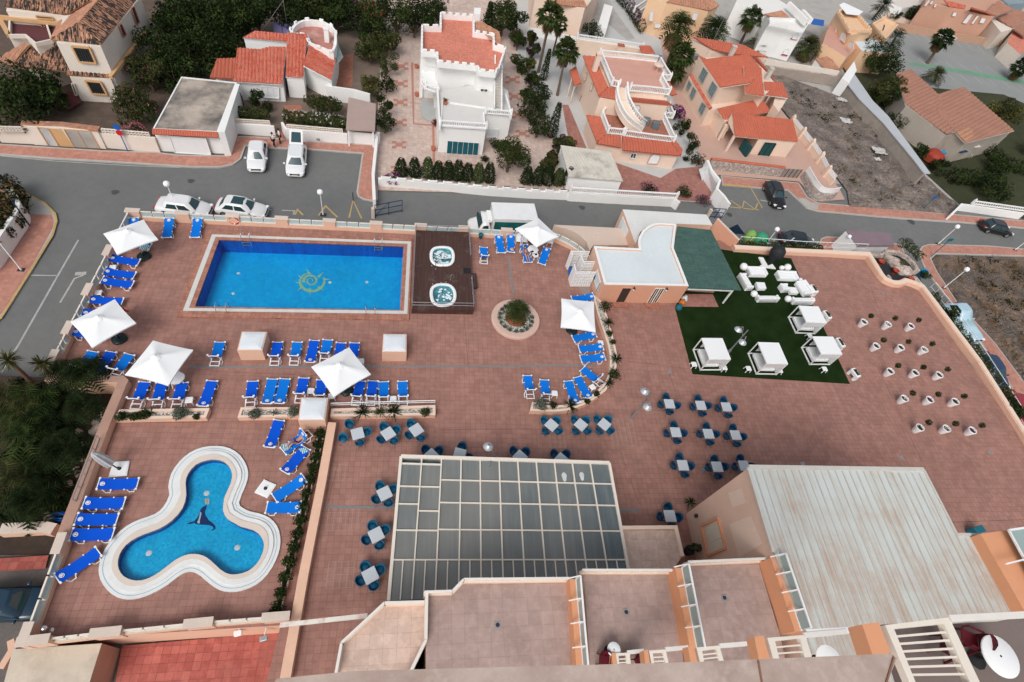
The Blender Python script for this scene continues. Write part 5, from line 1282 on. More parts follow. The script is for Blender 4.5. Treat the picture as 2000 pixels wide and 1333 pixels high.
r=thing('street_annex','peach annex with a plain white flat roof facing the street','building',cen(br).xy.to_3d())
m=MB();m.prism(br,G-.1,1.25,0,1);m.build('wall',[M55,mat('offwhite_roof',(.68,.69,.67),.8,.08,.5,dirt=(.5,.49,.47),dirtamt=.35)],r)
q0=W1(D8,775,62,1.25);q1=W1(D8,950,540,1.25);wv=(q1-q0);wv.z=0;vx=wv.normalized();nv=Vector((vx.y,-vx.x,0))
if nv.x>0:nv=-nv
m=MB();m.box(onwall(q0,vx,nv,1.6,-.2,.02),(2.0,.06,2.2),math.atan2(vx.y,vx.x));m.build('door',M72,r)
m=MB();pr=W(D8,[(-120,262),(870,312),(915,530),(400,520)],.05);rw=thing('ramp_roof','plain beige flat roof between the curved parapet and the pool house','roof',cen(pr).xy.to_3d());m.prism(W(D8,[(-120,262),(860,312),(912,528),(395,525),(345,600),(300,480),(200,390),(60,320),(-60,290)],.05),G-.1,.05);m.build('slab',M3,rw)
m=MB();w_=W(B1,[(1150,437,1.3),(1345,550,.7),(1308,612,0),(1200,612,0),(1130,470,1.3)]);wz=W(B1,[(1145,437),(1345,550)],1.0)
m.add([(wz[0].x,wz[0].y,-3),(wz[1].x,wz[1].y,-3),(wz[1].x,wz[1].y,1.0),(wz[0].x,wz[0].y,1.9)],[[0,1,2,3]]);wo=[Vector((p.x+.18,p.y+.2,0))for p in wz]
m.add([(wo[0].x,wo[0].y,-3),(wo[1].x,wo[1].y,-3),(wo[1].x,wo[1].y,1.0),(wo[0].x,wo[0].y,1.9)],[[3,2,1,0]]);m.add([(wz[0].x,wz[0].y,1.9),(wz[1].x,wz[1].y,1.0),(wo[1].x,wo[1].y,1.0),(wo[0].x,wo[0].y,1.9)],[[0,1,2,3]],1)
m.add([(wz[1].x,wz[1].y,-3),(wo[1].x,wo[1].y,-3),(wo[1].x,wo[1].y,1.0),(wz[1].x,wz[1].y,1.0)],[[0,1,2,3]])
tag(m.build('sloped_wall',[M53,M56]),'salmon wall with sloping top beyond the green roof','wall')
# shower screens
r=thing('shower_screens','white open block screens of the outdoor shower cabins','shower screen',W1(D8,200,900,0))
def lattice(reg,p0,p1,z0,z1,nm,step=.2,solid=False):
 a=W1(reg,*p0,z1);b=W1(reg,*p1,z1);a.z=b.z=0;d=(b-a);n=max(1,int(d.length/step));m=MB()
 if solid:m.bar(a+Vector((0,0,(z0+z1)/2)),b+Vector((0,0,(z0+z1)/2)),.1,z1-z0)
 else:
  for k in range(n+1):q=a.lerp(b,k/n);m.box((q.x,q.y,(z0+z1)/2),(.035,.1,z1-z0),math.atan2(d.y,d.x))
  for k in range(int((z1-z0)/step)+1):z=z0+k*step;m.bar(a+Vector((0,0,z)),b+Vector((0,0,z)),.1,.035)
 m.build(nm,M96,r)
lattice(D8,(170,868),(425,872),0,1.9,'front_screen');lattice(D8,(105,600),(345,605),0,1.9,'back_screen');lattice(D8,(265,745),(410,745),0,1.8,'middle_screen')
lattice(D8,(105,600),(128,655),0,1.9,'side_panel',solid=True);lattice(D8,(145,775),(170,868),0,1.9,'side_panel',solid=True);lattice(D8,(235,660),(265,745),0,1.9,'divider',solid=True)
m=MB();q=W(D8,[(95,800),(130,810),(110,870),(65,930),(60,870)],.03);m.up(q);m.build('shower_tray',M6,r)
m=MB();m.up(W(D8,[(205,1072),(350,1072),(360,1175),(240,1172)],.02));m.build('foot_mat',mat('mat_grey',(.33,.25,.21),.9,.2,5),r)
# lamps with two heads
def twinlamp(base,top,h,label,heads):
 b=W1(*base,0);r=thing('twin_lamp',label,'lamp post',b,group='grey double headed lamp posts');m=MB();m.lathe([(.13,0),(.12,.45),(.06,.55),(.045,h)],10,b);m.build('post',M33,r)
 t=b+Vector((0,0,h))
 for hd in heads:
  hp=W1(*hd,h-.15);dr=Vector((hp.x-t.x,hp.y-t.y,0));m=MB();p0=b+Vector((0,0,h-.9));m.tube([p0,p0+dr*.35+Vector((0,0,.5)),p0+dr*.75+Vector((0,0,1.12)),p0+dr*1.0+Vector((0,0,1.05)),Vector((hp.x,hp.y,h-.05))],.03,6);a=m.build('arm',M33,r)
  m=MB();m.lathe([(.06,.2),(.14,.16),(.30,0),(.33,-.06)],16,hp);m.build('shade',mat('lamp_shade_metal',(.50,.53,.55),.35,.08,3,metal=.4),r);m=MB();m.ball((hp.x,hp.y,hp.z-.05),.17,10,6);m.build('bulb_glass',M7,r)
twinlamp((B5,1312,1003),None,3.7,'grey double lamp post beside the back row of cafe tables',((B5,1412,800),(B5,1432,920)))
twinlamp((B6,600,640),None,3.3,'grey double lamp post behind the near left daybed on the turf',((B6,705,412),(B6,745,535)))
twinlamp((PX,957,921),None,2.9,'grey double lamp post rising at the far edge of the glass roof',((PX,954,872),(PX,953,912)))
# planters with little trees
pots=[(560,338),(762,358),(957,372),(662,542),(870,555),(1068,572),(778,757),(990,770),(1192,787),(895,988),(1110,998),(1325,1013),(1025,1235),(1250,1243),(1468,1258)]
rows_=['first','second','third','fourth','fifth'];cols_=['left','middle','right']
prm=MB();POT=None
for i,(x,y)in enumerate(pots):
 b=W1(B7,x,y,0);lab='tall white tapered pot, %s row from the top, %s one'%(rows_[i//3],cols_[i%3])
 if POT is None:
  POT=thing('tall_pot',lab,'plant pot',(b.x,b.y,0),group='tall white pots on the big terrace');m=MB();m.lathe([(.20,0),(.24,.1),(.345,.68),(.35,.73),(.30,.74),(.285,.68),(.27,.6)],20,cap0=True);m.build('pot',M97,POT,False);m=MB();m.lathe([(.272,.6),(.001,.62)],14);m.build('soil',soil,POT,False)
 else:dup(POT,(b.x,b.y,0),rnd.random()*6,lab)
 r5=random.Random(200+i);tl=thing('ball_tree','little dark ball tree in the pot, %s row from the top, %s one'%(rows_[i//3],cols_[i%3]),'tree',(b.x,b.y,.6),rnd.random()*6,'little ball trees in the white pots')
 m=MB();m.tube([(0,0,0),(.02,.01,.5),(0,0,.95)],.014,5);m.build('trunk',bark,tl,False);m=MB();blob(m,(0,0,1.0),.25,330,.05,r5,(0,),1,.4);m.build('crown',M40,tl,False)
 if i%3!=0 or i>8:
  m=MB()
  for _ in range(16):leaf(m,Vector((r5.gauss(0,.1),r5.gauss(0,.1),.06+.1*r5.random())),.06,r5)
  m.build('underplanting',(M43,M26,M24,M41)[(i*5)%4],tl,False)
fbench(B6,(1545,222),(1600,300),'white bridge shaped trough beside the upper daybed');fbench(B6,(1672,485),(1730,575),'white bridge shaped trough beside the lower daybed')
fbench(B6,(1815,780),(1880,865),'white bridge shaped trough alone at the turf corner');fbench(D6,(1250,630),(1315,730),'white bridge shaped trough behind the right sofa')
r=thing('black_foliage_ball','large black rounded cover standing in a white frame on the turf','garden ornament',W1(D6,690,350,0));p=W1(D6,690,350,.0)
m=MB();w=W(D6,[(545,280),(615,285),(700,410),(770,435),(615,415)],.1);m.prism(W(D6,[(545,282),(605,288),(665,395),(725,372),(770,435),(612,415)],.14),0,.14);m.build('white_frame',M97,r)
m=MB();q=W1(D6,720,285,1.25);m.lathe([(.42,.1),(.38,.35),(.55,.7),(.72,1.15),(.66,1.65),(.4,1.95),(.001,2.0)],16,(p.x+.1,p.y+.1,0));m.build('cover',mat('black_cover',(.022,.024,.028),.6,.3,5,bump=.8),r)
for x,y,mt,lb in((925,1000,M14,'pale grey bag'),(908,1030,mat('orange_cloth',(.55,.16,.03),.7,.1,5),'orange bag'),(885,1065,M81,'teal bag')):
 p=W1(B1,x,y,.15);m=MB();m.lathe([(.24,-.15),(.32,.05),(.22,.3),(.08,.42),(.12,.5),(.001,.5)],9,(p.x,p.y,.15));tag(m.build('bag',mt),lb+' leaning on the salmon corner of the pool house','bag','bags by the shelter')
 # glass roofed dining room
zg=3.0
gc=W(C2,[(130,128),(1722,178),(1866,990),(15,1228)],zg)
r=thing('glass_pavilion','large glass roofed pavilion with cream grid frame below the hotel terraces','conservatory',(gc[0].x,gc[0].y,0))
def _glassroof():
 m,nt,b=nodes('roof_glass');v=coord(nt)
 mp=N(nt,'ShaderNodeMapping');mp.inputs['Scale'].default_value=(3.2,.25,1);L(nt,v,mp.inputs[0])
 c=mixc(nt,ramp(nt,noise(nt,v,.12,3),[(.35,0.),(.65,1.)]),(.10,.135,.15),(.235,.24,.225))
 c=mixc(nt,ramp(nt,noise(nt,mp.outputs[0],1.5,4,.6),[(.45,0.),(.8,.35)]),c,(.33,.36,.36))
 L(nt,c,b.inputs['Base Color']);b.inputs['Roughness'].default_value=.22;b.inputs['Specular IOR Level'].default_value=.6
 t=N(nt,'ShaderNodeBsdfTransparent');t.inputs[0].default_value=(.6,.68,.68,1);mx=N(nt,'ShaderNodeMixShader');mx.inputs[0].default_value=.16
 L(nt,b.outputs[0],mx.inputs[1]);L(nt,t.outputs[0],mx.inputs[2]);L(nt,mx.outputs[0],nt.nodes['Material Output'].inputs[0]);return m
roof_glass=_glassroof()
xs=[(.0,.0)]
topx=[130,290,440,590,735,880,1022,1163,1302,1438,1575,1722]
botx=[60,232,402,573,740,905,1068,1228,1385,1540,1697,1855]
rowsy=[(128,178),(335,362),(517,535),(715,722),(918,918)]
T=[W1(C2,x,128+50*(x-130)/1592,zg)for x in topx];Bt=[W1(C2,x,918,zg)for x in botx]
LB=W1(C2,15,1228,zg);RB=W1(C2,1866,990,zg);E0=[t+(b-t)*1.0 for t,b in zip(T,Bt)]
Fe=[Vector((b.x+(b.x-t.x)*.26,b.y+(b.y-t.y)*.62 if False else LB.y,zg))for t,b in zip(T,Bt)]
m=MB()
def tpoint(col,fr):return T[col].lerp(Bt[col],fr)
fr_=[0,.235,.465,.725,1.0]
shift={0:[.0,.31,.485,.735,1.0],1:[.0,.31,.55,.735,1.0]}
for cidx in range(11):
 f_=shift.get(cidx,fr_)
 for k in range(4):
  if cidx<2 and k==0:a0=.075
  else:a0=f_[k]
  m.add([tpoint(cidx,a0),tpoint(cidx+1,a0),tpoint(cidx+1,f_[k+1]),tpoint(cidx,f_[k+1])],[[0,3,2,1]])
for cidx in range(11):m.add([Bt[cidx],Bt[cidx+1],Fe[cidx+1],Fe[cidx]],[[0,3,2,1]])
m.build('glass_roof',roof_glass,r)
m=MB();zz=Vector((0,0,.05))
for cidx in range(12):
 w=.17 if cidx in(0,11)else.075
 m.bar(T[cidx]+zz,Fe[cidx]+zz,w,.12)
 if cidx<11:
  f_=shift.get(cidx,fr_)
  for k in range(1,5):m.bar(tpoint(cidx,f_[k])+zz*.8,tpoint(cidx+1,f_[k])+zz*.8,.07,.10)
  m.bar(Bt[cidx].lerp(Bt[cidx+1],.5)+zz*.6,Fe[cidx].lerp(Fe[cidx+1],.5)+zz*.6,.06,.09)
m.bar(T[0]+zz*1.4,T[11]+zz*1.4,.2,.15)
for cidx in(0,1):m.bar(tpoint(cidx,.075)+zz*.7,tpoint(cidx+1,.075)+zz*.7,.09,.1);m.bar(tpoint(cidx,.05)-zz*6,tpoint(cidx+1,.05)-zz*6,.12,.08)
m.build('frame',M17,r)
m=MB();wl_=[T[0],T[11],Bt[11],Fe[11],Fe[0]]
for i in range(4):
 a,b=wl_[i],wl_[i+1];
 m.bar(a*1.0-Vector((0,0,1.55)),b-Vector((0,0,1.55)),.03,2.7)
a,b=Fe[0],T[0];m.bar(a-Vector((0,0,1.55)),b-Vector((0,0,1.55)),.03,2.7);m.build('wall_glass',M30,r)
m=MB()
for a,b,n in((T[0],T[11],11),(T[0],Fe[0],6),(T[11],Fe[11],6)):
 for k in range(n+1):q=a.lerp(b,k/n);m.box((q.x,q.y,zg/2),(.09,.09,zg))
m.build('post',M17,r)
for x,y,s in((1380,280,.28),(1515,275,.26)):
 p=W1(C2,x,y,zg+.012);m=MB();m.poly([(p.x+s*.55*(1+.15*sin(5*a))*cos(a),p.y+s*1.1*(1+.1*sin(3*a))*sin(a),p.z)for a in[2*pi*k/22 for k in range(22)]]);m.build('white_patch',mat('bird_lime',(.6,.62,.62),.8,.2,5),r)
 # hotel terraces
zt=6.7
hotel=thing('hotel_terraces','stepped hotel terraces with pale tiled floors, white rails and salmon partitions','building',(5,4,0))
def floor_(nm,pts,z,mt,thick=.25):
 m=MB();w=ccw(W(PX,pts,z));m.prism(w,z-thick,z,1,0);return m.build(nm,[mt,M58],hotel)
def under(pts,z):
 m=MB();m.prism(W(PX,pts,z),0,z-.26);m.build('wall',M58,hotel)
fA=[(660,1316),(670,1258),(752,1180),(829,1180),(829,1250),(800,1312),(760,1400),(600,1400)]
fB=[(832,1310),(836,1160),(886,1160),(908,1138),(1106,1136),(1122,1400),(760,1400),(800,1312)]
fC=[(1140,1122),(1303,1120),(1332,1265),(1345,1400),(1160,1400)]
fD=[(1344,1104),(1481,1098),(1522,1236),(1560,1400),(1360,1400)]
floor_('terrace_floor',fA,zt-.5,M83);floor_('terrace_floor',fB,zt,M84);floor_('terrace_floor',fC,zt,M84);floor_('terrace_floor',fD,zt,M84)
side=[(1215,1036),(1318,1036),(1330,1090),(1310,1120),(1228,1115)]
floor_('small_roof',side,2.9,M83);m=MB();w=W(PX,[(1214,1036),(1316,1035),(1328,1088)],2.9);m.strip(w,-.0,.22,2.6,3.05,0,0);m.build('small_roof_edge',M58,hotel)
for p_ in(fA,fB,fC,fD):under(p_,zt if p_ is not fA else zt-.5)
under(side,2.9)
def balustrade(pts,z,h,label_part='parapet',inner=True,w=.16,slot=True):
 P=W(PX,pts,z+h);m=MB()
 for i in range(len(P)-1):
  a,b=P[i],P[i+1];m.bar(a,b,.12,.06);m.bar(a-Vector((0,0,.09)),b-Vector((0,0,.09)),.05,.05)
  a2,b2=a-Vector((0,0,h)),b-Vector((0,0,h));m.bar(a2+Vector((0,0,.05)),b2+Vector((0,0,.05)),.16,.30,1);m.bar(a-Vector((0,0,h*.45)),b-Vector((0,0,h*.45)),.03,h*.75,1)
  n=int((b-a).length/.16)
  for k in range(n+1):q=a.lerp(b,k/max(1,n));m.box((q.x,q.y,z+h*.5),(.04,.06,h))
 return m.build(label_part,[mat('rail_offwhite',(.74,.70,.65),.6,.06,2),M58],hotel)
balustrade([(656,1316),(667,1256),(751,1178),(829,1176)],zt-.5,.55)
balustrade([(829,1157),(884,1155),(906,1132),(1112,1130)],zt,.55)
balustrade([(834,1157),(832,1250),(803,1310),(760,1390)],zt,.5)
balustrade([(1138,1114),(1318,1114)],zt,.6);balustrade([(1344,1098),(1503,1091)],zt,.6)
def partition_(p0,p1,z,w0,hsol,hgl,out):
 """salmon dwarf wall with a glass screen standing on its far edge"""
 a,b=W(PX,[p0,p1],z);m=MB();d=(b-a).normalized();nv=Vector((d.y,-d.x,0));
 if nv.x<0:nv=-nv
 c0,c1=a+nv*w0/2,b+nv*w0/2;m.bar(c0+Vector((0,0,hsol/2)),c1+Vector((0,0,hsol/2)),w0,hsol);r_=m.build('partition',M71,hotel)
 f=MB();g=MB();A_=a+nv*(w0*.7)+Vector((0,0,hsol));B_=b+nv*(w0*.7)+Vector((0,0,hsol));n=4
 for k in range(n):
  q0,q1=A_.lerp(B_,k/n),A_.lerp(B_,(k+1)/n);g.bar(q0+Vector((0,0,hgl/2+.02))+d*.06,q1+Vector((0,0,hgl/2+.02))-d*.06,.02,hgl-.04);f.box(q0+Vector((0,0,hgl/2)),(.06,.06,hgl));f.bar(q0+Vector((0,0,hgl)),q1+Vector((0,0,hgl)),.08,.07);f.bar(q0+Vector((0,0,.03)),q1+Vector((0,0,.03)),.07,.06)
  f.bar(q0+Vector((0,0,hgl*.98)),q0-nv*.45+Vector((0,0,hgl*.5-.3)),.05,.05)
 f.build('screen_frame',M96,r_);g.build('screen_glass',mat('frosted_glass',(.30,.385,.375),.3,.06,1),r_)
partition_((1105,1138),(1118,1318),zt,.45,.75,.75,1);partition_((1303,1118),(1330,1275),zt,.5,1.0,.8,1);partition_((1482,1100),(1526,1240),zt,.5,1.15,.8,1)
for x,y,q in((972,1221,zt),(1223,1196,zt),(1415,1168,zt)):
 p=U(x,y,q+.012);m=MB();m.box(p,(.28,.28,.02));d=m.build('floor_drain',M77,hotel);m=MB();m.lathe([(.10,.012),(.06,.025),(.001,.02)],12,p);m.build('drain_cap',M19,d)
 # big hall with sheet roof
rt=[(1462,914),(1803,919),(1868,1046),(1912,1046),(1995,1200),(1992,1400),(1600,1400),(1572,1232),(1511,1078)]
rw=[U(1462,914,8.2)]
y0=rw[0].y
def rz_(p):return 8.2-.02*(y0-p.y)
rw=[]
for(x,y)in rt:
 z=7.0
 for _ in range(12):z=rz_(U(x,y,z))
 rw.append(U(x,y,z))
hall=thing('hall','tall peach hall with a broad stained white sheet roof beside the terraces','building',(20,7,0))
def _sheet():
 m,nt,b=nodes('stained_sheet_roof');v=coord(nt);sx=N(nt,'ShaderNodeSeparateXYZ');L(nt,v,sx.inputs[0])
 mp=N(nt,'ShaderNodeMapping');mp.inputs['Scale'].default_value=(3.0,.16,.2);L(nt,v,mp.inputs[0])
 st=noise(nt,mp.outputs[0],1.4,6,.65);bl=noise(nt,v,.45,6,.65)
 mr=N(nt,'ShaderNodeMapRange');L(nt,sx.outputs[1],mr.inputs[0]);mr.inputs[1].default_value=10.5;mr.inputs[2].default_value=2.0;mr.inputs[3].default_value=-.12;mr.inputs[4].default_value=.2
 a=N(nt,'ShaderNodeMath',operation='ADD');L(nt,st,a.inputs[0]);L(nt,mr.outputs[0],a.inputs[1])
 a2=N(nt,'ShaderNodeMath',operation='ADD');L(nt,a.outputs[0],a2.inputs[0]);L(nt,bl,a2.inputs[1])
 a3=N(nt,'ShaderNodeMath',operation='MULTIPLY');L(nt,a2.outputs[0],a3.inputs[0]);a3.inputs[1].default_value=.5
 c=ramp(nt,a3.outputs[0],[(.40,(.54,.575,.56)),(.50,(.51,.51,.475)),(.60,(.45,.37,.31)),(.74,(.36,.24,.175))])
 c=mixc(nt,ramp(nt,noise(nt,mp.outputs[0],5,3),[(.66,0.),(.74,.6)]),c,(.25,.17,.12))
 L(nt,c,b.inputs['Base Color']);b.inputs['Roughness'].default_value=.7;return m
m=MB();m.up(rw);m.build('roof',_sheet(),hall)
m=MB();n=len(rw)
for i in range(n):
 p,q=rw[i],rw[(i+1)%n];m.add([(p.x,p.y,0),(q.x,q.y,0),q-Vector((0,0,.02)),p-Vector((0,0,.02))],[[0,1,2,3],[3,2,1,0]][:1])
m.build('wall',mat('patched_peach',(.68,.47,.365),.85,.08,.6,dirt=(.58,.36,.26),dirtamt=.5),hall)
m=MB();sl=Vector((0,-1,-.32)).normalized()
x0,x1=rw[0].x,rw[1].x;k=0
xx=x0+.3
while xx<36.5:
 p=Vector((xx,y0-.05,rz_(Vector((0,y0-.05,0)))+.02));yb=1.0
 ytop=y0-.05 if xx<x1 else rw[2].y
 lim=[q for q in(rw[1],)]
 def inside(X,Y):
  c=False;L2=[(q.x,q.y)for q in rw]
  for i in range(len(L2)):
   (xa,ya),(xb,yb2)=L2[i],L2[i-1]
   if(ya>Y)!=(yb2>Y)and X<(xb-xa)*(Y-ya)/(yb2-ya)+xa:c=not c
  return c
 ys=[y0-.06-.2*j for j in range(70)];run=[Y for Y in ys if inside(xx,Y)]
 if len(run)>2:
  a=Vector((xx,max(run),rz_(Vector((0,max(run),0)))+.015));b=Vector((xx,min(run),rz_(Vector((0,min(run),0)))+.015));m.bar(a,b,.05 if k%2 else.08,.035)
 xx+=.47;k+=1
m.build('seam',mat('sheet_seam',(.47,.47,.44),.6,.12,1,dirt=(.4,.26,.19),dirtamt=.6),hall)
m=MB();m.bar(rw[0]+Vector((0,.03,.06)),rw[1]+Vector((0,.03,.06)),.22,.12);m.bar(rw[1]+Vector((.03,0,.03)),rw[2]+Vector((.03,0,.03)),.10,.10);m.bar(rw[2]+Vector((0,.03,.05)),rw[3]+Vector((0,.03,.05)),.14,.1);m.bar(rw[0]+Vector((-.05,0,.03)),rw[8]+Vector((-.05,0,.03)),.14,.10);m.build('gutter',mat('gutter',(.55,.53,.49),.6,.1,2),hall)
wa,wb=rw[0],rw[8];dv=Vector((wb.x-wa.x,wb.y-wa.y,0)).normalized();nv=Vector((dv.y,-dv.x,0))
if nv.x>0:nv=-nv
def wallpix(x,y,off=.02):
 d=CR*((x-1000)/FPX)-CU*((y-666.5)/FPX)+CF;o_=Vector((0,0,CAMH));p0=Vector((wa.x,wa.y,0))+nv*off;t=(p0-o_).dot(nv)/d.dot(nv);return o_+d*t
def wp(reg,pts,off):return[wallpix(reg[0]+x*reg[2],reg[1]+y*reg[2],off)for x,y in pts]
m=MB();m.poly(wp(C4,[(862,660),(990,597),(1048,830),(912,885)],.012));wf=m.build('window_recess',M55,hall);m=MB();q=wp(C4,[(862,660),(990,597),(1048,830),(912,885)],.05);[m.bar(q[i],q[(i+1)%4],.16,.12)for i in range(4)];m.build('window_surround',M71,wf)
m=MB();m.poly(wp(C4,[(890,665),(985,612),(1035,820),(925,868)],.03));m.build('window',mat('boarded_window',(.66,.58,.46),.6,.06,2),wf)
m=MB();q=wp(C4,[(935,772),(1010,738)],.05);m.bar(q[0],q[1],.04,.05);m.build('sill',M17,wf)
for pts in([(1068,405),(1170,368),(1200,478),(1100,515)],[(1075,645),(1240,580),(1330,790),(1150,900)]):
 m=MB();m.poly(wp(C4,pts,.01));m.build('paint_patch',mat('patch_peach',(.72,.545,.44),.85,.05,.6),hall)
m=MB();q=wp(C4,[(825,580)],.05)[0];m.box(q,(.2,.2,.25));m.build('vent',M19,hall)
tuft('leafy pot plant at the foot of the peach hall wall',W1(C4,770,480,.3),.55,40,301,M43);tree('pot_plant','broad leaved plant in a dark pot beside the hall wall','plant',W1(C4,765,850,.0),1.3,.42,.7,[M42,M43],n=160,s=.12,seed=302,lumps=5)
p=W1(C4,752,855,0);m=MB();m.lathe([(.25,0),(.32,.5),(.28,.5),(.001,.42)],14,p);tag(m.build('plant_pot',M5),'black plant pot in the corner by the hall wall','plant pot')
# salmon terrace block at the right edge
rb=thing('right_terrace_block','salmon terrace partition with frosted screen at the right edge','partition',U(1960,1100,4))
a=W(PX,[(1915,1043),(1968,1036),(2100,1260),(2010,1210)],8.8);m=MB();m.prism(a,5,8.8);m.build('partition',M71,rb)
m=MB();q=W(PX,[(1970,1036),(2010,1030),(2120,1230),(2075,1230)],9.3)
for p0,p1 in((0,1),(1,2),(0,3)):m.bar(q[p0],q[p1],.1,.1)
q2=W(PX,[(1965,1102),(2005,1092)],9.4);m.bar(q2[0],q2[1],.08,.08);m.build('screen_frame',M96,rb);m=MB();m.up([v-Vector((0,0,.03))for v in q]);m.build('screen_glass',MT['frosted_glass'],rb)
m=MB();p=W1(C6,1612,152,.3);m.rbox((p.x,p.y,.4),(.9,.5,.8),.2);tag(m.build('bin',M81),'teal bin on the terrace beside the right terrace partition','bin')
# nearer balconies of the tower (stepped up to the right)
def slatbalc(reg,outer,inner,z,n,label,rail=None,pil=None,floorp=None):
 """pergola-like balcony end: cream frame with slats, seen from above. outer/inner: TL TR BR BL"""
 r=thing('balcony',label,'balcony',cen(W(reg,outer,z)),group='hotel balconies below the camera')
 o=W(reg,outer,z);i_=W(reg,inner,z);m=MB();o4,i4=ccw(o),ccw(i_);m.wallring(o4,i4,z-.22,z);m.build('frame',M17,r)
 m=MB()
 for k in range(1,n+1):t=k/(n+1);m.bar(i_[0].lerp(i_[3],t)-Vector((0,0,.08)),i_[1].lerp(i_[2],t)-Vector((0,0,.08)),.05,.05)
 m.build('slat',M17,r)
 if rail:q=W(reg,rail,z+.02);m=MB();m.bar(q[0],q[1],.16,.1);m.bar(q[0]-Vector((0,0,.5)),q[1]-Vector((0,0,.5)),.06,.8);m.build('rail',MT['rail_offwhite'],r)
 if pil:q=W(reg,pil,z+.04);m=MB();m.prism(q,z-.5,z+.04);m.build('pillar',M71,r)
 if floorp:m=MB();q=W(reg,floorp,z-1.15);m.prism(q,z-1.4,z-1.15);m.build('floor',mat('dark_floor',(.20,.155,.14),.7,.1,1),r)
 return r
slatbalc(C3,[(1610,1105),(1720,1100),(1735,1260),(1630,1260)],[(1632,1125),(1690,1120),(1700,1260),(1645,1260)],7.5,4,'small slatted balcony frame, leftmost along the hotel front',[(1700,1100),(1830,1085)],[(1580,1105),(1610,1100),(1625,1260),(1590,1260)])
slatbalc(C5,[(470,1085),(600,1075),(635,1230),(500,1235)],[(500,1105),(580,1100),(605,1230),(520,1235)],9,3,'small slatted balcony frame, second from the left along the hotel front',[(600,1075),(775,1060)],[(430,1085),(462,1078),(485,1225),(445,1230)])
slatbalc(C5,[(842,1060),(1020,1045),(1065,1200),(880,1215)],[(885,1085),(995,1072),(1028,1200),(908,1215)],11,3,'slatted balcony frame, third from the left along the hotel front',[(1020,1048),(1300,1025)],[(775,1055),(820,1048),(858,1205),(800,1205)])
slatbalc(C5,[(1395,985),(1690,962),(1752,1165),(1450,1180)],[(1455,1010),(1650,988),(1690,1145),(1490,1155)],15,2,'slatted balcony frame, fourth from the left with a white table',[(1680,965),(2010,935)],[(1293,978),(1365,965),(1420,1165),(1335,1185)])
slatbalc(C6,[(915,885),(1415,825),(1660,1340),(1110,1345)],[(985,915),(1375,875),(1580,1335),(1155,1335)],21,6,'largest slatted balcony frame at the lower right corner',[(1415,835),(2010,805)],[(735,880),(865,862),(960,1105),(820,1130)],[(900,880),(2100,800),(2200,1500),(1100,1500)])
m=MB();q=W(C6,[(745,920),(300,945)],15.0);m.bar(q[0],q[1],.2,.1);tag(m.build('balcony_rail',M96),'white balcony rail under the stained sheet roof edge','rail')
def roundtable(reg,c,rad,z,h,label):
 p=W1(reg,*c,z);r=thing('round_table',label,'table',(p.x,p.y,z-h));m=MB();m.lathe([(rad,-.035),(rad,0),(rad*.97,.01),(.03,.01)],28,(p.x,p.y,z));m.build('table_top',M97,r);m=MB();m.lathe([(.26,-h),(.05,-h+.08),(.04,-.04)],10,(p.x,p.y,z));m.lathe([(.028,.011),(.001,.012)],8,(p.x,p.y,z));m.build('pedestal',M5,r);return r
roundtable(C3,(1597,1075),.31,zt+.72,.72,'small round white table on the middle tiled terrace');roundtable(C5,(1880,1160),.5,14.2,.72,'round white table half hidden by the stone ledge');roundtable(C6,(1818,1128),.5,20.6,.72,'big round pale table on the lower right balcony')
RC=plastic_chair_proto(mat('dark_red_plastic',(.10,.008,.016),.45,.1,4));p=W1(C3,1520,1160,zt+.42);RC.location=(p.x,p.y,zt+.005);RC.rotation_euler=(0,0,-.3);RC['label']='dark red plastic chair beside the small round white terrace table';RC['group']='dark red plastic chairs'
p=W1(C3,1800,1170,zt+.42);dup(RC,(p.x,p.y,zt+.005),.4,'dark red plastic chair behind the leftmost slatted balcony frame')
p=W1(C6,1400,1060,20.2);dup(RC,(p.x,p.y,19.86),.9,'dark red plastic chair behind the largest slatted frame');p=W1(C6,1560,1000,20.2);dup(RC,(p.x,p.y,19.86),-2.,'dark red plastic chair beside the big round pale table')
def _ledge():
 m,nt,b=nodes('ledge_stone');v=coord(nt)
 c=mixc(nt,ramp(nt,noise(nt,v,2.2,6,.7),[(.3,0.),(.7,1.)]),(.34,.245,.205),(.50,.40,.345));c=mixc(nt,ramp(nt,noise(nt,v,9,5,.7),[(.5,0.),(.75,.6)]),c,(.56,.47,.41));L(nt,c,b.inputs['Base Color']);b.inputs['Roughness'].default_value=.9;return m
ld=W(PX,[(540,1326),(690,1311),(1340,1294),(1742,1277),(1752,1286),(1728,1345),(1740,1420),(500,1420)],30.6);r=thing('stone_ledge','worn pinkish stone ledge of the hotel along the bottom of the view','ledge',cen(ld))
m=MB();m.prism(ld,30.3,30.6);m.build('slab',_ledge(),r)
m=MB();q=W(PX,[(1481,1291),(1490,1345)],30.605);A_,B_=q;m.bar(A_,B_,.012,.008);q=W(PX,[(1746,1284),(1728,1345)],30.605);m.bar(q[0],q[1],.012,.008);m.build('joint',mat('joint_dark',(.25,.13,.09),.9,.1,3),r)
q0,q1=W1(C1,515,945,.8),W1(C1,1108,880,3.2);m=MB();m.bar(q0,q1,.22,.12);tag(m.build('sloping_beam',mat('old_white_beam',(.70,.66,.60),.8,.12,2,dirt=(.4,.17,.12),dirtamt=.7)),'old white beam sloping from the wall corner up to the pale terrace','beam')
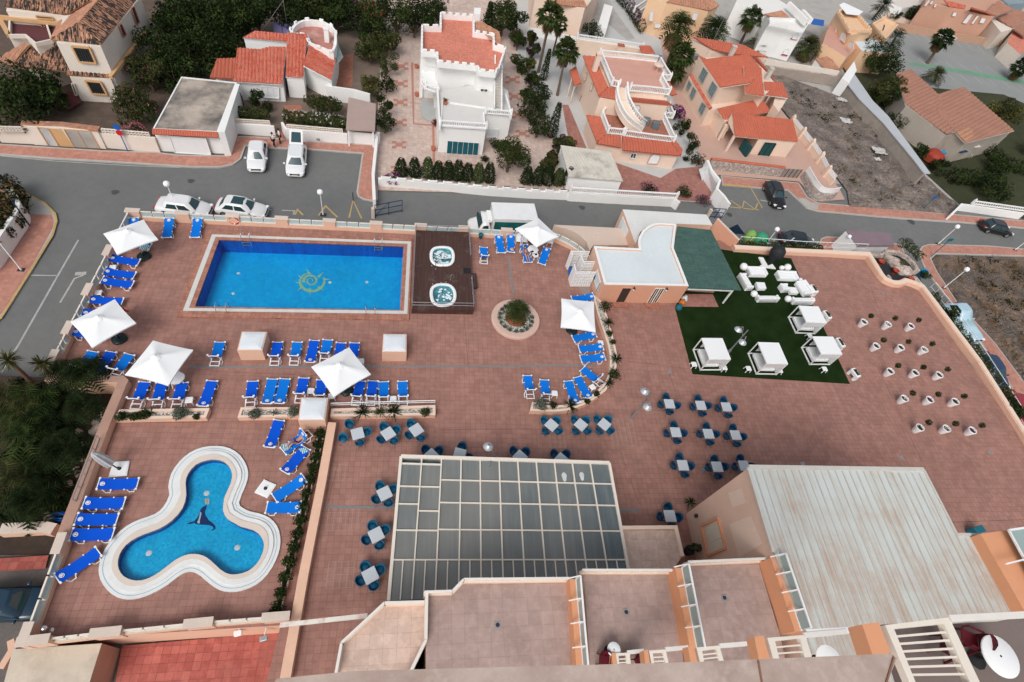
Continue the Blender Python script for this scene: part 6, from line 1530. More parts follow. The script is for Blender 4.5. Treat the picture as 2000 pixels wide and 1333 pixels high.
# lower left corner: yards, shed, ramps
sheet('lower_yard',[(238,1262),(560,1234),(552,1330),(540,1420),(210,1420)],-2.6,M63)
sheet('lower_ramp',[(-120,1050),(100,1062),(110,1100),(60,1170),(20,1330),(-120,1420)],-2.75,mat('dark_ramp',(.15,.135,.125),.9,.2,.8))
sheet('ramp_tiles',[(-120,1098),(95,1085),(88,1112),(-120,1122)],-2.6,M63)
m=MB();sh=W(B8,[(88,1108),(692,1068),(600,1360),(20,1360)],-.35);r=thing('flat_roof_shed','low shed with a dirty cream flat roof in the lower left corner','shed',cen(sh).xy.to_3d());m.prism(sh,G,-.35,0,1);m.build('body',[M57,mat('dirty_cream_roof',(.60,.52,.42),.85,.1,.7,dirt=(.25,.2,.16),dirtamt=.5)],r)
m=MB();w=W(B8,[(0,290),(290,275),(365,290)],-.4);m.strip(w,-.3,.3,G,-.4,0,1);tag(m.build('low_wall',[M55,M56]),'peach wall with a pale cap beside the blue car','wall')
m=MB();w=W(B8,[(365,290),(345,420),(-60,500)],-1.2);w2=W(B8,[(0,310),(345,300),(340,380),(0,395)],-1.4)
m.prism(w2,G,-1.4);tag(m.build('retaining_block',M55),'salmon retaining block under the pale capped wall','wall')
m=MB();w=W(B8,[(70,1045),(80,1110),(0,1240)],-.6);m.strip(w,-.15,.15,G,-.6,0,0);tag(m.build('kerb_wall',M55),'thin peach wall running out of view at the lower left','wall')
m=MB();w=W(C1,[(570,960),(545,1130),(515,1330)],.55)
for k,(x,y,ln,lb)in enumerate(((225,1000,.35,'small white flood light on the outside of the near wall'),(400,1035,.4,'double grey flood light on a bracket outside the near wall'))):
 p=W1(C1,x,y,-.3);m=MB();m.rbox(p,(.4,.28,.2),.2);m.bar(p,p+Vector((.05,.5,.1)),.05,.05);tag(m.build('flood_light',M77 if k else M96),lb,'flood light')
p=W1(B8,325,975,.3);m=MB();m.ball((p.x,p.y,.65),.16,12,8);m.tube([(p.x,p.y,0),(p.x,p.y,.55)],.025,6);m.lathe([(.14,0),(.1,.04),(.03,.06)],10,(p.x,p.y,0));tag(m.build('shower_post',M10),'small chrome shower dome on a post in the lower left deck corner','shower')
railing('thin grey rail leaning along the palm garden wall',E2,[(1300,180),(1190,480),(990,1000)],.6,.45,5,M77)
m=MB();p=W1(E2,790,1230,-1.2);pts=[]
for k in range(60):a=k*.55;q=.28+.10*sin(k*.9);pts.append((p.x+q*cos(a)*1.4+.004*k,p.y+q*sin(a)*.7,p.z+.25+.006*k))
m.tube(pts,.028,5);tag(m.build('garden_hose',M6),'bright blue coiled garden hose at the end of the palm garden','hose')
# vehicles
def car(label,reg,c,ahead,paint,kind='hatch',L_=4.2,Wd=1.76,H=1.46,zb=G,cat='car',name='parked_car',opent=False,roofm=None,sunroof=False):
 a=W1(reg,*c,zb+.6);b=W1(reg,*ahead,zb+.6);rz=math.atan2(b.y-a.y,b.x-a.x)
 r=thing(name,label,cat,(a.x,a.y,zb+.005),rz,group='parked cars');hl,hw=L_/2,Wd/2
 K={'hatch':(.18,.40,.27,.60,.93),'sedan':(.17,.36,.30,.56,.96),'suv':(.2,.42,.22,.70,.98),'van':(.35,.62,.06,.93,.99)}[kind]
 belt=H*.60;hood=belt-.03 if kind!='van' else belt;tail=belt+.02
 def ring(x,w,zl,zt,crown=.03):return[Vector((x,s*w*k,z))for s,k,z in((-1,.90,zl),(-1,1.,zl+.12),(-1,1.,(zl+zt)*.55),(-1,.95,zt-.05),(-1,.75,zt),(-1,.3,zt+crown),(1,.3,zt+crown),(1,.75,zt),(1,.95,zt-.05),(1,1.,(zl+zt)*.55),(1,1.,zl+.12),(1,.90,zl))]
 st=[(-hl,.82,.32,tail-.22),(-hl+.10,.92,.24,tail-.06),(-hl+.45,.98,.2,tail),(-hl*.4,1.,.19,tail+.02),(hl*.1,1.,.19,belt+.02),(hl-L_*(K[1]-.16),.99,.19,hood),(hl-.55,.96,.2,hood-.10),(hl-.15,.88,.24,hood-.22),(hl,.72,.30,hood-.36)]
 m=MB();m.loft([ring(x,hw*w,zl,zt)for x,w,zl,zt in st],cap0=True,cap1=True,smooth=True);m.build('body',paint,r,False)
 xf0=hl-L_*(K[1]-.14);xf1=hl-L_*K[1]-.02;xr1=-hl+L_*(1-K[4])+L_*.14*(1 if kind!='sedan' else 1.25);xr0=-hl+L_*(1-K[4])+.05 if kind!='sedan' else-hl+L_*.15
 def cr(x0,x1,w,z):return[Vector(p)for p in((x1,-w*.86,z),(x1+.06,0,z+.01),(x1,w*.86,z),(x1-.25,w,z),((x0+x1)/2,w*1.01,z+.01),(x0+.25,w,z),(x0,w*.86,z),(x0-.04,0,z+.01),(x0,-w*.86,z),(x0+.25,-w,z),((x0+x1)/2,-w*1.01,z+.01),(x1-.25,-w,z))]
 lo=cr(xr0,xf0,hw*.93,belt-.02);hi=cr(xr1,xf1,hw*.74,H-.06);tp=cr(xr1+.1,xf1-.1,hw*.62,H-.01)
 m=MB();m.loft([lo,hi,tp],cap1=True,smooth=True);m.build('roof',roofm or paint,r,False)
 if sunroof:m=MB();m.rbox(((xf1+xr1)/2+.25,0,H-.012),((xf1-xr1)*.62,hw*1.1,.02),r=.008);m.build('glass_roof',M9,r,False)
 def pane(i0,i1,nm,t0=.10,t1=.93,inx=.06):
  m=MB();pts=[]
  seq=list(range(i0,i1+1));A=[lo[i%12].lerp(hi[i%12],t0)for i in seq];B=[lo[i%12].lerp(hi[i%12],t1)for i in seq]
  ctr=Vector((0,0,.9));out=lambda v:v+Vector((v.x*.008,v.y*.016,0))
  A[0]=A[0].lerp(A[-1],inx);A[-1]=A[-1].lerp(A[0],inx);B[0]=B[0].lerp(B[-1],inx);B[-1]=B[-1].lerp(B[0],inx)
  m.loft([[out(v)for v in A],[out(v)for v in B]],closed=False,smooth=True);m.build(nm,M9,r,False)
 pane(0,2,'windscreen');pane(6,8,'rear_window');pane(3,4,'side_window',.14,.86);pane(4,5,'side_window',.14,.86);pane(9,10,'side_window',.14,.86);pane(10,11,'side_window',.14,.86)
 for sx in(hl-.82,-hl+.78):
  for s in(-1,1):
   w=thing('wheel',None,None);w.parent=r;w.location=(sx,s*(hw-.09),.31);m=MB();n=18
   R=[[Vector((rr*cos(2*pi*k/n),y,rr*sin(2*pi*k/n)))for k in range(n)]for rr,y in((.2,-.1),(.31,-.09),(.315,.06),(.29,.1),(.2,.1))]
   m.loft(R if s<0 else[[Vector((v.x,-v.y,v.z))for v in q]for q in R],smooth=False);m.build('tyre',M5,w,False)
   m=MB();m.add([(.2*cos(2*pi*k/n),s*.085,.2*sin(2*pi*k/n))for k in range(n)],[list(range(n))]);m.build('rim',M77,w,False)
 for s in(-1,1):
  m=MB();m.box((hl-.16,s*hw*.66,hood-.26),(.22,.36,.12),s*-.35);m.build('headlight',M7,r,False)
  m=MB();m.box((-hl+.05,s*hw*.68,tail-.14),(.1,.32,.16),s*.2);m.build('tail_light',M64,r,False)
  m=MB();m.rbox((xf0-.18,s*(hw+.08),belt+.06),(.14,.2,.13),r=.03);m.build('wing_mirror',paint,r,False)
 m=MB();m.box((hl+.0,0,.42),(.06,.5,.11));m.build('number_plate',M97,r,False)
 m=MB();m.box((hl-.05,0,hood-.32),(.12,hw*1.0,.11));m.build('grille',M5,r,False)
 if opent:
  m=MB();q=[Vector((xr1+.05,-hw*.7,H)),Vector((xr1+.05,hw*.7,H)),Vector((-hl-.25,hw*.66,H+.72)),Vector((-hl-.25,-hw*.66,H+.72))];m.poly(q[::-1]);m.poly([v-Vector((0,0,.04))for v in q]);t=m.build('open_tailgate',paint,r,False)
  m=MB();m.poly([q[0].lerp(q[2],.14)+Vector((.0,0,.012)),q[1].lerp(q[3],.14)+Vector((0,0,.012)),q[2].lerp(q[0],.14)+Vector((0,0,.012)),q[3].lerp(q[1],.14)+Vector((0,0,.012))][::-1]);m.build('tailgate_glass',M9,t,False)
 return r
def paintmat(n,c,rough=.22):
 m,nt,b=nodes(n);b.inputs['Base Color'].default_value=(*c,1);b.inputs['Roughness'].default_value=rough;b.inputs['Coat Weight'].default_value=.4;b.inputs['Coat Roughness'].default_value=.05
 c2=mixc(nt,noise(nt,coord(nt),1.5,3),c,sc(c,.85));L(nt,c2,b.inputs['Base Color']);return m
pw=paintmat('white_car_paint',(.78,.79,.80));pb_=paintmat('black_car_paint',(.008,.009,.011));pdb=paintmat('dark_blue_paint',(.006,.014,.022));plb=paintmat('pale_blue_paint',(.42,.60,.70));pnv=paintmat('navy_car_paint',(.01,.04,.10));prd=paintmat('red_car_paint',(.30,.02,.03));pbl=paintmat('teal_blue_paint',(.004,.03,.06))
car('white hatchback parked nose out beside the garage driveway',E5,(415,960),(402,1080),pw,'hatch',4.25)
car('white fastback car parked nose out with its tailgate open',E5,(925,1010),(912,1120),pw,'sedan',4.55,1.84,1.42,opent=True)
car('white saloon parked along the far parapet below the globe lamp',E8,(500,285),(620,300),pw,'sedan',4.4)
car('white hatchback with black glass roof behind the life ring',E8,(1440,305),(1560,322),pw,'hatch',4.3,sunroof=True)
car('black off-road car parked at the yellow markings by the stone wall',D3,(1290,1075),(1340,1190),pb_,'suv',4.25,1.8,1.58)
car('dark blue car parked in the street behind the turf corner',D6,(1055,70),(1180,92),pdb,'sedan',4.3)
car('black car standing on the road at the far right edge',B2,(1750,450),(1830,468),pb_,'sedan',4.3)
car('pale blue panel van parked beside the right road fence',E4,(790,720),(900,860),plb,'van',4.9,1.85,1.95,cat='van',name='parked_van')
car('navy car half hidden behind the right road shrubs',PX,(1938,722),(1960,755),pnv,'hatch',4.2)
car('red car at the lower right edge beside the road',PX,(1990,800),(2010,830),prd,'hatch',4.2)
car('dark teal blue car on the ramp in the lower left corner',B8,(55,800),(190,795),pbl,'hatch',4.1,1.76,1.46,zb=-2.75)
car('white car in the distant car park partly behind a palm',D4,(985,455),(1090,480),pw,'hatch',4.2,zb=G+.1)
bx=ccw(W(A8,[(625,256),(966,264),(988,392),(640,384)],-.15));e=W1(A8,966,330,-.15)-W1(A8,632,320,-.15);ang=math.atan2(-e.y,-e.x)
c0=cen(bx);Lb=e.length;wb_=(W1(A8,625,256,-.15)-W1(A8,640,384,-.15)).length
r=thing('box_truck','white refrigerated box truck parked along the far parapet','truck',(c0.x,c0.y,G+.005),ang);zt_=-.15-G
m=MB();m.rbox((0,0,zt_/2+.38),(Lb,wb_,zt_-.76),r=.04);m.build('cargo_box',paintmat('truck_white',(.80,.81,.81),.35),r,False)
m=MB();m.box((0,wb_/2+.012,zt_*.55),(Lb-.2,.015,zt_*.62));pn=m.build('side_panel',mat('truck_side_teal',(.02,.16,.16),.4,.5,.7),r,False)
m=MB()
for x,z,s in((Lb*.28,1.5,.2),(Lb*.22,1.35,.16),(Lb*.16,1.5,.17),(Lb*.1,1.42,.12)):m.add([(x+s*cos(a),wb_/2+.024+.001*(x*10),z+s*.7*sin(a))for a in[2*pi*k/12 for k in range(12)]],[list(range(12))])
m.build('printed_fruit',mat('print_red_yellow',(.55,.10,.02),.4,.7,5,fine=2),pn,False)
m=MB();x0=Lb/2
prof=[(x0+.02,.45,1.05,.84),(x0+.35,.4,1.98,.92),(x0+.9,.4,1.95,.92),(x0+1.25,.42,1.25,.93),(x0+1.95,.45,.98,.86),(x0+2.1,.5,.75,.72)]
m.loft([[Vector((x,s*wb_/2*k*w,z))for s,k,z in((-1,.95,zl),(-1,1.,(zl+zh)/2),(-1,.86,zh-.05),(-1,.6,zh),(1,.6,zh),(1,.86,zh-.05),(1,1.,(zl+zh)/2),(1,.95,zl))]for x,zl,zh,w in prof],cap0=True,cap1=True,smooth=True);m.build('cab',MT['truck_white'],r,False)
m=MB();w_=wb_/2*.74;m.poly([(x0+.98,-w_*.85,1.94),(x0+1.3,-w_*1.05,1.32),(x0+1.3,w_*1.05,1.32),(x0+.98,w_*.85,1.94)]);m.build('windscreen',M9,r,False)
for s in(-1,1):
 m=MB();q=[(x0+.35,s*wb_/2*.93,1.1),(x0+1.1,s*wb_/2*.93,1.15),(x0+.85,s*wb_/2*.86,1.75),(x0+.4,s*wb_/2*.86,1.78)];m.poly(q if s<0 else q[::-1]);m.build('side_window',M9,r,False)
 m=MB();m.rbox((x0+1.1,s*(wb_/2+.1),1.25),(.12,.2,.3),r=.03);m.build('wing_mirror',M5,r,False)
 for x in(-Lb*.3,x0+1.2):
  w=thing('wheel',None,None);w.parent=r;w.location=(x,s*(wb_/2-.15),.36);m=MB();n=18;R=[[Vector((rr*cos(2*pi*k/n),y,rr*sin(2*pi*k/n)))for k in range(n)]for rr,y in((.2,-.12),(.36,-.11),(.36,.11),(.2,.12))];m.loft(R);m.build('tyre',M5,w,False);m=MB();m.add([(.2*cos(2*pi*k/n),s*.1,.2*sin(2*pi*k/n))for k in range(n)],[list(range(n))]);m.build('rim',M77,w,False)
m=MB();m.rbox((x0+.25,0,2.1),(.5,wb_*.6,.35),r=.08);m.build('cooling_unit',M97,r,False)
# people
def skinned(name,joints,edges,rad,mt,parent,lv=1):
 ks=list(joints);me=bpy.data.meshes.new(name);me.from_pydata([joints[k]for k in ks],[(ks.index(a),ks.index(b))for a,b in edges],[])
 o=bpy.data.objects.new(name,me);COL.objects.link(o);md=o.modifiers.new('skin','SKIN');md.use_smooth_shade=True
 sv=me.skin_vertices[0].data
 for i,k in enumerate(ks):
  q=rad[k];sv[i].radius=(q,q)if isinstance(q,(int,float))else q
  sv[i].use_root=(i==0)
 s2=o.modifiers.new('sub','SUBSURF');s2.levels=lv;s2.render_levels=lv
 dg=bpy.context.evaluated_depsgraph_get();ev=o.evaluated_get(dg);m2=bpy.data.meshes.new_from_object(ev);o.modifiers.clear();o.data=m2
 m2.materials.clear();m2.materials.append(mt)
 for p in m2.polygons:p.use_smooth=True
 o.parent=parent;return o
def person(label,loc,rz,J,skin,clothes,hair=True,hl=.0,tilt=None):
 """J: joint positions in local metres"""
 r=thing('person',label,'person',loc,rz);E_=[('pelvis','spine'),('spine','chest'),('chest','neck'),('neck','head'),('head','crown')];R={'pelvis':(.15,.12),'spine':(.125,.10),'chest':(.15,.105),'neck':.055,'head':(.078,.092),'crown':(.06,.07)}
 D=dict(J);fwd=D.pop('face',(0,1,0))
 for s in 'LR':
  for a,b in(('chest','sh'),('sh','el'),('el','wr'),('wr','pa')):E_.append(((a if a=='chest' else a+s),b+s))
  for a,b in(('pelvis','hip'),('hip','kn'),('kn','an'),('an','to')):E_.append(((a if a=='pelvis' else a+s),b+s))
  R.update({'sh'+s:.055,'el'+s:.042,'wr'+s:.03,'pa'+s:(.042,.022),'hip'+s:.09,'kn'+s:.06,'an'+s:.042,'to'+s:(.04,.03)})
  w,p=Vector(D['wr'+s]),Vector(D['pa'+s]);d=(p-w).normalized();sd=d.cross(Vector((0,0,1)));sd=sd.normalized()if sd.length>.1 else Vector((1,0,0))
  for k in range(4):
   o_=(k-1.5)*.02;ln=(.065,.075,.07,.055)[k];D['f%d%s'%(k,s)]=p+sd*o_+d*.04;D['g%d%s'%(k,s)]=p+sd*o_*1.1+d*(.04+ln)-Vector((0,0,.012));E_+=[('pa'+s,'f%d%s'%(k,s)),('f%d%s'%(k,s),'g%d%s'%(k,s))];R['f%d%s'%(k,s)]=.009;R['g%d%s'%(k,s)]=.007
  D['t'+s]=p+sd*.05*(1 if s=='L' else-1)+d*.015;E_.append(('pa'+s,'t'+s));R['t'+s]=.009
 skinned('body',D,E_,R,skin,r)
 for nm,keys,edges,mt,k in clothes:skinned(nm,{q:D[q]for q in keys},edges,{q:(tuple(x*k for x in R[q])if isinstance(R[q],tuple)else R[q]*k)for q in keys},mt,r)
 h,c=Vector(D['head']),Vector(D['crown']);up=(c-h).normalized();fw=Vector(fwd);fw=(fw-up*fw.dot(up)).normalized();sd=up.cross(fw)
 m=MB()
 for s in(-1,1):m.ball(h+fw*.088+sd*.032*s+up*.01,.012,6,4)
 m.build('eyes',M5,r,False)
 m=MB();m.ball(h+fw*.095-up*.02,.016,6,4);m.build('nose',skin,r,False);m=MB();m.ball(h+fw*.085-up*.055,.02,6,3,sz=.4);m.build('mouth',mat('lips',(.35,.11,.09),.5,.05,5),r,False)
 for s in(-1,1):m=MB();m.ball(h+sd*.082*s,.02,6,4);m.build('ear',skin,r,False)
 if hair:
  m=MB();m.ball(h+up*.035-fw*.028,.108,12,8)
  if hl:m.tube([h-fw*.07,h-fw*.1-up*hl*.5,h-fw*.09-up*hl],[.08,.08,.03],8)
  m.build('hair',M35,r,False)
 return r
def shirt(mt,k=1.16,nm='shirt'):return(nm,['chest','pelvis','spine','neck','shL','shR','elL','elR'],[('chest','spine'),('spine','pelvis'),('chest','shL'),('chest','shR'),('shL','elL'),('shR','elR'),('chest','neck')],mt,k)
def trousers(mt,k=1.18,nm='trousers'):return(nm,['pelvis','hipL','hipR','knL','knR','anL','anR'],[('pelvis','hipL'),('pelvis','hipR'),('hipL','knL'),('hipR','knR'),('knL','anL'),('knR','anR')],mt,k)
def shoes(mt):return('shoes',['anL','toL'],[('anL','toL')],mt,1.25),('shoes',['anR','toR'],[('anR','toR')],mt,1.25)
STAND=dict(pelvis=(0,0,.93),spine=(0,.01,1.1),chest=(0,0,1.32),neck=(0,.01,1.48),head=(0,.03,1.58),crown=(0,.02,1.68),face=(0,1,0),shL=(.18,0,1.38),elL=(.24,.02,1.12),wrL=(.2,.18,.98),paL=(.18,.25,.97),shR=(-.18,0,1.38),elR=(-.25,-.02,1.12),wrR=(-.24,.06,.88),paR=(-.235,.09,.8),hipL=(.1,0,.88),knL=(.12,.03,.48),anL=(.12,0,.08),toL=(.14,.16,.04),hipR=(-.1,0,.88),knR=(-.12,.05,.48),anR=(-.14,-.02,.08),toR=(-.16,.14,.04))
S2=dict(STAND);S2.update(elL=(.26,.1,1.14),wrL=(.12,.26,1.22),paL=(.05,.3,1.24),elR=(-.26,.06,1.14),wrR=(-.1,.24,1.2),paR=(-.03,.28,1.22))
p=W1(E5,640,850,G+.13);person('person in white top and dark trousers standing nearer the kerb',(p.x,p.y,G+.13),-1.0,S2,M73,[shirt(M14),trousers(M11),*shoes(M11)])
p=W1(E5,722,800,G+.13);person('person in white shirt and dark trousers standing closer to the garden gate',(p.x,p.y,G+.13),1.9,STAND,M73,[shirt(M14),trousers(M11),*shoes(M11)])
LIE=dict(pelvis=(0,-.05,.47),spine=(0,.14,.46),chest=(0,.38,.50),neck=(0,.55,.57),head=(0,.66,.63),crown=(0,.75,.66),face=(0,-.3,1),shL=(.18,.43,.52),elL=(.26,.22,.45),wrL=(.22,.0,.46),paL=(.2,-.06,.47),shR=(-.18,.43,.52),elR=(-.26,.22,.45),wrR=(-.22,.0,.46),paR=(-.2,-.06,.47),hipL=(.09,-.1,.46),knL=(.1,-.5,.52),anL=(.09,-.9,.43),toL=(.11,-.96,.52),hipR=(-.09,-.1,.46),knR=(-.1,-.5,.47),anR=(-.09,-.9,.42),toR=(-.11,-.96,.52))
def on(reg,foot,head,z=.34):a=W1(reg,*foot,z);b=W1(reg,*head,z);c=(a+b)/2;d=b-a;return(c.x,c.y,-.02),math.atan2(d.y,d.x)-pi/2
bik=lambda mt:[('bikini_top',['chest','shL','shR'],[('chest','shL'),('chest','shR')],mt,.95),('bikini_bottom',['pelvis','hipL','hipR'],[('pelvis','hipL'),('pelvis','hipR')],mt,1.06)]
l_,a_=on(A8,(912,718),(872,590));person('dark haired person in a bikini lying on a sunbed beside the white table',l_,a_,LIE,M73,bik(mat('bikini_brown',(.22,.1,.08),.7,.1,5)),True,.2)
L2=dict(LIE);L2.update(knL=(.1,-.38,.78),anL=(.12,-.66,.45),toL=(.13,-.82,.44),knR=(-.08,-.4,.74),anR=(-.09,-.7,.44),toR=(-.1,-.86,.44),elR=(-.34,.6,.56),wrR=(-.12,.72,.62),paR=(-.06,.74,.64))
l_,a_=on(B4,(615,1095),(795,970));l_=(l_[0],l_[1],.0);person('person in purple swimwear reclining with raised knees by the paddling pool',l_,a_,L2,M73,[('swimsuit',['pelvis','hipL','hipR'],[('pelvis','hipL'),('pelvis','hipR')],M12,1.07)],True,.08)
SIT=dict(pelvis=(0,0,.47),spine=(0,.03,.64),chest=(0,.06,.84),neck=(0,.07,1.0),head=(0,.09,1.1),crown=(0,.1,1.19),face=(0,1,0),shL=(.18,.05,.9),elL=(.3,.22,.76),wrL=(.26,.45,.72),paL=(.25,.52,.7),shR=(-.18,.05,.9),elR=(-.28,.2,.72),wrR=(-.2,.4,.62),paR=(-.19,.46,.6),hipL=(.1,.06,.46),knL=(.13,.48,.48),anL=(.14,.72,.12),toL=(.15,.9,.05),hipR=(-.1,.06,.46),knR=(-.12,.5,.5),anR=(-.12,.84,.2),toR=(-.12,1.02,.12))
p=W1(D7,1000,360,.3);person('tanned person in red stretching out legs from under the left parasol',(p.x-.35,p.y+.15,0),-2.0,SIT,M74,[('dress',['chest','spine','pelvis','hipL','hipR','knL','knR'],[('chest','spine'),('spine','pelvis'),('pelvis','hipL'),('pelvis','hipR'),('hipL','knL'),('hipR','knR')],M13,1.18)])
def towel(reg,pts,z,mt,label):
 w=ccw(W(reg,pts,z));m=MB();m.prism(w,z-.012,z+.012);tag(m.build('beach_towel',mt),label,'towel')
def _stripe():
 m,nt,b=nodes('striped_towel');wv=N(nt,'ShaderNodeTexWave');wv.inputs['Scale'].default_value=2.6;wv.inputs['Distortion'].default_value=1.5;L(nt,coord(nt),wv.inputs['Vector']);L(nt,ramp(nt,wv.outputs['Fac'],[(.35,(.02,.22,.45)),(.5,(.15,.55,.6)),(.7,(.6,.72,.6))]),b.inputs['Base Color']);b.inputs['Roughness'].default_value=.95;return m
stp=_stripe();towel(B4,[(718,1088),(765,1075),(795,1105),(750,1125)],.39,stp,'striped turquoise towel on the foot of the slanting sunbed');towel(A6,[(1062,600),(1120,572),(1152,590),(1110,628)],.39,stp,'patterned towel on the sunbed below the upper left parasol');towel(B4,[(585,1055),(640,1040),(665,1080),(605,1105)],.39,stp,'patterned towel under the feet of the reclining bather')
# street lamps, signs, gates
GL=None
def globelamp(b,t,h,label):
 global GL
 p=U(b[0],b[1],G+.1);r=thing('street_lamp',label,'street lamp',p,group='white globe street lamps');m=MB();m.lathe([(.07,0),(.07,.3),(.045,.4),(.04,h-.2)],8,p);m.build('pole',M96,r);m=MB();m.box((p.x,p.y,p.z+.02),(.5,.35,.05));m.build('base_plate',M19,r);m=MB();m.ball((p.x,p.y,p.z+h),.27,14,9);m.build('globe',M7,r)
globelamp((1832,477),0,2.85,'white globe lamp leaning over the road from the pavement corner');globelamp((1843,563),0,3.1,'white globe lamp beside the burnt orange vacant lot');globelamp((1982,489),0,3.0,'white globe lamp at the right edge of the pavement')
globelamp((1496,477),0,2.2,'white globe lamp next to the green recycling domes');globelamp((345,407),0,2.7,'globe lamp above the white saloon at the far left');globelamp((631,420),0,2.7,'globe lamp behind the parapet between the yellow zigzags');globelamp((42,528),0,4.2,'white lamp pole on the left pavement island')
def signpost(b,h,mt,label,discs=()):
 p=U(b[0],b[1],G+.1);r=thing('sign_post',label,'sign post',p);m=MB();m.tube([p,p+Vector((0,0,h))],.045,6);m.build('pole',mt,r)
 for z,rad,mm,k in discs:
  m=MB();n=18 if k=='o' else 4;R=[[Vector((p.x+rad*cos(2*pi*j/n+pi/4*(n==4))*(1 if n>4 else 1.5),p.y-.06+q,p.z+z+rad*sin(2*pi*j/n+pi/4*(n==4))))for j in range(n)]for q in(0,.03)];m.loft(R,cap0=True,cap1=True);m.build('sign_plate',mm,r)
signpost((250,296),2.7,M6,'blue sign post with round signs by the cream garden wall',((2.6,.3,M6,'o'),(2.0,.28,M64,'o')))
signpost((59,442),3.0,M50,'dark blue post on the left pavement island');signpost((1801,410),2.2,M81,'blue sign post at the edge of the vacant lot',((2.1,.26,M6,'o'),));signpost((1818,502),2.9,M81,'dark teal post with a flat panel at the pavement corner',((2.8,.3,M81,'s'),));signpost((690,392),1.0,M19,'short grey post at the pavement tip by the yellow zigzag')
def gate(reg,b0,b1,h,label):
 a,b=W1(reg,*b0,G),W1(reg,*b1,G);r=thing('blue_gate',label,'gate',a);z=Vector((0,0,1));m=MB()
 for t in(0,.5,1):q=a.lerp(b,t);m.bar(q,q+z*h,.06,.06)
 for k in(.15,.6,1.):m.bar(a+z*h*k,b+z*h*k,.06,.06)
 m.build('frame',M50,r);n=18;m=MB()
 m.bar(a+z*h*.16,a.lerp(b,.5)+z*h*.98,.03,.03);m.build('brace',M50,r);q=a+(a-b).normalized()*.2;m=MB();m.box((q.x,q.y,G+.6),(.3,.3,1.2));m.build('gate_post',M56,r)
gate(A7,(1305,372),(1510,332),1.5,'blue barred gate standing open across the street by the parapet');gate(B1,(1110,375),(1205,382),1.4,'open blue frame gate at the end of the white balustrade wall')
r=None
for x,y,rad,mt,lb in((1432,520,.62,mat('lime_green',(.22,.42,.10),.5,.15,2),'pale green recycling dome left of the darker one'),(1512,540,.80,mat('bottle_green',(.04,.33,.17),.5,.15,2),'green recycling dome with black holes behind the turf')):
 p=W1(B1,x,y,G+.6);r=thing('recycling_dome',lb,'recycling bin',(p.x,p.y,G));m=MB();m.lathe([(rad*.8,0),(rad,.35),(rad*.98,.75),(rad*.75,1.15),(rad*.35,1.38),(.001,1.42)],18,(p.x,p.y,G));m.build('dome',mt,r)
 for a in(-.9,-2.0,.4):m=MB();m.ball((p.x+rad*.86*cos(a),p.y+rad*.86*sin(a),G+.95),.12,8,5);m.build('opening',M5,r)
m=MB();q=W(B1,[(1280,492),(1385,490),(1350,430)],-1.6);t=W1(B1,1335,425,-.9);q2=W(B1,[(1285,500),(1390,500)],G);m.poly([q2[0],q2[1],t]);m.poly([q2[1],q2[0]+Vector((0,.9,0)),t]);m.poly([q2[0]+Vector((0,.9,0)),q2[0],t]);tag(m.build('folded_canopy',M50),'dark blue pointed canopy standing beside the recycling domes','canopy')
r=thing('street_kiosk','small white kiosk with a dull purple roof behind the terrace','kiosk',W1(B2,720,560,G));zk=-.7
rf_=W(B2,[(598,470),(938,492),(968,588),(675,588)],zk);m=MB();m.prism(rf_,zk-.18,zk);m.build('roof',mat('purple_roof',(.23,.165,.19),.7,.12,.8),r);m=MB();w=W(B2,[(600,478),(500,592),(640,632),(672,590)],zk-.2);m.prism(inset(rf_,.25),G,zk-.18);m.build('wall',M99,r)
m=MB();a,b=W1(B2,596,480,zk),W1(B2,676,592,zk);m.add([(a.x-.3,a.y,G),(b.x-.9,b.y-.3,G),(b.x-.05,b.y-.1,zk+.05),(a.x-.05,a.y,zk+.05)],[[0,1,2,3],[3,2,1,0]][:1]);m.build('slanted_wall',M99,r);p=W1(B2,618,525,zk);m=MB();m.ball((p.x,p.y,zk+.12),.22,12,8);m.build('globe',M7,r)
r=thing('rock_bed','black gravel bed framed by a stone wall at the wavy terrace corner','flower bed',W1(E7,600,600,-.3))
bed=W(E7,[(150,340),(460,340),(560,270),(740,290),(900,360),(1020,480),(1110,620),(1060,690),(1200,960),(1150,1000),(760,900),(620,890),(480,800),(400,690),(300,560),(180,420)],-.15);m=MB();m.prism(bed,G,-.15,0,1);m.build('bed',[M78,M4],r)
m=MB();m.strip(W(E7,[(470,280),(560,290),(740,310),(900,400),(1000,500),(1085,640),(1010,690)],.2),-.2,.2,-.3,.2);m.build('rim_wall',M69,r);m=MB();m.strip(W(E7,[(1000,760),(1190,980)],.1),-.32,.32,-.4,.1);m.build('rim_wall',M69,r);m=MB();m.strip(W(E7,[(150,350),(450,370)],.1),-.2,.2,-.4,.1);m.build('rim_wall',M69,r)
rr=random.Random(8)
def rock(p,s,label,sx=1.,sy=1.,mt=None,rz=0,group=None):
 bm=bmesh.new();bmesh.ops.create_icosphere(bm,subdivisions=2,radius=1);q=random.Random(int(p.x*77+p.y*31)&9999);ph=[q.random()*6 for _ in range(4)]
 for v in bm.verts:k=1+.16*sin(v.co.x*3+ph[0])+.14*sin(v.co.y*4+ph[1])+.12*sin(v.co.z*3.5+ph[2]);v.co*=k
 R=Matrix.Rotation(rz,3,'Z');m=MB();m.add([R@Vector((v.co.x*s*sx,v.co.y*s*sy,v.co.z*s*.7))+p for v in bm.verts],[[v.index for v in f.verts]for f in bm.faces]);bm.free();o=m.build('rock',mt or M69);tag(o,label,'rock',group);return o
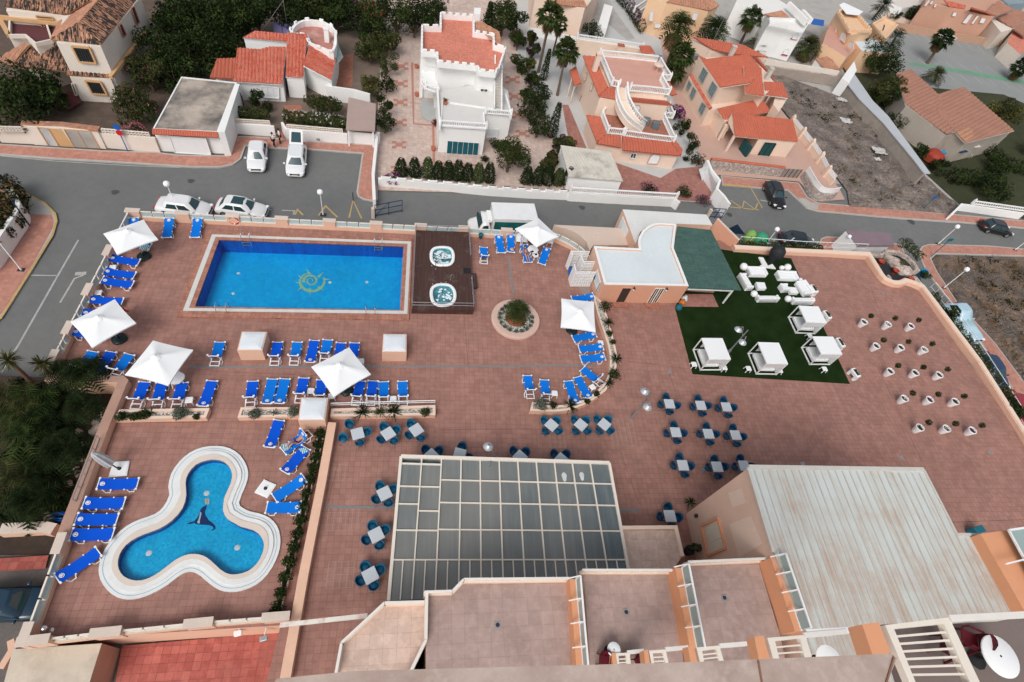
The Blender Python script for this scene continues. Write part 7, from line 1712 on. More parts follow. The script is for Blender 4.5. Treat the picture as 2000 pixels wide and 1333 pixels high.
rock(W1(E7,590,500,.1),.75,'long ridge boulder at the left in the black gravel bed',1.5,.7,None,-.9);rock(W1(E7,830,660,.1),.75,'long ridge boulder at the right in the black gravel bed',1.6,.65,None,-.3);rock(W1(E7,500,380,.1),.45,'pinkish boulder at the top of the black gravel bed');rock(W1(E7,540,785,.05),.26,'small pale rock by the wavy wall')
for x,y,lb in((380,500,'leftmost'),(650,670,'middle'),(935,830,'rightmost')):
 p=W1(E7,x,y,.1);m=MB();m.lathe([(.2,-.25),(.3,.15),(.34,.15),(.34,.22),(.28,.22),(.26,.12),(.001,.1)],14,p);tag(m.build('red_pot',mat('red_pot_clay',(.38,.06,.035),.6,.15,4)),'bright red clay pot on black gravel, '+lb+' of three','flower pot','red pots in the gravel bed')
p=W1(E7,1165,700,-.5);m=MB();m.rbox((p.x,p.y,p.z),(.8,.7,.8),.4,r=.1);tag(m.build('blue_container',mat('cyan_plastic',(.02,.28,.55),.5,.1,3)),'bright cyan container beyond the stone wall corner','container')
# house kit
def tiles(root,pts,m,per=.36,amp=.085,thick=.10,nm='roof',trim=None):
 """sloping tile roof with real rolls; pts = 3D outline (convex), any order"""
 P=[Vector(p)for p in pts];n=Vector((0,0,0))
 for i in range(len(P)):a,b=P[i],P[(i+1)%len(P)];n+=Vector(((a.y-b.y)*(a.z+b.z),(a.z-b.z)*(a.x+b.x),(a.x-b.x)*(a.y+b.y)))
 n.normalize();c_=cen(P)
 if n.z<0:n=-n;P=P[::-1]
 P=[Vector((p.x,p.y,p.z-(p-c_).dot(n)/max(.2,n.z)))for p in P]
 l=hypot(n.x,n.y)
 if l<.02:u=(P[1]-P[0]).normalized();v=n.cross(u)
 else:u=Vector((-n.y/l,n.x/l,0));v=n.cross(u)
 o=P[0];Q=[((p-o).dot(u),(p-o).dot(v))for p in P];u0,u1=min(q[0]for q in Q),max(q[0]for q in Q);mb=MB()
 def rng(x):
  ys=[]
  for i in range(len(Q)):
   (xa,ya),(xb,yb)=Q[i],Q[(i+1)%len(Q)]
   if abs(xa-xb)>1e-7 and min(xa,xb)-1e-6<=x<=max(xa,xb)+1e-6:ys.append(ya+(yb-ya)*(x-xa)/(xb-xa))
  return(min(ys),max(ys))if ys else None
 step=per/5;k=0;x=u0+.001;prev=None;top=[]
 while True:
  x_=min(x,u1-.001);r_=rng(x_);h=amp*abs(sin(pi*x_/per))
  if r_:top.append((o+u*x_+v*r_[0]+n*h,o+u*x_+v*r_[1]+n*h))
  if x>=u1-.001:break
  x+=step
 vs=[q for t in top for q in t];mb.add(vs,[[2*i,2*i+2,2*i+3,2*i+1]for i in range(len(top)-1)],0,False)
 lo=[p-n*thick for p in P];mb.add(lo,[list(range(len(lo)))[::-1]],1)
 for i in range(len(P)):a,b=P[i],P[(i+1)%len(P)];mb.add([a-n*thick,b-n*thick,b+n*.01,a+n*.01],[[0,1,2,3]],1)
 return mb.build(nm,[m,trim or m],root)
def block(root,reg,pts,z,z0,m,top=None,nm='wall'):
 mb=MB();mb.prism(W(reg,pts,z),z0,z,0,1);return mb.build(nm,[m,top or m],root)
def PA_(root,reg,pts,z0,z1,m,t=.18,nm='parapet',merlon=0,cap=None):
 w=W(reg,pts,z1);mb=MB();mb.wallring(w,inset(w,t),z0,z1,0,1)
 if merlon:
  w=ccw(w)
  for i in range(len(w)):
   a,b=w[i],w[(i+1)%len(w)];d=(b-a);n=int(d.length/.75)
   if n<1:continue
   nn=Vector((-d.y,d.x,0)).normalized()*t*.5
   for k in range(n):q=a.lerp(b,(k+.5)/n)+nn;mb.rbox((q.x,q.y,z1+merlon/2-.01),(d.length/n*.62,t-.01,merlon),math.atan2(d.y,d.x),0,.05)
 return mb.build(nm,[m,cap or m],root)
def face(reg,p,q,z):return(W1(reg,*p,z),W1(reg,*q,z))
def onface(F,reg,pts,off=.12):
 a,b=F;d=Vector((b.x-a.x,b.y-a.y,0)).normalized();nv=Vector((d.y,-d.x,0))
 if nv.dot(Vector((-a.x,-a.y,0)))<0:nv=-nv
 o=[]
 for x,y in pts:
  px,py=reg[0]+x*reg[2],reg[1]+y*reg[2];r_=CR*((px-1000)/FPX)-CU*((py-666.5)/FPX)+CF;c=Vector((0,0,CAMH));t=((a+nv*off)-c).dot(nv)/r_.dot(nv);o.append(c+r_*t)
 return o,nv
def window(root,F,reg,pts,m=None,frame=M96,nm='window',bars=1,t=.08,bm=None):
 o,nv=onface(F,reg,pts);mb=MB();mb.poly(o);w=mb.build(nm,m or M100,root);f=MB();n=len(o)
 for i in range(n):f.bar(o[i]+nv*.02,o[(i+1)%n]+nv*.02,t,t)
 if bm:f.build('frame',frame,w);f=MB();frame=bm
 if bars and n==4:
  for k in range(bars):s=(k+1)/(bars+1);f.bar(o[0].lerp(o[1],s)+nv*.02,o[3].lerp(o[2],s)+nv*.02,t*.6,t*.6)
 f.build('bars' if bm else 'frame',frame,w);return w
def BL_(root,pts,z,h=.62,nm='balustrade',m=M96,step=.22,posts=True):
 """pts: world floor points (z per point)"""
 P=[Vector(p)for p in pts];mb=MB()
 for i in range(len(P)-1):
  a,b=P[i],P[i+1];up=Vector((0,0,1));mb.bar(a+up*h,b+up*h,.2,.09);mb.bar(a+up*.06,b+up*.06,.18,.1);n=max(1,int((b-a).length/step))
  for k in range(n):q=a.lerp(b,(k+.5)/n);mb.lathe([(.035,.1),(.065,.25),(.035,.4),(.05,h-.04)],5,q)
  if posts and(i==0 or(P[i]-P[i-1]).normalized().dot((b-a).normalized())<.9):mb.box(a+up*(h/2+.08),(.24,.24,h+.16));mb.lathe([(.1,h+.16),(.13,h+.24),(.001,h+.42)],6,a)
 if posts:mb.box(P[-1]+up*(h/2+.08),(.24,.24,h+.16));mb.lathe([(.1,h+.16),(.13,h+.24),(.001,h+.42)],6,P[-1])
 return mb.build(nm,m,root)
def chimney(root,reg,x,y,z,h,m,s=.5):p=W1(reg,x,y,z);mb=MB();mb.box((p.x,p.y,z+h/2),(s,s,h));mb.box((p.x,p.y,z+h),(s*1.25,s*1.25,.1));return mb.build('chimney',m,root)
def house(label,reg,x,y,cat='house',name='house'):return thing(name,label,cat,W1(reg,x,y,G))
# A: big old house, top left
h=house('large cream house with mottled old clay roofs at the upper left',E6,1000,900)
block(h,E6,[(735,560),(1312,605),(1830,-40),(1500,-250),(1050,-200),(830,190)],2.6,G,M18)
ap=(1035,298,3.9);tr_=M52
tiles(h,WP(E6,[(655,520,2.65),(1315,590,2.65),ap]),M90,trim=M52);tiles(h,WP(E6,[(1315,590,2.65),(1800,-40,2.65),(1345,-60,3.9),ap]),M90,trim=M52);tiles(h,WP(E6,[(655,520,2.65),ap,(1345,-60,3.9),(1190,-10,3.4),(830,170,2.65)]),M88,trim=M52)
tiles(h,WP(E6,[(875,860,.12),(1448,885,.12),(1432,1022,-.35),(868,985,-.35)]),M90,trim=M52)
tiles(h,WP(E6,[(150,862,-.3),(890,938,-.3),(740,560,.95),(385,590,.95)]),M90,trim=M52);tiles(h,WP(E6,[(-40,770,-.3),(150,862,-.3),(385,590,.95),(330,555,.9)]),M88,trim=M52)
block(h,E6,[(905,1000),(1440,1030),(1900,480),(1500,200),(900,500)],-.4,G,M18)
m=MB();q=W(E6,[(1440,1010),(1900,420)],.05);m.bar(q[0],q[1],.35,.3);m.build('ledge',M52,h)
block(h,E6,[(110,470),(320,465),(455,575),(660,525),(800,300),(120,240)],1.4,G,M18,mat('maroon_floor',(.12,.04,.045),.7,.1,2),'balcony');PA_(h,E6,[(105,455),(320,455),(455,565),(680,515),(600,260),(110,230)],1.4,1.75,M18,.15)
block(h,E6,[(80,140),(850,205),(1200,-20),(150,-150)],2.6,G,M18);tiles(h,WP(E6,[(55,95,2.65),(850,200,2.65),(1190,0,3.7),(150,-120,3.7)]),M90,trim=M52)
m=MB();q=W(E6,[(-20,225),(770,310)],1.9);m.bar(q[0],q[1],.35,.3);q2=W(E6,[(0,260),(120,470)],1.6);m.bar(q2[0],q2[1],.4,.3);m.build('pergola_beam',M52,h)
F=face(E6,(740,560),(1312,605),2.6);window(h,F,E6,[(935,605),(1165,625),(1250,825),(1035,805)],M100,M52,'window',6,.16,iron)
F=face(E6,(905,1000),(1440,1030),-.4);window(h,F,E6,[(1110,1050),(1310,1070),(1395,1235),(1205,1220)],M100,M52,'window',6,.16,iron);window(h,F,E6,[(930,1090),(960,1090),(1010,1240),(980,1240)],M100,M18,'window',0)
F=face(E6,(1312,605),(1830,-40),2.6);window(h,F,E6,[(1550,330),(1580,320),(1640,450),(1605,485)],M100,M85,'window',0);window(h,F,E6,[(1710,110),(1740,90),(1815,290),(1780,320)],M100,M85,'window',0)
F=face(E6,(80,140),(850,205),2.6);window(h,F,E6,[(470,205),(680,225),(690,255),(480,235)],M100,M52,'window',0);window(h,F,E6,[(525,315),(600,320),(640,405),(570,400)],M100,M52,'window',1)
m=MB();m.up(W(E6,[(880,1190),(1000,1200),(1060,1330),(920,1420),(700,1420)],-2.6));m.build('entrance_steps',mat('maroon_tiles',(.13,.04,.04),.7,.1,2),h)
def gwall(label,reg,pts,ztop,t,m,cap=None,z0=G,name='garden_wall'):
 w=W(reg,pts,ztop);mb=MB();mb.strip(w,0,t,z0,ztop,0,1);r=thing(name,label,'wall',w[0]);mb.build('wall',[m,cap or m],r);return r,w
r,w=gwall('cream garden wall with clay tile coping and white gates before the old house',A1,[(-60,960),(195,975),(280,965),(740,1005),(1190,1050)],-1.35,-.25,M18)
m=MB();q=W(A1,[(165,940),(470,950),(760,985)],-.95);m.strip(q,-.35,.25,-1.1,-.9);m.build('tile_coping',M88,r)
m=MB();q=W(A1,[(190,975),(755,1010)],-1.2);m.strip(q,-.12,.12,G,-1.0);m.build('gate_wall',M18,r)
F=face(A1,(190,975),(755,1010),-1.2);window(r,F,A1,[(285,975),(370,985),(455,1125),(375,1120)],M72,M52,'gate',0);window(r,F,A1,[(490,990),(690,1005),(775,1155),(575,1140)],M72,M52,'gate',1)
o,nv=onface(F,A1,[(375,985),(470,990),(570,1140),(455,1130)],.13);m=MB();m.poly(o);m.build('pier',M52,r)
def blocks(root,reg,p,q,z,h,n,rows=2):
 a,b=W1(reg,*p,z),W1(reg,*q,z);mb=MB();d=(b-a)
 for k in range(n+1):c=a.lerp(b,k/n);mb.box((c.x,c.y,z+h/2),(.06,.14,h),math.atan2(d.y,d.x))
 for k in range(rows+1):c=Vector((0,0,h*k/rows));mb.bar(a+c,b+c,.14,.06)
 return mb.build('open_blocks',M18,root)
blocks(r,A1,(790,1020),(1150,1050),-1.35,.45,14);blocks(r,A1,(-40,1000),(180,1005),-1.35,.4,9)
# B: white garage
h=house('white garage with a stained grey flat roof and red tile edge',A1,1400,1000,'garage','garage')
rfp=[(1388,588),(1812,632),(1668,1012),(1168,988)];block(h,A1,rfp,-.5,G,M99,M34);PA_(h,A1,rfp,-.5,-.42,M99,.12)
a,b=W1(A1,1165,985,-.4),W1(A1,1668,1012,-.4);d=(b-a).normalized();nv=Vector((d.y,-d.x,0));tiles(h,[a,b,b+nv*.45-Vector((0,0,.3)),a+nv*.45-Vector((0,0,.3))],M89,.2,.05,nm='tile_edge')
F=(a,b);window(h,F,A1,[(1297,1045),(1575,1062),(1615,1185),(1340,1170)],M72,M99,'garage_door',0)
block(h,A1,[(1800,640),(1835,645),(1720,1010),(1668,1012)],-.2,G,M99,None,'side_wall');F=face(A2,(262,640),(125,1010),-.2)
for pts in([(255,745),(268,705),(285,735),(315,845),(300,850),(262,810)],[(222,815),(232,785),(245,800),(272,850),(232,845)]):o,_=onface(F,A2,pts,.1);m=MB();m.poly(o);m.build('arch_opening',iron,h)
# C: white villa with red roofs
h=house('white villa with several red tile roofs and a round roof terrace',A2,600,600)
block(h,A2,[(262,372),(618,402),(596,640),(232,622)],-.8,G,M99);tiles(h,WP(A2,[(218,628,-.72),(594,650,-.72),(622,398,.25),(250,368,.25)]),M91,trim=M99)
tiles(h,WP(A2,[(38,598,-.95),(220,606,-.95),(238,448,-.6),(95,452,-.6)]),M89);block(h,A2,[(70,560),(215,570),(230,455),(105,460)],-1.1,G,M99)
block(h,A2,[(630,262),(785,270),(755,595),(624,585)],-.5,G,M99);tiles(h,WP(A2,[(618,592,-.55),(752,602,-.55),(788,265,1.0),(628,252,1.0)]),M91,trim=M99)
block(h,A2,[(795,355),(1000,455),(970,610),(760,500)],-.35,G,M99);tiles(h,WP(A2,[(802,342,.55),(1003,448,-.2),(968,618,-.2),(755,505,.55)]),M91,trim=M99)
block(h,A2,[(300,292),(625,318),(630,262),(390,245)],-.1,G,M99);tiles(h,WP(A2,[(290,292,.0),(625,322,.0),(628,262,.5),(385,238,.5)]),M91,trim=M99);tiles(h,WP(A2,[(400,385,.2),(620,400,.2),(620,362,.35),(500,360,.35)]),M91,trim=M99)
rd=W(A2,[(652,240),(680,190),(755,152),(870,155),(955,185),(1003,235),(1010,310),(985,400),(900,372),(795,330),(770,270),(680,262)],.75);rd=SP_(rd,2,True);m=MB();m.wallring(rd,inset(rd,.3),-1.5,.75);m.build('round_parapet',M99,h);m=MB();m.up([(p[0],p[1],.1)for p in inset(rd,.25)]);m.build('terrace_floor',M102,h);m=MB();m.prism(inset(rd,.02),G,-.1);m.build('wall',M99,h)
w=ccw(rd)
for k in range(0,len(w),2):m=MB();p=w[k];q=w[(k+1)%len(w)];c=(p+q)/2;dd=q-p;m.rbox((c.x,c.y,.85),(min(.5,dd.length*.8),.2,.25),math.atan2(dd.y,dd.x),r=.06);m.build('merlon',M99,h)
chimney(h,A2,938,320,.1,1.5,M99,.5)
F=face(A2,(232,622),(596,640),-.8);window(h,F,A2,[(430,660),(565,672),(568,755),(440,745)],M72,M99,'window',2)
m=MB();m.up(W(A2,[(975,320,.3),(1010,310,.3),(1060,440,-.6),(1020,490,-.6)]));m.build('awning',mat('striped_awning',(.30,.40,.38),.8,.3,3),h)
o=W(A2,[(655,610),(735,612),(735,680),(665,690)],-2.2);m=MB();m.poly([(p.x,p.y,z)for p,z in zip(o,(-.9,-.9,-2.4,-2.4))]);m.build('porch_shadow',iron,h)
m=MB();w=W(A2,[(925,660),(1140,690),(1262,725)],-1.2);m.strip(w,0,.2,G,-1.2);m.build('side_wall',M99,h);
r,w=gwall('white garden wall with open block top left of the path',A2,[(185,935),(530,962)],-1.75,-.22,M99);blocks(r,A2,(190,938),(500,955),-1.75,.4,18)
r,w=gwall('white garden wall with open block top below the flowering hedge',A2,[(598,935),(625,980),(1090,1020)],-1.75,-.22,M99);blocks(r,A2,(630,982),(1055,1018),-1.75,.4,24);m=MB();q=W1(A2,870,1065,-2.3);m.box((q.x,q.y-.12,-2.3),(.35,.06,.25));m.build('meter_box',M77,r)
r,w=gwall('plain white gate wall under the pinkish car port',A2,[(1095,1005),(1310,1025),(1330,1010)],-1.6,-.2,M99);F=face(A2,(1095,1005),(1310,1025),-1.6);window(r,F,A2,[(1100,1010),(1275,1025),(1278,1105),(1100,1095)],M72,M99,'gate',1)
h=house('pinkish flat roofed car port beside the flowering hedge',A2,1200,900,'carport','carport');w=W(A2,[(1100,745),(1310,795),(1302,1002),(1080,990)],-.75);m=MB();m.prism(w,-.9,-.75);m.build('roof',mat('carport_roof',(.40,.30,.265),.8,.1,.6),h);m=MB()
for p in inset(w,.2):m.box((p[0],p[1],-1.9),(.15,.15,2.1))
m.build('post',M96,h)
r,w=gwall('white boundary wall between the villa and the paved drive',A2,[(1330,1010),(1320,1130),(1300,1333),(1310,1530)],-1.9,-.3,M99)
# D: white crenellated house
h=house('white house with battlemented roof terrace and teal garage door',A3,600,700)
out=[(285,200),(428,204),(428,104),(692,124),(694,245),(845,268),(850,345),(938,372),(886,525),(858,562),(722,548),(705,510),(405,480),(400,405),(283,398)]
block(h,A3,out,2.55,G,M99,M66);PA_(h,A3,out,2.55,3.1,M99,.22,merlon=.28)
m=MB();w=W(A3,[(690,60),(742,62),(738,112),(690,110)],4.2);m.prism(w,2.5,4.2);m.build('chimney',M99,h)
tiles(h,WP(A3,[(700,170,3.4),(730,160,3.4),(880,245,3.0),(905,350,2.7),(860,345,2.9),(790,260,3.0),(705,240,3.2)]),M88,.28)
low=[(408,705),(430,962),(782,987),(768,868),(978,878),(950,700),(860,620)]
block(h,A3,low,.35,G,M99,mat('pale_terrace',(.62,.61,.58),.85,.06,1.5));PA_(h,A3,[(440,770),(430,962),(782,987),(768,868),(850,830)],.35,.5,M99,.16)
BL_(h,W(A3,[(432,960),(782,985)],.35),.35,.55);BL_(h,W(A3,[(775,872),(972,885)],.35),.35,.5)
m=MB();w=W(A3,[(930,720),(975,880)],.9);m.strip(w,-.1,.1,.3,.95);w=W(A3,[(410,680),(428,960)],.9);m.strip(w,-.1,.1,.3,.85);m.build('side_parapet',M99,h)
F=face(A3,(430,962),(782,987),.35);window(h,F,A3,[(487,1078),(728,1096),(714,1224),(476,1207)],mat('teal_garage_door',(.008,.10,.13),.5,.15,2),M99,'garage_door',5,.05)
F=face(A3,(768,868),(978,878),.35);window(h,F,A3,[(785,988),(876,992),(866,1056),(782,1050)],M72,M99,'window',0)
F=face(A3,(405,480),(705,510),2.55);window(h,F,A3,[(612,645),(676,648),(668,772),(606,768)],M72,M99,'door',0)
F=face(A3,(722,548),(858,562),2.55);window(h,F,A3,[(738,678),(795,682),(793,722),(735,718)],M100,M96,'window',1)
F=face(A3,(283,398),(400,405),2.55);window(h,F,A3,[(315,520),(392,525),(390,665),(312,640)],M72,M99,'door',0)
bl_=W(A3,[(288,640),(330,680),(415,700),(408,560),(290,540)],.3);m=MB();m.prism(bl_,-.1,.3);m.build('balcony',M99,h);BL_(h,W(A3,[(288,645),(318,682),(365,700),(415,712)],.3),.3,.55)
pz=W(A3,[(290,750),(285,830),(300,900),(340,930),(400,920)],-2.85);m=MB();m.tube([pz[0],(pz[0].x,pz[0].y,0)],.12,8);m.build('pillar',M99,h);m=MB();m.up([(p.x,p.y,-2.85)for p in W(A3,[(300,745),(405,800),(405,920),(340,930),(290,890),(275,820)],-2.85)]);m.build('porch_floor',mat('grey_porch',(.42,.43,.42),.9,.1,1),h)
m=MB();s0=W(A3,[(858,540,2.5),(905,520,2.5),(905,835,.4),(848,815,.4)]);n=14
for k in range(n):
 t0,t1=k/n,(k+1)/n;a,b=s0[0].lerp(s0[3],t0),s0[1].lerp(s0[2],t0);c_,d_=s0[1].lerp(s0[2],t1),s0[0].lerp(s0[3],t1);z=a.z;m.poly([(d_.x,d_.y,z),(c_.x,c_.y,z),(b.x,b.y,z),(a.x,a.y,z)]);m.poly([(d_.x,d_.y,z-.16),(c_.x,c_.y,z-.16),(c_.x,c_.y,z),(d_.x,d_.y,z)])
m.build('outside_stairs',mat('stair_grey',(.50,.47,.43),.85,.12,2),h)
m=MB()
for(x0,y0,z0),(x1,y1,z1)in(((900,430,2.9),(898,830,1.1)),((848,420,2.9),(842,815,1.0))):
 a,b=W1(A3,x0,y0,z0),W1(A3,x1,y1,z1);q=[a,b,Vector((b.x,b.y,.2)),Vector((a.x,a.y,.2))];e_=Vector((.12,0,0));m.poly(q);m.poly([v+e_ for v in q][::-1]);m.poly([a,a+e_,b+e_,b]);m.poly([b,b+e_,q[2]+e_,q[2]])
m.build('stair_wall',M99,h)
for x,y in((248,510),(252,725),(378,1140)):p=W1(A3,x,y,G+.3);m=MB();m.lathe([(.2,-.2),(.28,.2),(.24,.2),(.001,.1)],12,p);tag(m.build('clay_pot',M85),('clay pot on the drive edge nearest the white wall','clay pot halfway along the white house','dark flower pot alone on the tiled drive')[(y-500)//220 if y<1000 else 2],'flower pot')
bush('red flowering plants in pots by the corner of the white house',W1(A3,395,970,G+.2),.5,.9,[M41],240,.09,601,None,M25,30);p=W1(A3,468,800,.4);m=MB();m.lathe([(.18,0),(.25,.45),(.001,.4)],10,p);tag(m.build('clay_pot',M85),'clay pot with a cactus on the white house terrace','flower pot');tuft('spiky cactus in the clay pot on the white terrace',p+Vector((0,0,.4)),.5,18,602,M43)
r,w=gwall('long white street wall with scalloped top under the conifer hedge',A8,[(-240,65),(0,85),(300,108),(600,140),(920,162),(1225,175)],-2.05,-.25,M99)
m=MB();L_=[(w[i+1]-w[i]).length for i in range(len(w)-1)];tot=sum(L_);n=int(tot/1.5)
for k in range(n):
 s=tot*(k+.5)/n;i=0
 while i<len(L_)-1 and s>L_[i]:s-=L_[i];i+=1
 q=w[i].lerp(w[i+1],s/L_[i]);dd=w[i+1]-w[i];m.rbox((q.x,q.y-.12,-1.9),(tot/n*.66,.24,.34),math.atan2(dd.y,dd.x),r=.11)
m.build('merlon',M99,r)
r,w=gwall('white street wall with a balustrade before the peach villa',A8,[(1225,175),(1540,195),(1900,215),(2035,222),(2075,255)],-1.9,-.25,M99);BL_(r,[(p.x,p.y-.12,-1.88)for p in w[:4]],0,.62)
# E: peach villa with balustraded terraces
h=house('peach villa with white balustraded terraces and curved outside stairs',D1,1300,800)
zu,zl=1.9,-.3
block(h,D1,[(760,235),(950,720),(1145,755),(1345,785),(1830,835),(1795,560),(1690,240),(920,150)],1.45,G,M58)
ut=[(935,200),(1700,275),(1830,500),(1735,500),(1790,700),(1320,640),(1215,600),(1090,580)]
block(h,D1,ut,zu,1.2,M58,M59,'terrace')
tiles(h,WP(D1,[(718,195,1.4),(930,722,1.4),(1052,600,1.95),(880,205,1.95)]),M89);tiles(h,WP(D1,[(930,725,1.4),(1145,765,1.4),(1142,612,1.95),(1052,602,1.95)]),M89)
tiles(h,WP(D1,[(1340,790,1.4),(1900,845,1.4),(1820,785,1.95),(1330,735,1.95)]),M89);tiles(h,WP(D1,[(1790,565,1.8),(1850,540,1.9),(1950,700,1.4),(1875,715,1.4)]),M89)
chimney(h,D1,870,390,1.7,2.1,M58,.55)
p=W1(D1,920,195,3.5);m=MB();m.box((p.x,p.y,3.65),(.5,.5,.35));m.build('chimney_cap',M89,h)
BL_(h,W(D1,[(930,200),(1310,235),(1700,280)],zu),zu,.75);BL_(h,W(D1,[(1700,280),(1780,420),(1845,520),(1735,520)],zu),zu,.75);BL_(h,W(D1,[(1725,520),(1830,705),(1575,675),(1325,655)],zu),zu,.75);BL_(h,W(D1,[(945,230),(1005,370),(1090,585),(1180,610)],zu),zu,.75)
sat=W1(D1,1680,400,zu);m=MB();m.lathe([(.001,.0),(.45,.1),(.62,.28),(.6,.3),(.001,.04)],16,(sat.x,sat.y,zu+.6));m.tube([(sat.x,sat.y,zu),(sat.x,sat.y,zu+.65)],.06,6);m.build('satellite_dish',M58,h)
lt=[(960,980),(1035,1200),(1235,1225),(1890,1310),(1745,1010),(1300,960),(1050,900)]
block(h,D1,lt,zl-.35,G,M58,M86,'terrace')
BL_(h,W(D1,[(1000,940),(960,990),(1040,1205),(1240,1225)],zl-.3),0,.72);BL_(h,W(D1,[(1260,1240),(1570,1285),(1895,1325),(1755,1020)],zl-.3),0,.72);BL_(h,W(D1,[(1770,1000),(1880,1010),(1825,880)],zl-.3),0,.7)
tiles(h,WP(D1,[(765,965,-.8),(900,1325,-.8),(1030,1215,-.4),(950,990,-.4)]),M89);tiles(h,WP(A4,[(447,1100,-.85),(640,1133,-.85),(637,1040,-.4),(525,1030,-.4)]),M89);tiles(h,WP(A4,[(650,1152,-.85),(1098,1197,-.85),(1018,1092,-.4),(648,1045,-.4)]),M89);tiles(h,WP(A4,[(1020,1090,-.4),(1098,1197,-.85),(1110,1150,-.85),(1045,1065,-.4)]),M89)
block(h,A4,[(385,910),(455,1090),(640,1120),(1080,1185),(1030,1060),(700,960)],-.85,G,M58)
so=W(D1,[(1165,600,1.9),(1150,720,1.5),(1185,860,1.05),(1260,1000,.6),(1370,1110,.1),(1490,1190,-.6)]);si=W(D1,[(1280,610,1.9),(1290,760,1.5),(1340,880,1.05),(1400,980,.6),(1470,1060,.1),(1530,1110,-.6)])
so=SP_(so,3);si=SP_(si,3);m=MB();n=len(so)
for i in range(n-1):m.poly([so[i],si[i],si[i+1],so[i+1]]);m.poly([so[i],so[i+1],so[i+1]-Vector((0,0,.7)),so[i]-Vector((0,0,.7))]);m.poly([si[i+1],si[i],si[i]-Vector((0,0,.7)),si[i+1]-Vector((0,0,.7))])
m.build('outside_stairs',M58,h);BL_(h,so,0,.7,posts=False,step=.2);BL_(h,si,0,.7,posts=False,step=.2)
F=face(D1,(1345,785),(1830,835),1.4)
def archpts(x0,x1,yb0,yt,sk=0):return[(x0,yb0),(x1,yb0+sk),(x1+6,(yb0+yt)/2),(x1-2,yt+18),((x0+x1)/2+8,yt),(x0+12,yt+16),(x0+2,(yb0+yt)/2)]
window(h,F,D1,[(1372,960),(1420,965),(1470,880),(1465,845),(1430,832),(1390,850),(1372,900)],M72,mat('arch_surround',(.55,.37,.28),.8,.1,2),'door',0)
for x,y in((1555,1030),(1680,1075)):p=W1(D1,x,y,zl+.3);m=MB();m.rbox((p.x,p.y,zl+.12),(.9,.6,.9),-.1,r=.1);m.build('covered_lounger',mat('grey_cover',(.13,.165,.175),.6,.1,2),h)
F=face(A4,(640,1120),(1080,1185),-.85);window(h,F,A4,[(718,1172),(758,1176),(748,1215),(706,1210)],M100,M96,'window',1);window(h,F,A4,[(838,1252),(915,1258),(940,1205),(930,1188),(890,1182),(868,1195)],M72,MT['arch_surround'],'door',0)
F=face(D1,(760,235),(950,720),1.45);
for pts in([(640,815),(655,822),(705,715),(690,705)],[(815,640),(835,650),(855,560),(838,552)],[(735,520),(752,522),(780,420),(765,415)]):window(h,F,D1,pts,M72,MT['arch_surround'],'window',0)
hp=house('small red tile porch on slim posts beside the peach villa',A4,290,620,'porch','porch');tiles(hp,WP(A4,[(243,545,-.4),(280,658,-.4),(335,640,-.2),(295,510,-.2)]),M89);m=MB()
for x,y in((262,600),(285,655)):p=W1(A4,x,y,-.4);m.bar((p.x,p.y,G),(p.x,p.y,-.4),.12,.12)
m.build('post',M58,hp)
r,w=gwall('pale garden wall with balustrade behind the peach villa',A4,[(300,300),(620,345),(800,375)],-1.2,-.25,M58);BL_(r,[(p.x,p.y,-1.2)for p in w],0,.62);p=W1(A4,640,350,-.5);m=MB();m.box((p.x,p.y,-1.6),(.8,.5,2.2));m.build('pier',M58,r);m=MB();m.box((p.x,p.y,-.45),(.95,.65,.14));m.build('pier_cap',M89,r)
hs=house('tiny peach outbuilding with a red tile roof behind the peach villa',A4,840,400,'shed','shed');block(hs,A4,[(785,365),(860,360),(895,415),(805,412)],-.5,G,M58);tiles(hs,WP(A4,[(803,415,-.5),(900,412,-.5),(862,352,.0),(778,352,.0)]),M89)
h=house('low white garage with a weathered grey corrugated roof',A4,380,1250,'garage','garage');rp=W(A4,[(175,1113,-.55),(560,1165,-.7),(655,1390,-1.0),(240,1355,-.9)]);tiles(h,rp,M16,.35,.03,.06);block(h,A4,[(180,1120),(560,1172),(645,1385),(245,1350)],-1.05,G,M99)
h=house('curved white entrance wall with plain gates at the courtyard end',D3,450,900,'gate wall','gate_wall');m=MB();w=W(D3,[(300,760),(430,700),(470,740),(590,900),(560,1000),(700,1180)],-1.3)
m.strip(W(D3,[(420,620),(470,740),(580,880),(545,990),(640,1090),(710,1190)],-1.2),-.2,.1,G,-1.2);m.build('wall',M99,h);F=face(D3,(410,700),(530,940),-1.2);m=MB();m.poly([*W(D3,[(410,700),(530,940)],-1.25),*W(D3,[(470,1065),(360,900)],G)]);m.build('gate',M72,h);m=MB();m.poly([*W(D3,[(300,740),(400,690)],-1.3),*W(D3,[(435,800),(345,900)],G)]);m.build('gate',M72,h)
# F: peach house with bright red roofs
h=house('peach house with several bright red tile roofs beside the vacant lot',D2,700,700)
block(h,D2,[(298,345),(572,755),(962,700),(1150,850),(1300,700),(1010,330),(420,350)],1.75,G,M58)
tiles(h,WP(D2,[(292,325,1.8),(575,748,1.8),(968,688,2.7),(1090,480,2.7),(952,312,2.7),(400,372,2.2)]),M89,trim=M58)
tiles(h,WP(D2,[(228,88,2.2),(480,250,1.8),(700,300,1.9),(1010,335,1.9),(1205,350,1.8),(895,198,2.6),(500,125,2.6)]),M89);block(h,D2,[(205,120),(490,260),(1180,360),(880,210),(300,110)],1.7,G,M58)
tiles(h,WP(D2,[(905,825,1.9),(1152,858,1.9),(1108,488,3.3),(880,468,3.3)]),M89,trim=M58);m=MB();q=W(D2,[(822,520,2.2),(870,455,2.9),(960,660,2.4)]);m.poly(q);m.build('gable',M58,h)
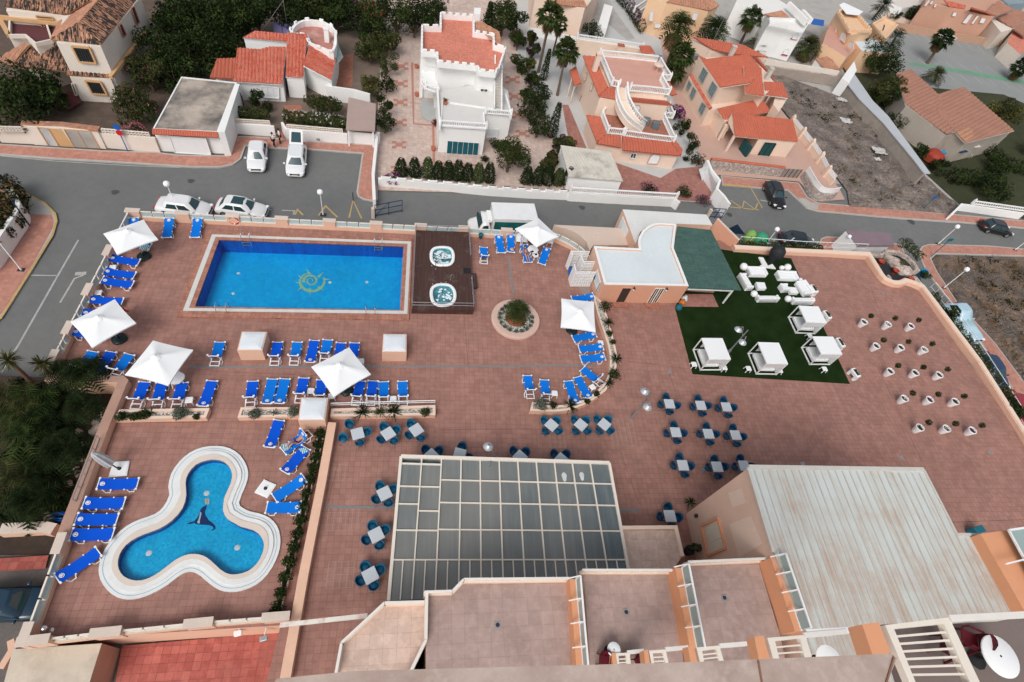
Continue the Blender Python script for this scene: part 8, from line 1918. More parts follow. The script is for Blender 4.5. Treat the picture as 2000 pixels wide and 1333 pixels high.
tiles(h,WP(D2,[(1158,842,1.5),(1462,882,1.5),(1392,680,2.2),(1148,668,1.8)]),M89,trim=M99);tiles(h,WP(D2,[(1000,345,2.0),(1330,670,1.5),(1270,610,1.6),(1060,350,2.2)]),M89);block(h,D2,[(1330,690),(1450,890),(1340,1060),(1270,960)],1.0,G,M58)
tiles(h,WP(D2,[(172,582,-.5),(432,1030,-.5),(472,1000,-.2),(212,562,-.2)]),M91);block(h,D2,[(165,600),(430,1035),(545,1030),(640,1190),(1100,950),(900,700),(300,500)],-.55,G,M58)
tiles(h,WP(D2,[(640,1195,-.7),(1240,1055,-.1),(1108,888,.55),(530,1020,-.15)]),M89,trim=M58)
tiles(h,WP(D3,[(765,312,-.6),(1590,390,-.6),(1522,95,.25),(732,12,.25)]),M89,trim=M58);m=MB();m.poly(W(D3,[(765,316,-.7),(672,112,-.7),(730,18,.2)]));m.build('gable',M58,h)
block(h,D3,[(1075,352),(1555,400),(1480,140),(1060,130)],-.75,G,M58);m=MB()
for x,y in((758,312),(655,165),(700,140)):p=W1(D3,x,y,-.75);m.bar((p.x,p.y,G),(p.x,p.y,-.7),.28,.28)
m.build('post',M58,h);F=face(D3,(1075,352),(1555,400),-.75);window(h,F,D3,[(1165,395),(1305,408),(1200,582),(1062,570)],mat('dark_teal_door',(.01,.07,.075),.3,.2,2),M19,'door',1,.1)
F=face(D3,(1060,130),(1075,352),-.75);o,_=onface(F,D3,[(850,380),(890,360),(985,460),(935,545)],.0);m=MB();q=W1(D3,915,450,-2.0);m.rbox((q.x,q.y,-2.2),(.4,1.7,1.5),.2);m.build('side_gate',mat('dark_teal_door',(.01,.07,.075)),h)
F=face(D2,(298,345),(572,755),1.75)
for pts in([(360,480),(418,550),(345,690),(300,615)],[(480,660),(540,740),(465,885),(418,795)]):window(h,F,D2,pts,mat('blue_grey_glass',(.15,.23,.25),.2,.2,2),mat('grey_frame',(.32,.33,.32),.6,.05,2),'window',2)
F=face(D2,(165,600),(430,1035),-.55)
for pts in([(170,655),(205,700),(160,785),(138,745)],[(225,735),(268,790),(210,905),(182,850)],[(345,935),(395,985),(335,1110),(298,1035)]):window(h,F,D2,pts,MT['blue_grey_glass'],MT['grey_frame'],'window',1)
chimney(h,D2,700,350,2.3,1.5,mat('chimney_grey',(.55,.50,.44),.85,.1,2),.5);chimney(h,D2,1170,640,1.7,1.6,MT['chimney_grey'],.5);m=MB();a=W1(D2,400,310,2.2);m.tube([a,a+Vector((.3,.3,5.5))],.025,5);m.build('aerial',M77,h)
ac=W1(D2,250,345,1.2);m=MB();m.rbox((ac.x,ac.y,1.2),(.9,.5,.7),.6);m.build('air_conditioner',M77,h)
r,w=gwall('rubble stone street wall with clay coping before the peach house',D3,[(455,605),(900,655),(1410,715)],-1.6,-.3,M78);m=MB()
for i in range(2):m.tube([w[i]+Vector((0,-.12,.05)),w[i+1]+Vector((0,-.12,.05))],.2,8)
m.build('clay_coping',M89,r);m=MB();o,nv=onface((w[0],w[2]),D3,[(1000,690),(1070,695),(960,850),(890,848)],.04);m.poly(o);m.build('recess',M15,r)
o,nv=onface((w[0],w[2]),D3,[(640,735),(705,735),(665,805),(605,800)],.05);m=MB();m.poly(o);m.build('letter_panel',M17,r)
r=thing('slatted_gate','grey brown slatted driveway gate between stone piers','gate',W1(D3,1480,800,G));a,b=W1(D3,1415,725,-1.65),W1(D3,1640,740,-1.65);m=MB();m.bar(a+Vector((0,-.1,-.65)),b+Vector((0,-.1,-.65)),.08,1.3);m.build('panel',mat('gate_boards',(.27,.225,.205),.7,.15,3),r);m=MB()
for k in range(5):q=a.lerp(b,k/4);m.bar(q+Vector((0,-.16,-1.3)),q+Vector((0,-.16,.05)),.06,.06)
m.build('frame',M19,r)
fw_=SP_(W(D3,[(1690,770),(1740,860),(1800,960),(1880,1040),(2000,1060),(2100,1040)],-1.9),3);r=thing('curved_stone_wall','curved rubble stone wall topped with white lattice panels','wall',fw_[0]);m=MB();m.strip(fw_,-.15,.15,G,-1.9);m.build('wall',M78,r);m=MB()
for i in range(len(fw_)-1):a,b=fw_[i],fw_[i+1];m.bar(a+Vector((0,0,.75)),b+Vector((0,0,.75)),.1,.08);m.bar(a+Vector((0,0,.38)),b+Vector((0,0,.38)),.05,.62)
m.build('lattice_panel',M96,r)
fp=W(D3,[(1545,60),(1680,220),(1800,370),(1920,540),(2010,720),(2100,830)],-1.5);r=thing('lattice_fence','long peach wall with white lattice panels along the vacant lot','wall',fp[0]);m=MB();m.strip(fp,0,.25,G,-2.0);m.build('wall',M58,r)
for i in range(len(fp)-1):
 a,b=fp[i],fp[i+1];m=MB();d=b-a;ux=d.normalized();k=int(d.length/.22);up=Vector((0,0,1))
 for j in range(1,k):m.bar(a+ux*.22*j-up*.5,a+ux*.22*j,.05,.04)
 for z in(-.5,-.25,0):m.bar(a+up*z,b+up*z,.08,.05)
 m.bar(a-up*.25,b-up*.25,.03,.5)
 m.build('lattice_panel',M96,r);m=MB();m.box((a.x,a.y,-2.2),(.4,.4,1.6));m.lathe([(.2,.0),(.24,.08),(.001,.3)],6,(a.x,a.y,-1.4));m.build('pier',M58,r)
fq=W(A5,[(20,545),(130,800),(200,900)],-1.5)
r,w=gwall('weathered block wall with smooth grey cap between the lot and the bungalow',A5,[(580,605),(700,765),(880,945),(1120,1235),(1190,1330)],-1.0,.3,mat('old_block_wall',(.34,.30,.26),.9,.18,1.2,dirt=(.2,.17,.15),dirtamt=.5));m=MB();m.prism(W(A5,[(575,600),(655,560),(800,770),(920,890),(1245,1330),(1195,1330),(1120,1230),(880,940),(700,760)],-.9),-1.0,-.88);m.build('cap',mat('grey_cap',(.45,.475,.50),.7,.06,.8),r)
m=MB();q=W(A5,[(660,470),(565,600),(620,640),(680,540)],-.6);m.prism(q,G,-.6);m.build('white_end',M99,r)
r,w=gwall('pale wall with low piers at the back of the vacant lot',D5,[(640,850),(820,885),(1200,940),(1560,1000)],-1.6,-.2,mat('dusty_wall',(.36,.30,.255),.9,.15,1));m=MB();q=W(D5,[(640,790),(820,815),(1210,875),(1590,940)],-1.0);m.strip(q,-.1,.1,-1.6,-.85);m.build('top_band',M18,r)
# G: bungalow with brown roof
h=house('low cream bungalow with a wide brown tile roof',A5,1400,850);g3=[(1050,800,.6),(1508,1100,.6),(1500,668,1.7)]
for q_ in([(985,562),(1095,535),(1300,722),(1200,915),(1050,800)],[(1300,722),(1500,668),(1885,1005),(1508,1100),(1430,1012),(1300,880)],[(1300,722),(1362,1030),(1200,915)],[(1300,722),(1430,1012),(1362,1030)]):tiles(h,WP(A5,g3+q_)[3:],M87,.6,.10,.1,trim=M18);block(h,A5,[(1000,600),(1095,560),(1300,740),(1490,690),(1860,1010),(1515,1090),(1432,1020),(1365,1035),(1060,810)],.55,G,M18)
m=MB();m.up([p+Vector((0,0,.07))for p in WP(A5,g3+[(1440,1020),(1500,975),(1560,990),(1570,1060),(1505,1085)])[3:]]);m.build('roof_repair',mat('new_clay',(.50,.26,.14),.8,.2,2),h);F=face(A5,(1430,1012),(1508,1100),.6)
F=face(A5,(1515,1090),(1860,1010),.55);window(h,F,A5,[(1510,1240),(1560,1185),(1570,1190),(1520,1245)],M100,M18,'window',0);m=MB();q=W1(A5,1490,1160,-1.2);m.box(q,(1.7,.5,.12),.3);m.build('blue_awning',M50,h);m=MB();q=W1(A5,1600,1122,-.9);m.box(q,(1.3,.4,.12),.3);m.build('canopy',M18,h)
p=W1(A5,1300,1170,-1.5);r=thing('red_playhouse','round red canopy with a small blue panel beside the bungalow','canopy',(p.x,p.y,G));m=MB();m.lathe([(1.35,.3),(1.3,1.2),(.9,1.6),(.001,1.75)],10,(p.x,p.y,G),smooth=False);m.build('cover',mat('faded_red',(.33,.05,.03),.7,.15,1),r);m=MB();m.box((p.x+.9,p.y+.1,G+1.6),(.7,.7,.2),.4);m.build('blue_panel',MT['cyan_plastic'],r)
r,w=gwall('white low wall with gate piers at the corner of the bungalow garden',B2,[(1400,345),(1480,265),(1560,275),(1960,335)],-2.0,-.25,M99);rl=W(B2,[(1560,270),(1960,325),(2200,360)],-1.9);BL_(r,rl[:2],0,.5,step=.35)
# H, I, J: houses along the top
h=house('large plain peach house with a narrow clay tile strip at the top',A3,1350,100);block(h,PX,[(1046,-8),(1120,12),(1142,18),(1175,-25),(1150,-120),(1040,-120)],1.6,G,M58);tiles(h,WP(A3,[(1270,-10,1.9),(1290,35,1.6),(1555,62,1.6),(1530,5,1.9)]),M88)
m=MB();m.strip(W(A3,[(1690,20),(1640,190)],-1.0),0,1.4,G,-1.2);m.build('white_ramp',M99,h);r,w=gwall('white garden wall below the large plain peach house',A3,[(1100,205),(1480,285),(1960,330)],-1.9,-.25,M99);
h=house('orange peach house with a mottled hip roof at the top',A4,1150,100);block(h,A4,[(850,-20),(985,30),(1310,85),(1385,45),(1290,-100),(900,-100)],1.9,G,mat('apricot',(.74,.50,.32),.8,.06,.5));tiles(h,WP(A4,[(985,22,1.95),(1315,85,1.95),(1260,-10,2.8),(1050,-40,2.8)]),M88,.4);tiles(h,WP(A4,[(1315,85,1.95),(1392,45,1.95),(1300,-40,2.6),(1240,-40,2.8)]),M88,.4)
F=face(A4,(985,30),(1310,85),1.9)
for pts in([(860,90),(890,80),(880,160),(855,160)],[(1190,95),(1230,100),(1215,155),(1180,150)],[(900,175),(945,180),(935,215),(895,212)]):window(h,F,A4,pts,M72,M58,'window',0)
m=MB();q=W(A4,[(750,60,-1.),(800,30,-1.)]);BL_(h,[W1(A4,735,95,-1.5),W1(A4,830,30,-1.5)],0,.7);BL_(h,[W1(A4,750,135,-2.3),W1(A4,830,75,-2.3)],0,.7)
h=house('white house with rounded parapets and small mottled tile roofs',D5,900,400);block(h,D5,[(250,30),(640,180),(680,300),(940,345),(1140,400),(1225,270),(910,60),(700,-60),(300,-80)],1.9,G,M99,mat('white_roof_terrace',(.74,.73,.70),.8,.05,.5));PA_(h,D5,[(685,225),(690,300),(940,345),(1140,400),(1225,265),(960,235)],1.9,2.3,M99,.2)
tiles(h,WP(D5,[(615,190,2.3),(700,220,2.2),(960,240,2.0),(850,140,2.7)]),M88,.3);tiles(h,WP(D5,[(690,290,1.75),(690,315,1.55),(940,352,1.55),(940,330,1.75)]),M88,.2);tiles(h,WP(D5,[(950,330,1.75),(950,360,1.55),(1130,400,1.55),(1140,375,1.75)]),M88,.2);m=MB();q=W(D5,[(930,60),(1160,290)],2.9);m.bar(q[0],q[1],.5,.9);q=W(D5,[(1110,160),(1220,280)],2.6);m.bar(q[0],q[1],.6,.8);m.build('roof_parapet',M99,h)
F=face(D5,(940,345),(1140,400),1.9)
for pts,cc in(([(985,505),(1035,515),(1070,440),(1050,420),(1020,430),(1000,460)],0),([(865,700),(915,712),(945,645),(930,632),(900,640),(880,665)],0)):
 window(h,F,D5,pts,M72,M99,'window',0)
for pts in([(960,505),(1045,522)],[(840,712),(920,728)]):o,nv=onface(F,D5,pts,.1);m=MB();m.bar(o[0],o[1],.15,.12);m.build('red_sill',mat('red_sill',(.45,.06,.05),.7,.1,3),h)
p=W1(D5,1310,290,.2);m=MB();m.up(W(D5,[(1235,240),(1400,265),(1390,345),(1225,320)],-.2));tag(m.build('blue_sunshade',M6),'bright blue flat sunshade between the white and apricot houses','sunshade')
# K: apricot house with broken parapets
h=house('apricot house with stepped parapets and a white flat roof extension',A5,650,250);apr=MT['apricot'];block(h,A5,[(530,88),(640,270),(705,255),(800,245),(690,120),(590,60)],2.0,G,apr);PA_(h,A5,[(530,88),(620,240),(700,245),(795,240),(690,120),(590,60)],2.0,2.3,apr,.3,merlon=.3)
block(h,A5,[(800,178),(905,295),(1000,190),(890,130)],1.6,G,apr);PA_(h,A5,[(800,178),(905,295),(1000,190),(890,130)],1.6,1.9,apr,.3);block(h,A5,[(632,282),(715,388),(960,412),(880,330),(800,300)],.6,G,apr,M98);block(h,A5,[(420,330),(450,240),(530,100),(700,350),(600,440)],.2,G,apr,M59)
m=MB();q=W(A5,[(545,40),(580,20),(730,90),(690,120),(600,110)],2.6);m.up(q);m.build('white_awning',M94,h);p=W1(A5,755,190,1.9);m=MB();m.rbox((p.x,p.y,2.0),(1.6,1.0,.9),.6,r=.2);m.build('water_tank',mat('tank_grey',(.22,.27,.27),.6,.1,1),h)
F=face(A5,(530,88),(640,270),2.0)
for pts in([(505,265),(515,270),(530,225),(520,220)],[(545,300),(585,330),(600,260),(570,245)],[(615,365),(650,378),(660,330),(630,315)],[(490,395),(530,410),(545,375),(510,370)]):window(h,F,A5,pts,M72,apr,'window',0)
F=face(A5,(800,178),(905,295),1.6);window(h,F,A5,[(872,235),(885,240),(900,195),(888,190)],M100,apr,'window',0)
hs=house('tiny tiled hut at the end of the vacant lot wall',A5,440,480,'shed','shed');block(hs,A5,[(365,455),(435,530),(545,535),(470,440)],-1.2,G,M99);tiles(hs,WP(A5,[(360,450,-1.2),(435,535,-1.2),(555,540,-1.1),(470,435,-.8)]),M88,.3)
# L: terraced houses at the top right + car park wall
h=house('salmon terraced houses with white shutters above the car park',D4,1100,200);block(h,D4,[(700,50),(1080,110),(1610,225),(1740,40),(1500,-100),(800,-150)],1.9,G,mat('salmon_far',(.55,.31,.22),.85,.07,.4));sf=MT['salmon_far']
block(h,D4,[(730,215),(1090,300),(1470,380),(1600,300),(1200,250),(760,140)],-.6,G,sf);tiles(h,WP(D4,[(1030,95,1.95),(1230,120,1.95),(1240,70,2.5),(950,0,2.5)]),M91,.4);tiles(h,WP(D4,[(1290,130,1.95),(1600,205,1.95),(1500,160,2.6),(1310,100,2.4)]),M91,.4);tiles(h,WP(D4,[(1500,170,2.2),(1640,215,2.0),(1870,130,2.2),(1660,10,3.2)]),M87,.4)
F=face(D4,(1080,110),(1610,225),1.9)
for pts in([(1060,210),(1110,220),(1130,165),(1085,155)],[(1195,300),(1250,312),(1340,190),(1290,180)],[(1415,300),(1475,308),(1510,240),(1450,230)],[(1310,310),(1340,315),(1420,205),(1390,198)]):window(h,F,D4,pts,M72,sf,'window',0)
F=face(D4,(730,215),(1470,380),-.6)
for pts in([(925,350),(985,365),(1000,325),(945,315)],[(1065,375),(1110,382),(1140,330),(1095,322)],[(1190,398),(1230,408),(1265,360),(1225,350)],[(1305,430),(1365,440),(1375,400),(1330,388)]):window(h,F,D4,pts,M72,sf,'window',0)
F=face(D4,(700,50),(1080,110),1.9);window(h,F,D4,[(770,55),(800,62),(830,15),(800,5)],M72,sf,'window',0);window(h,F,D4,[(820,95),(845,102),(875,45),(850,38)],M72,sf,'window',0);window(h,F,D4,[(695,80),(720,85),(785,5),(755,-5)],M72,sf,'window',0)
r,w=gwall('long orange brown wall along the far side of the car park',D4,[(340,290),(620,345),(1100,430),(1720,520)],-1.6,-.3,mat('car_park_wall',(.50,.305,.21),.9,.12,.5,dirt=(.3,.24,.2),dirtamt=.5));r,w2=gwall('pale street wall behind the dark tree at the top',D4,[(180,170),(440,235),(620,300)],-1.9,-.2,M58)
h=house('houses with mottled brown roofs at the right edge',D4,1800,400);tiles(h,WP(D4,[(1640,230,.9),(1850,370,.6),(2120,200,1.0),(1900,130,1.6)]),M87,.4);tiles(h,WP(D4,[(1860,380,.6),(2010,490,.4),(2200,350,1.),(2020,280,1.2)]),M87,.4);block(h,D4,[(1570,260),(1700,420),(1850,380),(2100,220),(1700,220)],.5,G,M18);block(h,D4,[(1860,390),(1780,560),(1960,720),(2100,560),(2050,420)],-.2,G,M18,M66)
h=house('white low house behind the dark tree at the top',D4,450,60);block(h,D4,[(250,40),(420,110),(660,60),(600,-40),(350,-60)],-.4,G,M99,mat('pale_roof_terrace',(.66,.60,.56),.8,.06,.6))
h=house('blue grey house in the far upper right corner',D4,1850,20);block(h,D4,[(1700,-20),(1800,60),(2050,40),(1950,-80)],.5,G,mat('blue_grey_wall',(.25,.31,.34),.8,.1,.5))
rr=random.Random(5);k=0
for(x,y)in((1010,-40),(1330,-70),(1560,-60),(1680,-10),(1760,-50),(1850,-70),(1640,10),(860,-60),(700,-70),(1930,60)):
 pass
r=thing('clothes_line','lilac laundry hanging on a line behind the red roofed villa','laundry',W1(A2,590,200,G));a,b=W1(A2,515,165,-1.0),W1(A2,680,180,-1.0);m=MB();m.bar(a,b,.02,.02);m.build('line',M77,r);m=MB()
for t0,t1 in((.05,.4),(.45,.7),(.74,.97)):
 p,q=a.lerp(b,t0),a.lerp(b,t1);m.add([p,q,q+Vector((.05,-.25,-1.3)),p+Vector((-.04,-.2,-1.25))],[[0,1,2,3]])
m.build('sheet',M38,r);m=MB()
for p in(a,b):m.bar((p.x,p.y,G),p,.06,.06)
m.build('post',M77,r)
for(x0,y0,z0),(x1,y1,z1),lb in(((440,235,-1.),(600,5,4.5),'thin dark wire running up left of the lilac laundry'),((628,180,-1.),(600,5,4.5),'thin wire running up right of the lilac laundry')):m=MB();m.tube([W1(A2,x0,y0,z0),W1(A2,x1,y1,z1)],.03,4);tag(m.build('wire',M77),lb,'wire')
p=W1(A2,1150,170,G+.5);r=thing('garden_gate_frame','white garden swing frame behind the villa','frame',(p.x,p.y,G));m=MB()
for s in(-.6,.6):m.bar((p.x+s,p.y,G),(p.x+s,p.y,G+1.6),.1,.1)
m.bar((p.x-.6,p.y,G+1.6),(p.x+.6,p.y,G+1.6),.1,.1);m.build('frame',M96,r)
p=W1(A2,1620,225,G+.3);plastic=dup(WC,(p.x,p.y,G+.1),.8,'white plastic chair at the back of the tiled drive','white plastic armchairs')
for x,y,s,lb in((595,930,1.1,'white plastic sheeting lying upper in the vacant lot'),(850,1160,1.4,'large heap of white plastic in the lower vacant lot'),(835,1225,.7,'small white sack beside the plastic heap'),(560,770,1.0,'pale rubble strip near the block wall')):
 p=W1(A5,x,y,G+.45);m=MB();q=random.Random(int(x));gx=7;pts=[[Vector((p.x+(i/6-.5)*s*1.3*(1+.3*q.random()),p.y+(j/6-.5)*s*.9*(1+.3*q.random()),p.z+.25*q.random()))for i in range(gx)]for j in range(gx)];m.loft(pts,closed=False);tag(m.build('plastic_sheet',mat('dusty_plastic',(.52,.51,.49),.7,.2,3)),lb,'litter')
 # trees, palms, hedges
def gp(reg,x,y,h,z0=G):p=W1(reg,x,y,z0+h);return(p.x,p.y,z0)
DK,MD,OL=[M41,M43],[M43,M44],[M44,M43]
tree('oleander_tree','oleander tree with pink flowers right of the lower barred window','tree',gp(A1,1000,800,2.0),3.4,2.3,2.6,OL,.6,3000,.13,1,flowers=M23,fn=30);tree('oleander_tree','oleander tree with few pink flowers beside the big cream house','tree',gp(A1,1120,545,2.2),3.8,2.1,2.8,OL,.8,2600,.13,2,flowers=M23,fn=22)
bush('pink flowering creeper hanging over the cream garden wall',gp(A1,1020,985,1.3),1.1,1.8,[M43],500,.1,3,None,M23,90)
for i,(x,y,hh,rr_,lb)in enumerate(((1230,330,3.5,2.5,'dark tree touching the right side of the cream house'),(1460,420,2.6,2.8,'dark wide tree between the cream house and white garage'),(1330,560,2.2,2.2,'dark tree above the white garage roof edge'),(1500,250,3.0,2.6,'dark tree behind the white garage'),(1280,480,2.,2.2,'dark bush beside the oleander'),(150,640,2.5,3.2,'very dark tree at the lower left of the old house'),(60,820,2.2,3.0,'very dark tree at the left edge behind the cream wall'),(330,760,1.8,2.0,'very dark tree beside the house entrance'),(1420,60,4.0,3.0,'dark tree at the top right of the cream house'),(1620,60,4.0,3.2,'tall dark tree at the top between the houses'),(1780,150,3.0,2.6,'dark tree left of the lilac laundry'),(1620,380,2.0,2.2,'dark tree left of the small orange roof'),(1800,60,4.0,3.0,'dark tree at the top behind the laundry'),(1290,170,3.4,2.0,'loose dark tree at the corner of the cream house'))):
 tree('dark_tree',lb,'tree',gp(A1,x,y,hh),hh+1.4,rr_,3.0 if hh>2 else 2.2,DK,.8,1900,.17,30+i)
for i,(x,y,hh,rr_,lb)in enumerate(((1380,120,3.2,2.6,'dark tree in the dense group at the top, furthest left'),(1700,330,2.0,2.4,'dark tree beside the small orange roof, upper one'),(1860,120,3.0,2.6,'dark tree behind the lilac laundry, left one'),(1950,40,3.6,2.8,'dark tree behind the lilac laundry, right one'),(2170,60,3.0,2.6,'dark tree at the top left of the bougainvillea'),(2350,10,3.4,2.8,'dark tree at the top edge above the bougainvillea'),(2560,20,3.,2.4,'dark tree at the top edge beside the tall conifers'),(1560,130,3.4,2.6,'dark tree in the dense group at the top, second'))):
 tree('dark_tree',lb,'tree',gp(A1,x,y,hh),hh+1.5,rr_,3.2,DK,.8,1900,.18,330+i)
tree('white_oleander','dark tree with white blossoms left of the lilac laundry','tree',gp(A1,1650,200,2.4),3.6,1.8,2.6,DK,.8,1500,.14,50,flowers=M26,fn=34)
for i,(x,y,hh,rr_,m_,fl_,lb)in enumerate(((1000,110,2.5,2.0,DK,None,'dark green tree behind the round roof terrace'),(760,50,3.,2.6,DK,None,'dark tree at the top above the laundry'),(870,40,3.2,2.2,MD,None,'greenish tree at the top near the bougainvillea'),(960,80,1.6,1.5,MD,M24,'purple bougainvillea left at the top garden wall'),(1170,80,1.8,1.6,MD,M24,'purple bougainvillea right at the top garden wall'),(1280,90,3.0,1.7,OL,M25,'olive tree with red flowers behind the villa yard'),(1290,240,1.8,1.9,DK,None,'dark bush in the tall hedge row, uppermost'),(1260,370,1.8,1.6,OL,None,'grey green bush in the tall hedge row'),(1390,330,1.7,1.4,MD,M23,'hedge bush with pink flowers next to the drive'),(1470,80,3.2,2.2,DK,None,'dark conifer like tree above the drive, left one'),(1610,110,3.,2.3,DK,None,'dark conifer like tree above the drive, middle one'),(1740,60,3.,2.2,DK,None,'dark conifer like tree above the drive, right one'))):
 tree('garden_tree',lb,'tree',gp(A2,x,y,hh),hh+1.4,rr_*1.3,3.0 if hh>2 else 2.5,m_,.5,2100,.16,60+i,flowers=fl_,fn=46 if fl_ is M24 else 20)
def BB_(label,reg,x,y,hh,rad,lm,seed,trunk=.5):return tree('ball_bush',label,'tree',gp(reg,x,y,hh),hh+rad,rad,rad*2,lm,trunk,1700,.09,seed,7,sq=1.)
BB_('clipped round tree by the drive, upper one',A2,1390,490,1.7,1.35,[M43,M44],81);BB_('clipped round tree by the drive, lower one',A2,1370,810,1.7,1.3,DK,82);tree('yellow_bush','yellowish loose bush above the pinkish car port','bush',gp(A2,1255,640,1.8),3.0,1.35,2.4,[M45,M44],.4,1000,.13,83);tree('garden_bush','dark bush below the clipped round trees','bush',gp(A2,1385,950,1.2),2.2,1.1,1.8,DK,.3,900,.12,84,flowers=M24,fn=8);tree('garden_bush','dark bush between the clipped round trees','bush',gp(A2,1390,640,1.2),2.2,1.2,1.9,DK,.3,900,.12,85)
BB_('large clipped ball bush before the white villa',A2,405,765,1.3,1.25,[M40,M41],86,.3);tree('umbrella_tree','wide flat crowned tree left in the villa garden','tree',gp(A2,850,780,1.6),2.2,1.35,1.2,OL,1.2,1300,.11,87);tree('umbrella_tree','wide flat crowned tree right in the villa garden','tree',gp(A2,965,800,1.6),2.2,1.25,1.2,OL,1.2,1300,.11,88)
hedge('clipped green hedge left of the brick garden path',A2,[(185,900),(500,920)],G+.55,1.1,1.2,[M43,M44],1700,.12,89);hedge('long clipped hedge dotted with white flowers',A2,[(610,935),(850,955),(1085,980)],G+.55,1.2,1.25,[M43,M44],2600,.12,90,M26,70)
for i,(x,y,lb)in enumerate(((660,660,'left'),(760,670,'right'))):bush('dark pot plants at the '+lb+' of the villa porch',gp(A2,x,y,.5),.5,1.1,DK,260,.1,92+i)
xs_=[(-65,70),(35,75),(135,82),(215,92),(290,98),(365,100),(440,105),(520,112),(600,118),(890,130),(970,135),(1050,140),(1130,140),(1200,140)]
for i,(x,y)in enumerate(xs_):
 p=W1(A8,x,y-28,G+.2);CY_('short dark conifer in the row behind the scalloped white wall, number %s from the left'%['one','two','three','four','five','six','seven','eight','nine','ten','eleven','twelve','thirteen','fourteen'][i],(p.x,p.y,G+.05),2.1+.3*(i%3)*.5,.85,100+i,[M41,M43][i%5==2],900,.11,'conifers behind the scalloped street wall')
tree('olive_tree','big grey green tree over the scalloped street wall','tree',gp(A3,965,1190,2.2),3.9,2.4,3.0,[M44,M43],.9,3600,.13,120,11);bush('low green bush behind the big grey green tree',gp(A3,870,1100,.6),1.0,1.3,[M43,M41],500,.11,121);bush('dark maroon round bush at the corner of the white house',gp(A3,770,1215,.4),.6,.8,[M41],320,.08,122)
bush('purple bougainvillea spilling over the wall beside the drive gate',gp(A7,1440,65,.8),.9,1.1,[M43],160,.1,123,None,M24,70)
tree('dark_tree','big dark tree at the top right of the battlemented house','tree',gp(A3,920,110,3.0),4.8,3.2,3.8,DK,.9,3200,.17,124,11);CY_('dark cypress behind the battlemented house',gp(A3,800,160,1.5),4.0,.8,125);tree('garden_tree','tree with red flowers beside the plain peach house','tree',gp(A3,1010,260,1.8),2.8,1.2,2.2,DK,.5,800,.13,126,flowers=M25,fn=16)
for i,(x,y,hh,rr_,lm_,fl_,lb)in enumerate(((1030,290,1.8,1.1,MD,None,'green bush at the top of the side drive'),(1130,270,1.8,.95,DK,M25,'dark red bougainvillea by the side drive'),(1150,370,1.6,.9,DK,M24,'purple bougainvillea by the side drive'),(1040,470,1.6,1.4,MD,None,'rounded green tree midway along the side drive'),(1120,480,1.8,.8,[M45,M43],None,'yellow flowering shrub by the side drive'),(1140,590,2.0,1.1,DK,None,'dark shrub above the tall green mass'),(1140,800,2.4,1.9,DK,None,'tall dark green mass along the side drive, upper'),(1200,700,2.6,1.6,DK,None,'tall dark tree along the side drive, middle'),(1190,930,2.2,1.7,DK,None,'tall dark green mass along the side drive, lower'),(1350,1090,1.3,.95,MD,M24,'purple bougainvillea beside the corrugated garage'),(1420,1080,1.3,.8,[M45,M43],None,'pale green bush beside the corrugated garage'),(1290,1200,1.3,.9,DK,M25,'bush with crimson flowers at the garage corner'),(1250,1260,1.0,1.1,[M44,M43],None,'loose green bush at the end of the street wall'),(1090,720,1.8,1.0,DK,None,'leafy dark shrub leaning over the side drive'))):
 tree('side_shrub',lb,'tree',gp(A3,x,y,hh),hh+rr_*.8,rr_,2.0*rr_ if rr_<1.5 else 3.2,lm_,.4,1400,.13,130+i,flowers=fl_,fn=60 if fl_ is M24 else 40)
CY_('tall slim cypress beside the reddish courtyard',gp(A3,1275,1060,.0),4.6,.75,150,M41,1500,.1);CY_('tall dark cypress between the two fan palms',gp(A3,1215,620,.0),4.2,.6,151,M41,1200,.1)
FN=[M43,M44]
def fpalm(label,reg,base,top,h,**k):
 b=W1(reg,*base,G);t=W1(reg,*top,G+h);return palm(label,b,h,lean=(t.x-b.x,t.y-b.y),**k)
fpalm('tall fan palm left of the peach villa, the upper one',A3,(1180,560),(1275,120),7.2,kind='fan',n=46,l=1.7,seed=1,leafm=FN,skirt=30);fpalm('fan palm before the peach villa with a clear trunk',A3,(1325,740),(1395,390),4.8,kind='fan',n=46,l=1.7,seed=2,leafm=FN,skirt=26,tr=.16);fpalm('small fan palm crown just behind the upper fan palm',A3,(1290,420),(1350,190),5.0,kind='fan',n=24,l=1.2,seed=3,leafm=FN,skirt=14,tr=.12)
fpalm('big shaggy palm behind the peach villa, the taller one',A4,(985,520),(1085,200),7.0,kind='feather',n=60,l=2.9,seed=4,leafm=FN,skirt=36,tr=.25);fpalm('shaggy palm below the taller one behind the villa',A4,(1010,640),(1100,430),4.0,kind='fan',n=50,l=1.9,seed=5,leafm=FN,skirt=30,tr=.2);fpalm('shaggy low palm at the end of the red courtyard',A4,(1000,680),(1050,550),2.4,kind='fan',n=36,l=1.6,seed=55,leafm=FN,skirt=26,tr=.2)
fpalm('wide date palm behind the red roofed peach house',A4,(1290,420),(1355,230),4.0,kind='feather',n=64,l=3.1,seed=6,leafm=[M43,M41],tr=.28);fpalm('slender palm with clear trunk before the white house',A4,(1555,330),(1645,140),4.6,kind='fan',n=44,l=1.9,seed=7,leafm=[M43,M42],skirt=14,tr=.2);fpalm('young date palm beside the slender palm',A4,(1670,390),(1690,340),1.0,kind='feather',n=40,l=2.5,seed=8,leafm=FN,tr=.22)
fpalm('round headed palm between the white and apricot houses',D5,(1180,700),(1200,600),2.2,kind='feather',n=70,l=2.6,seed=9,leafm=[M44,M43],tr=.25,skirt=20)
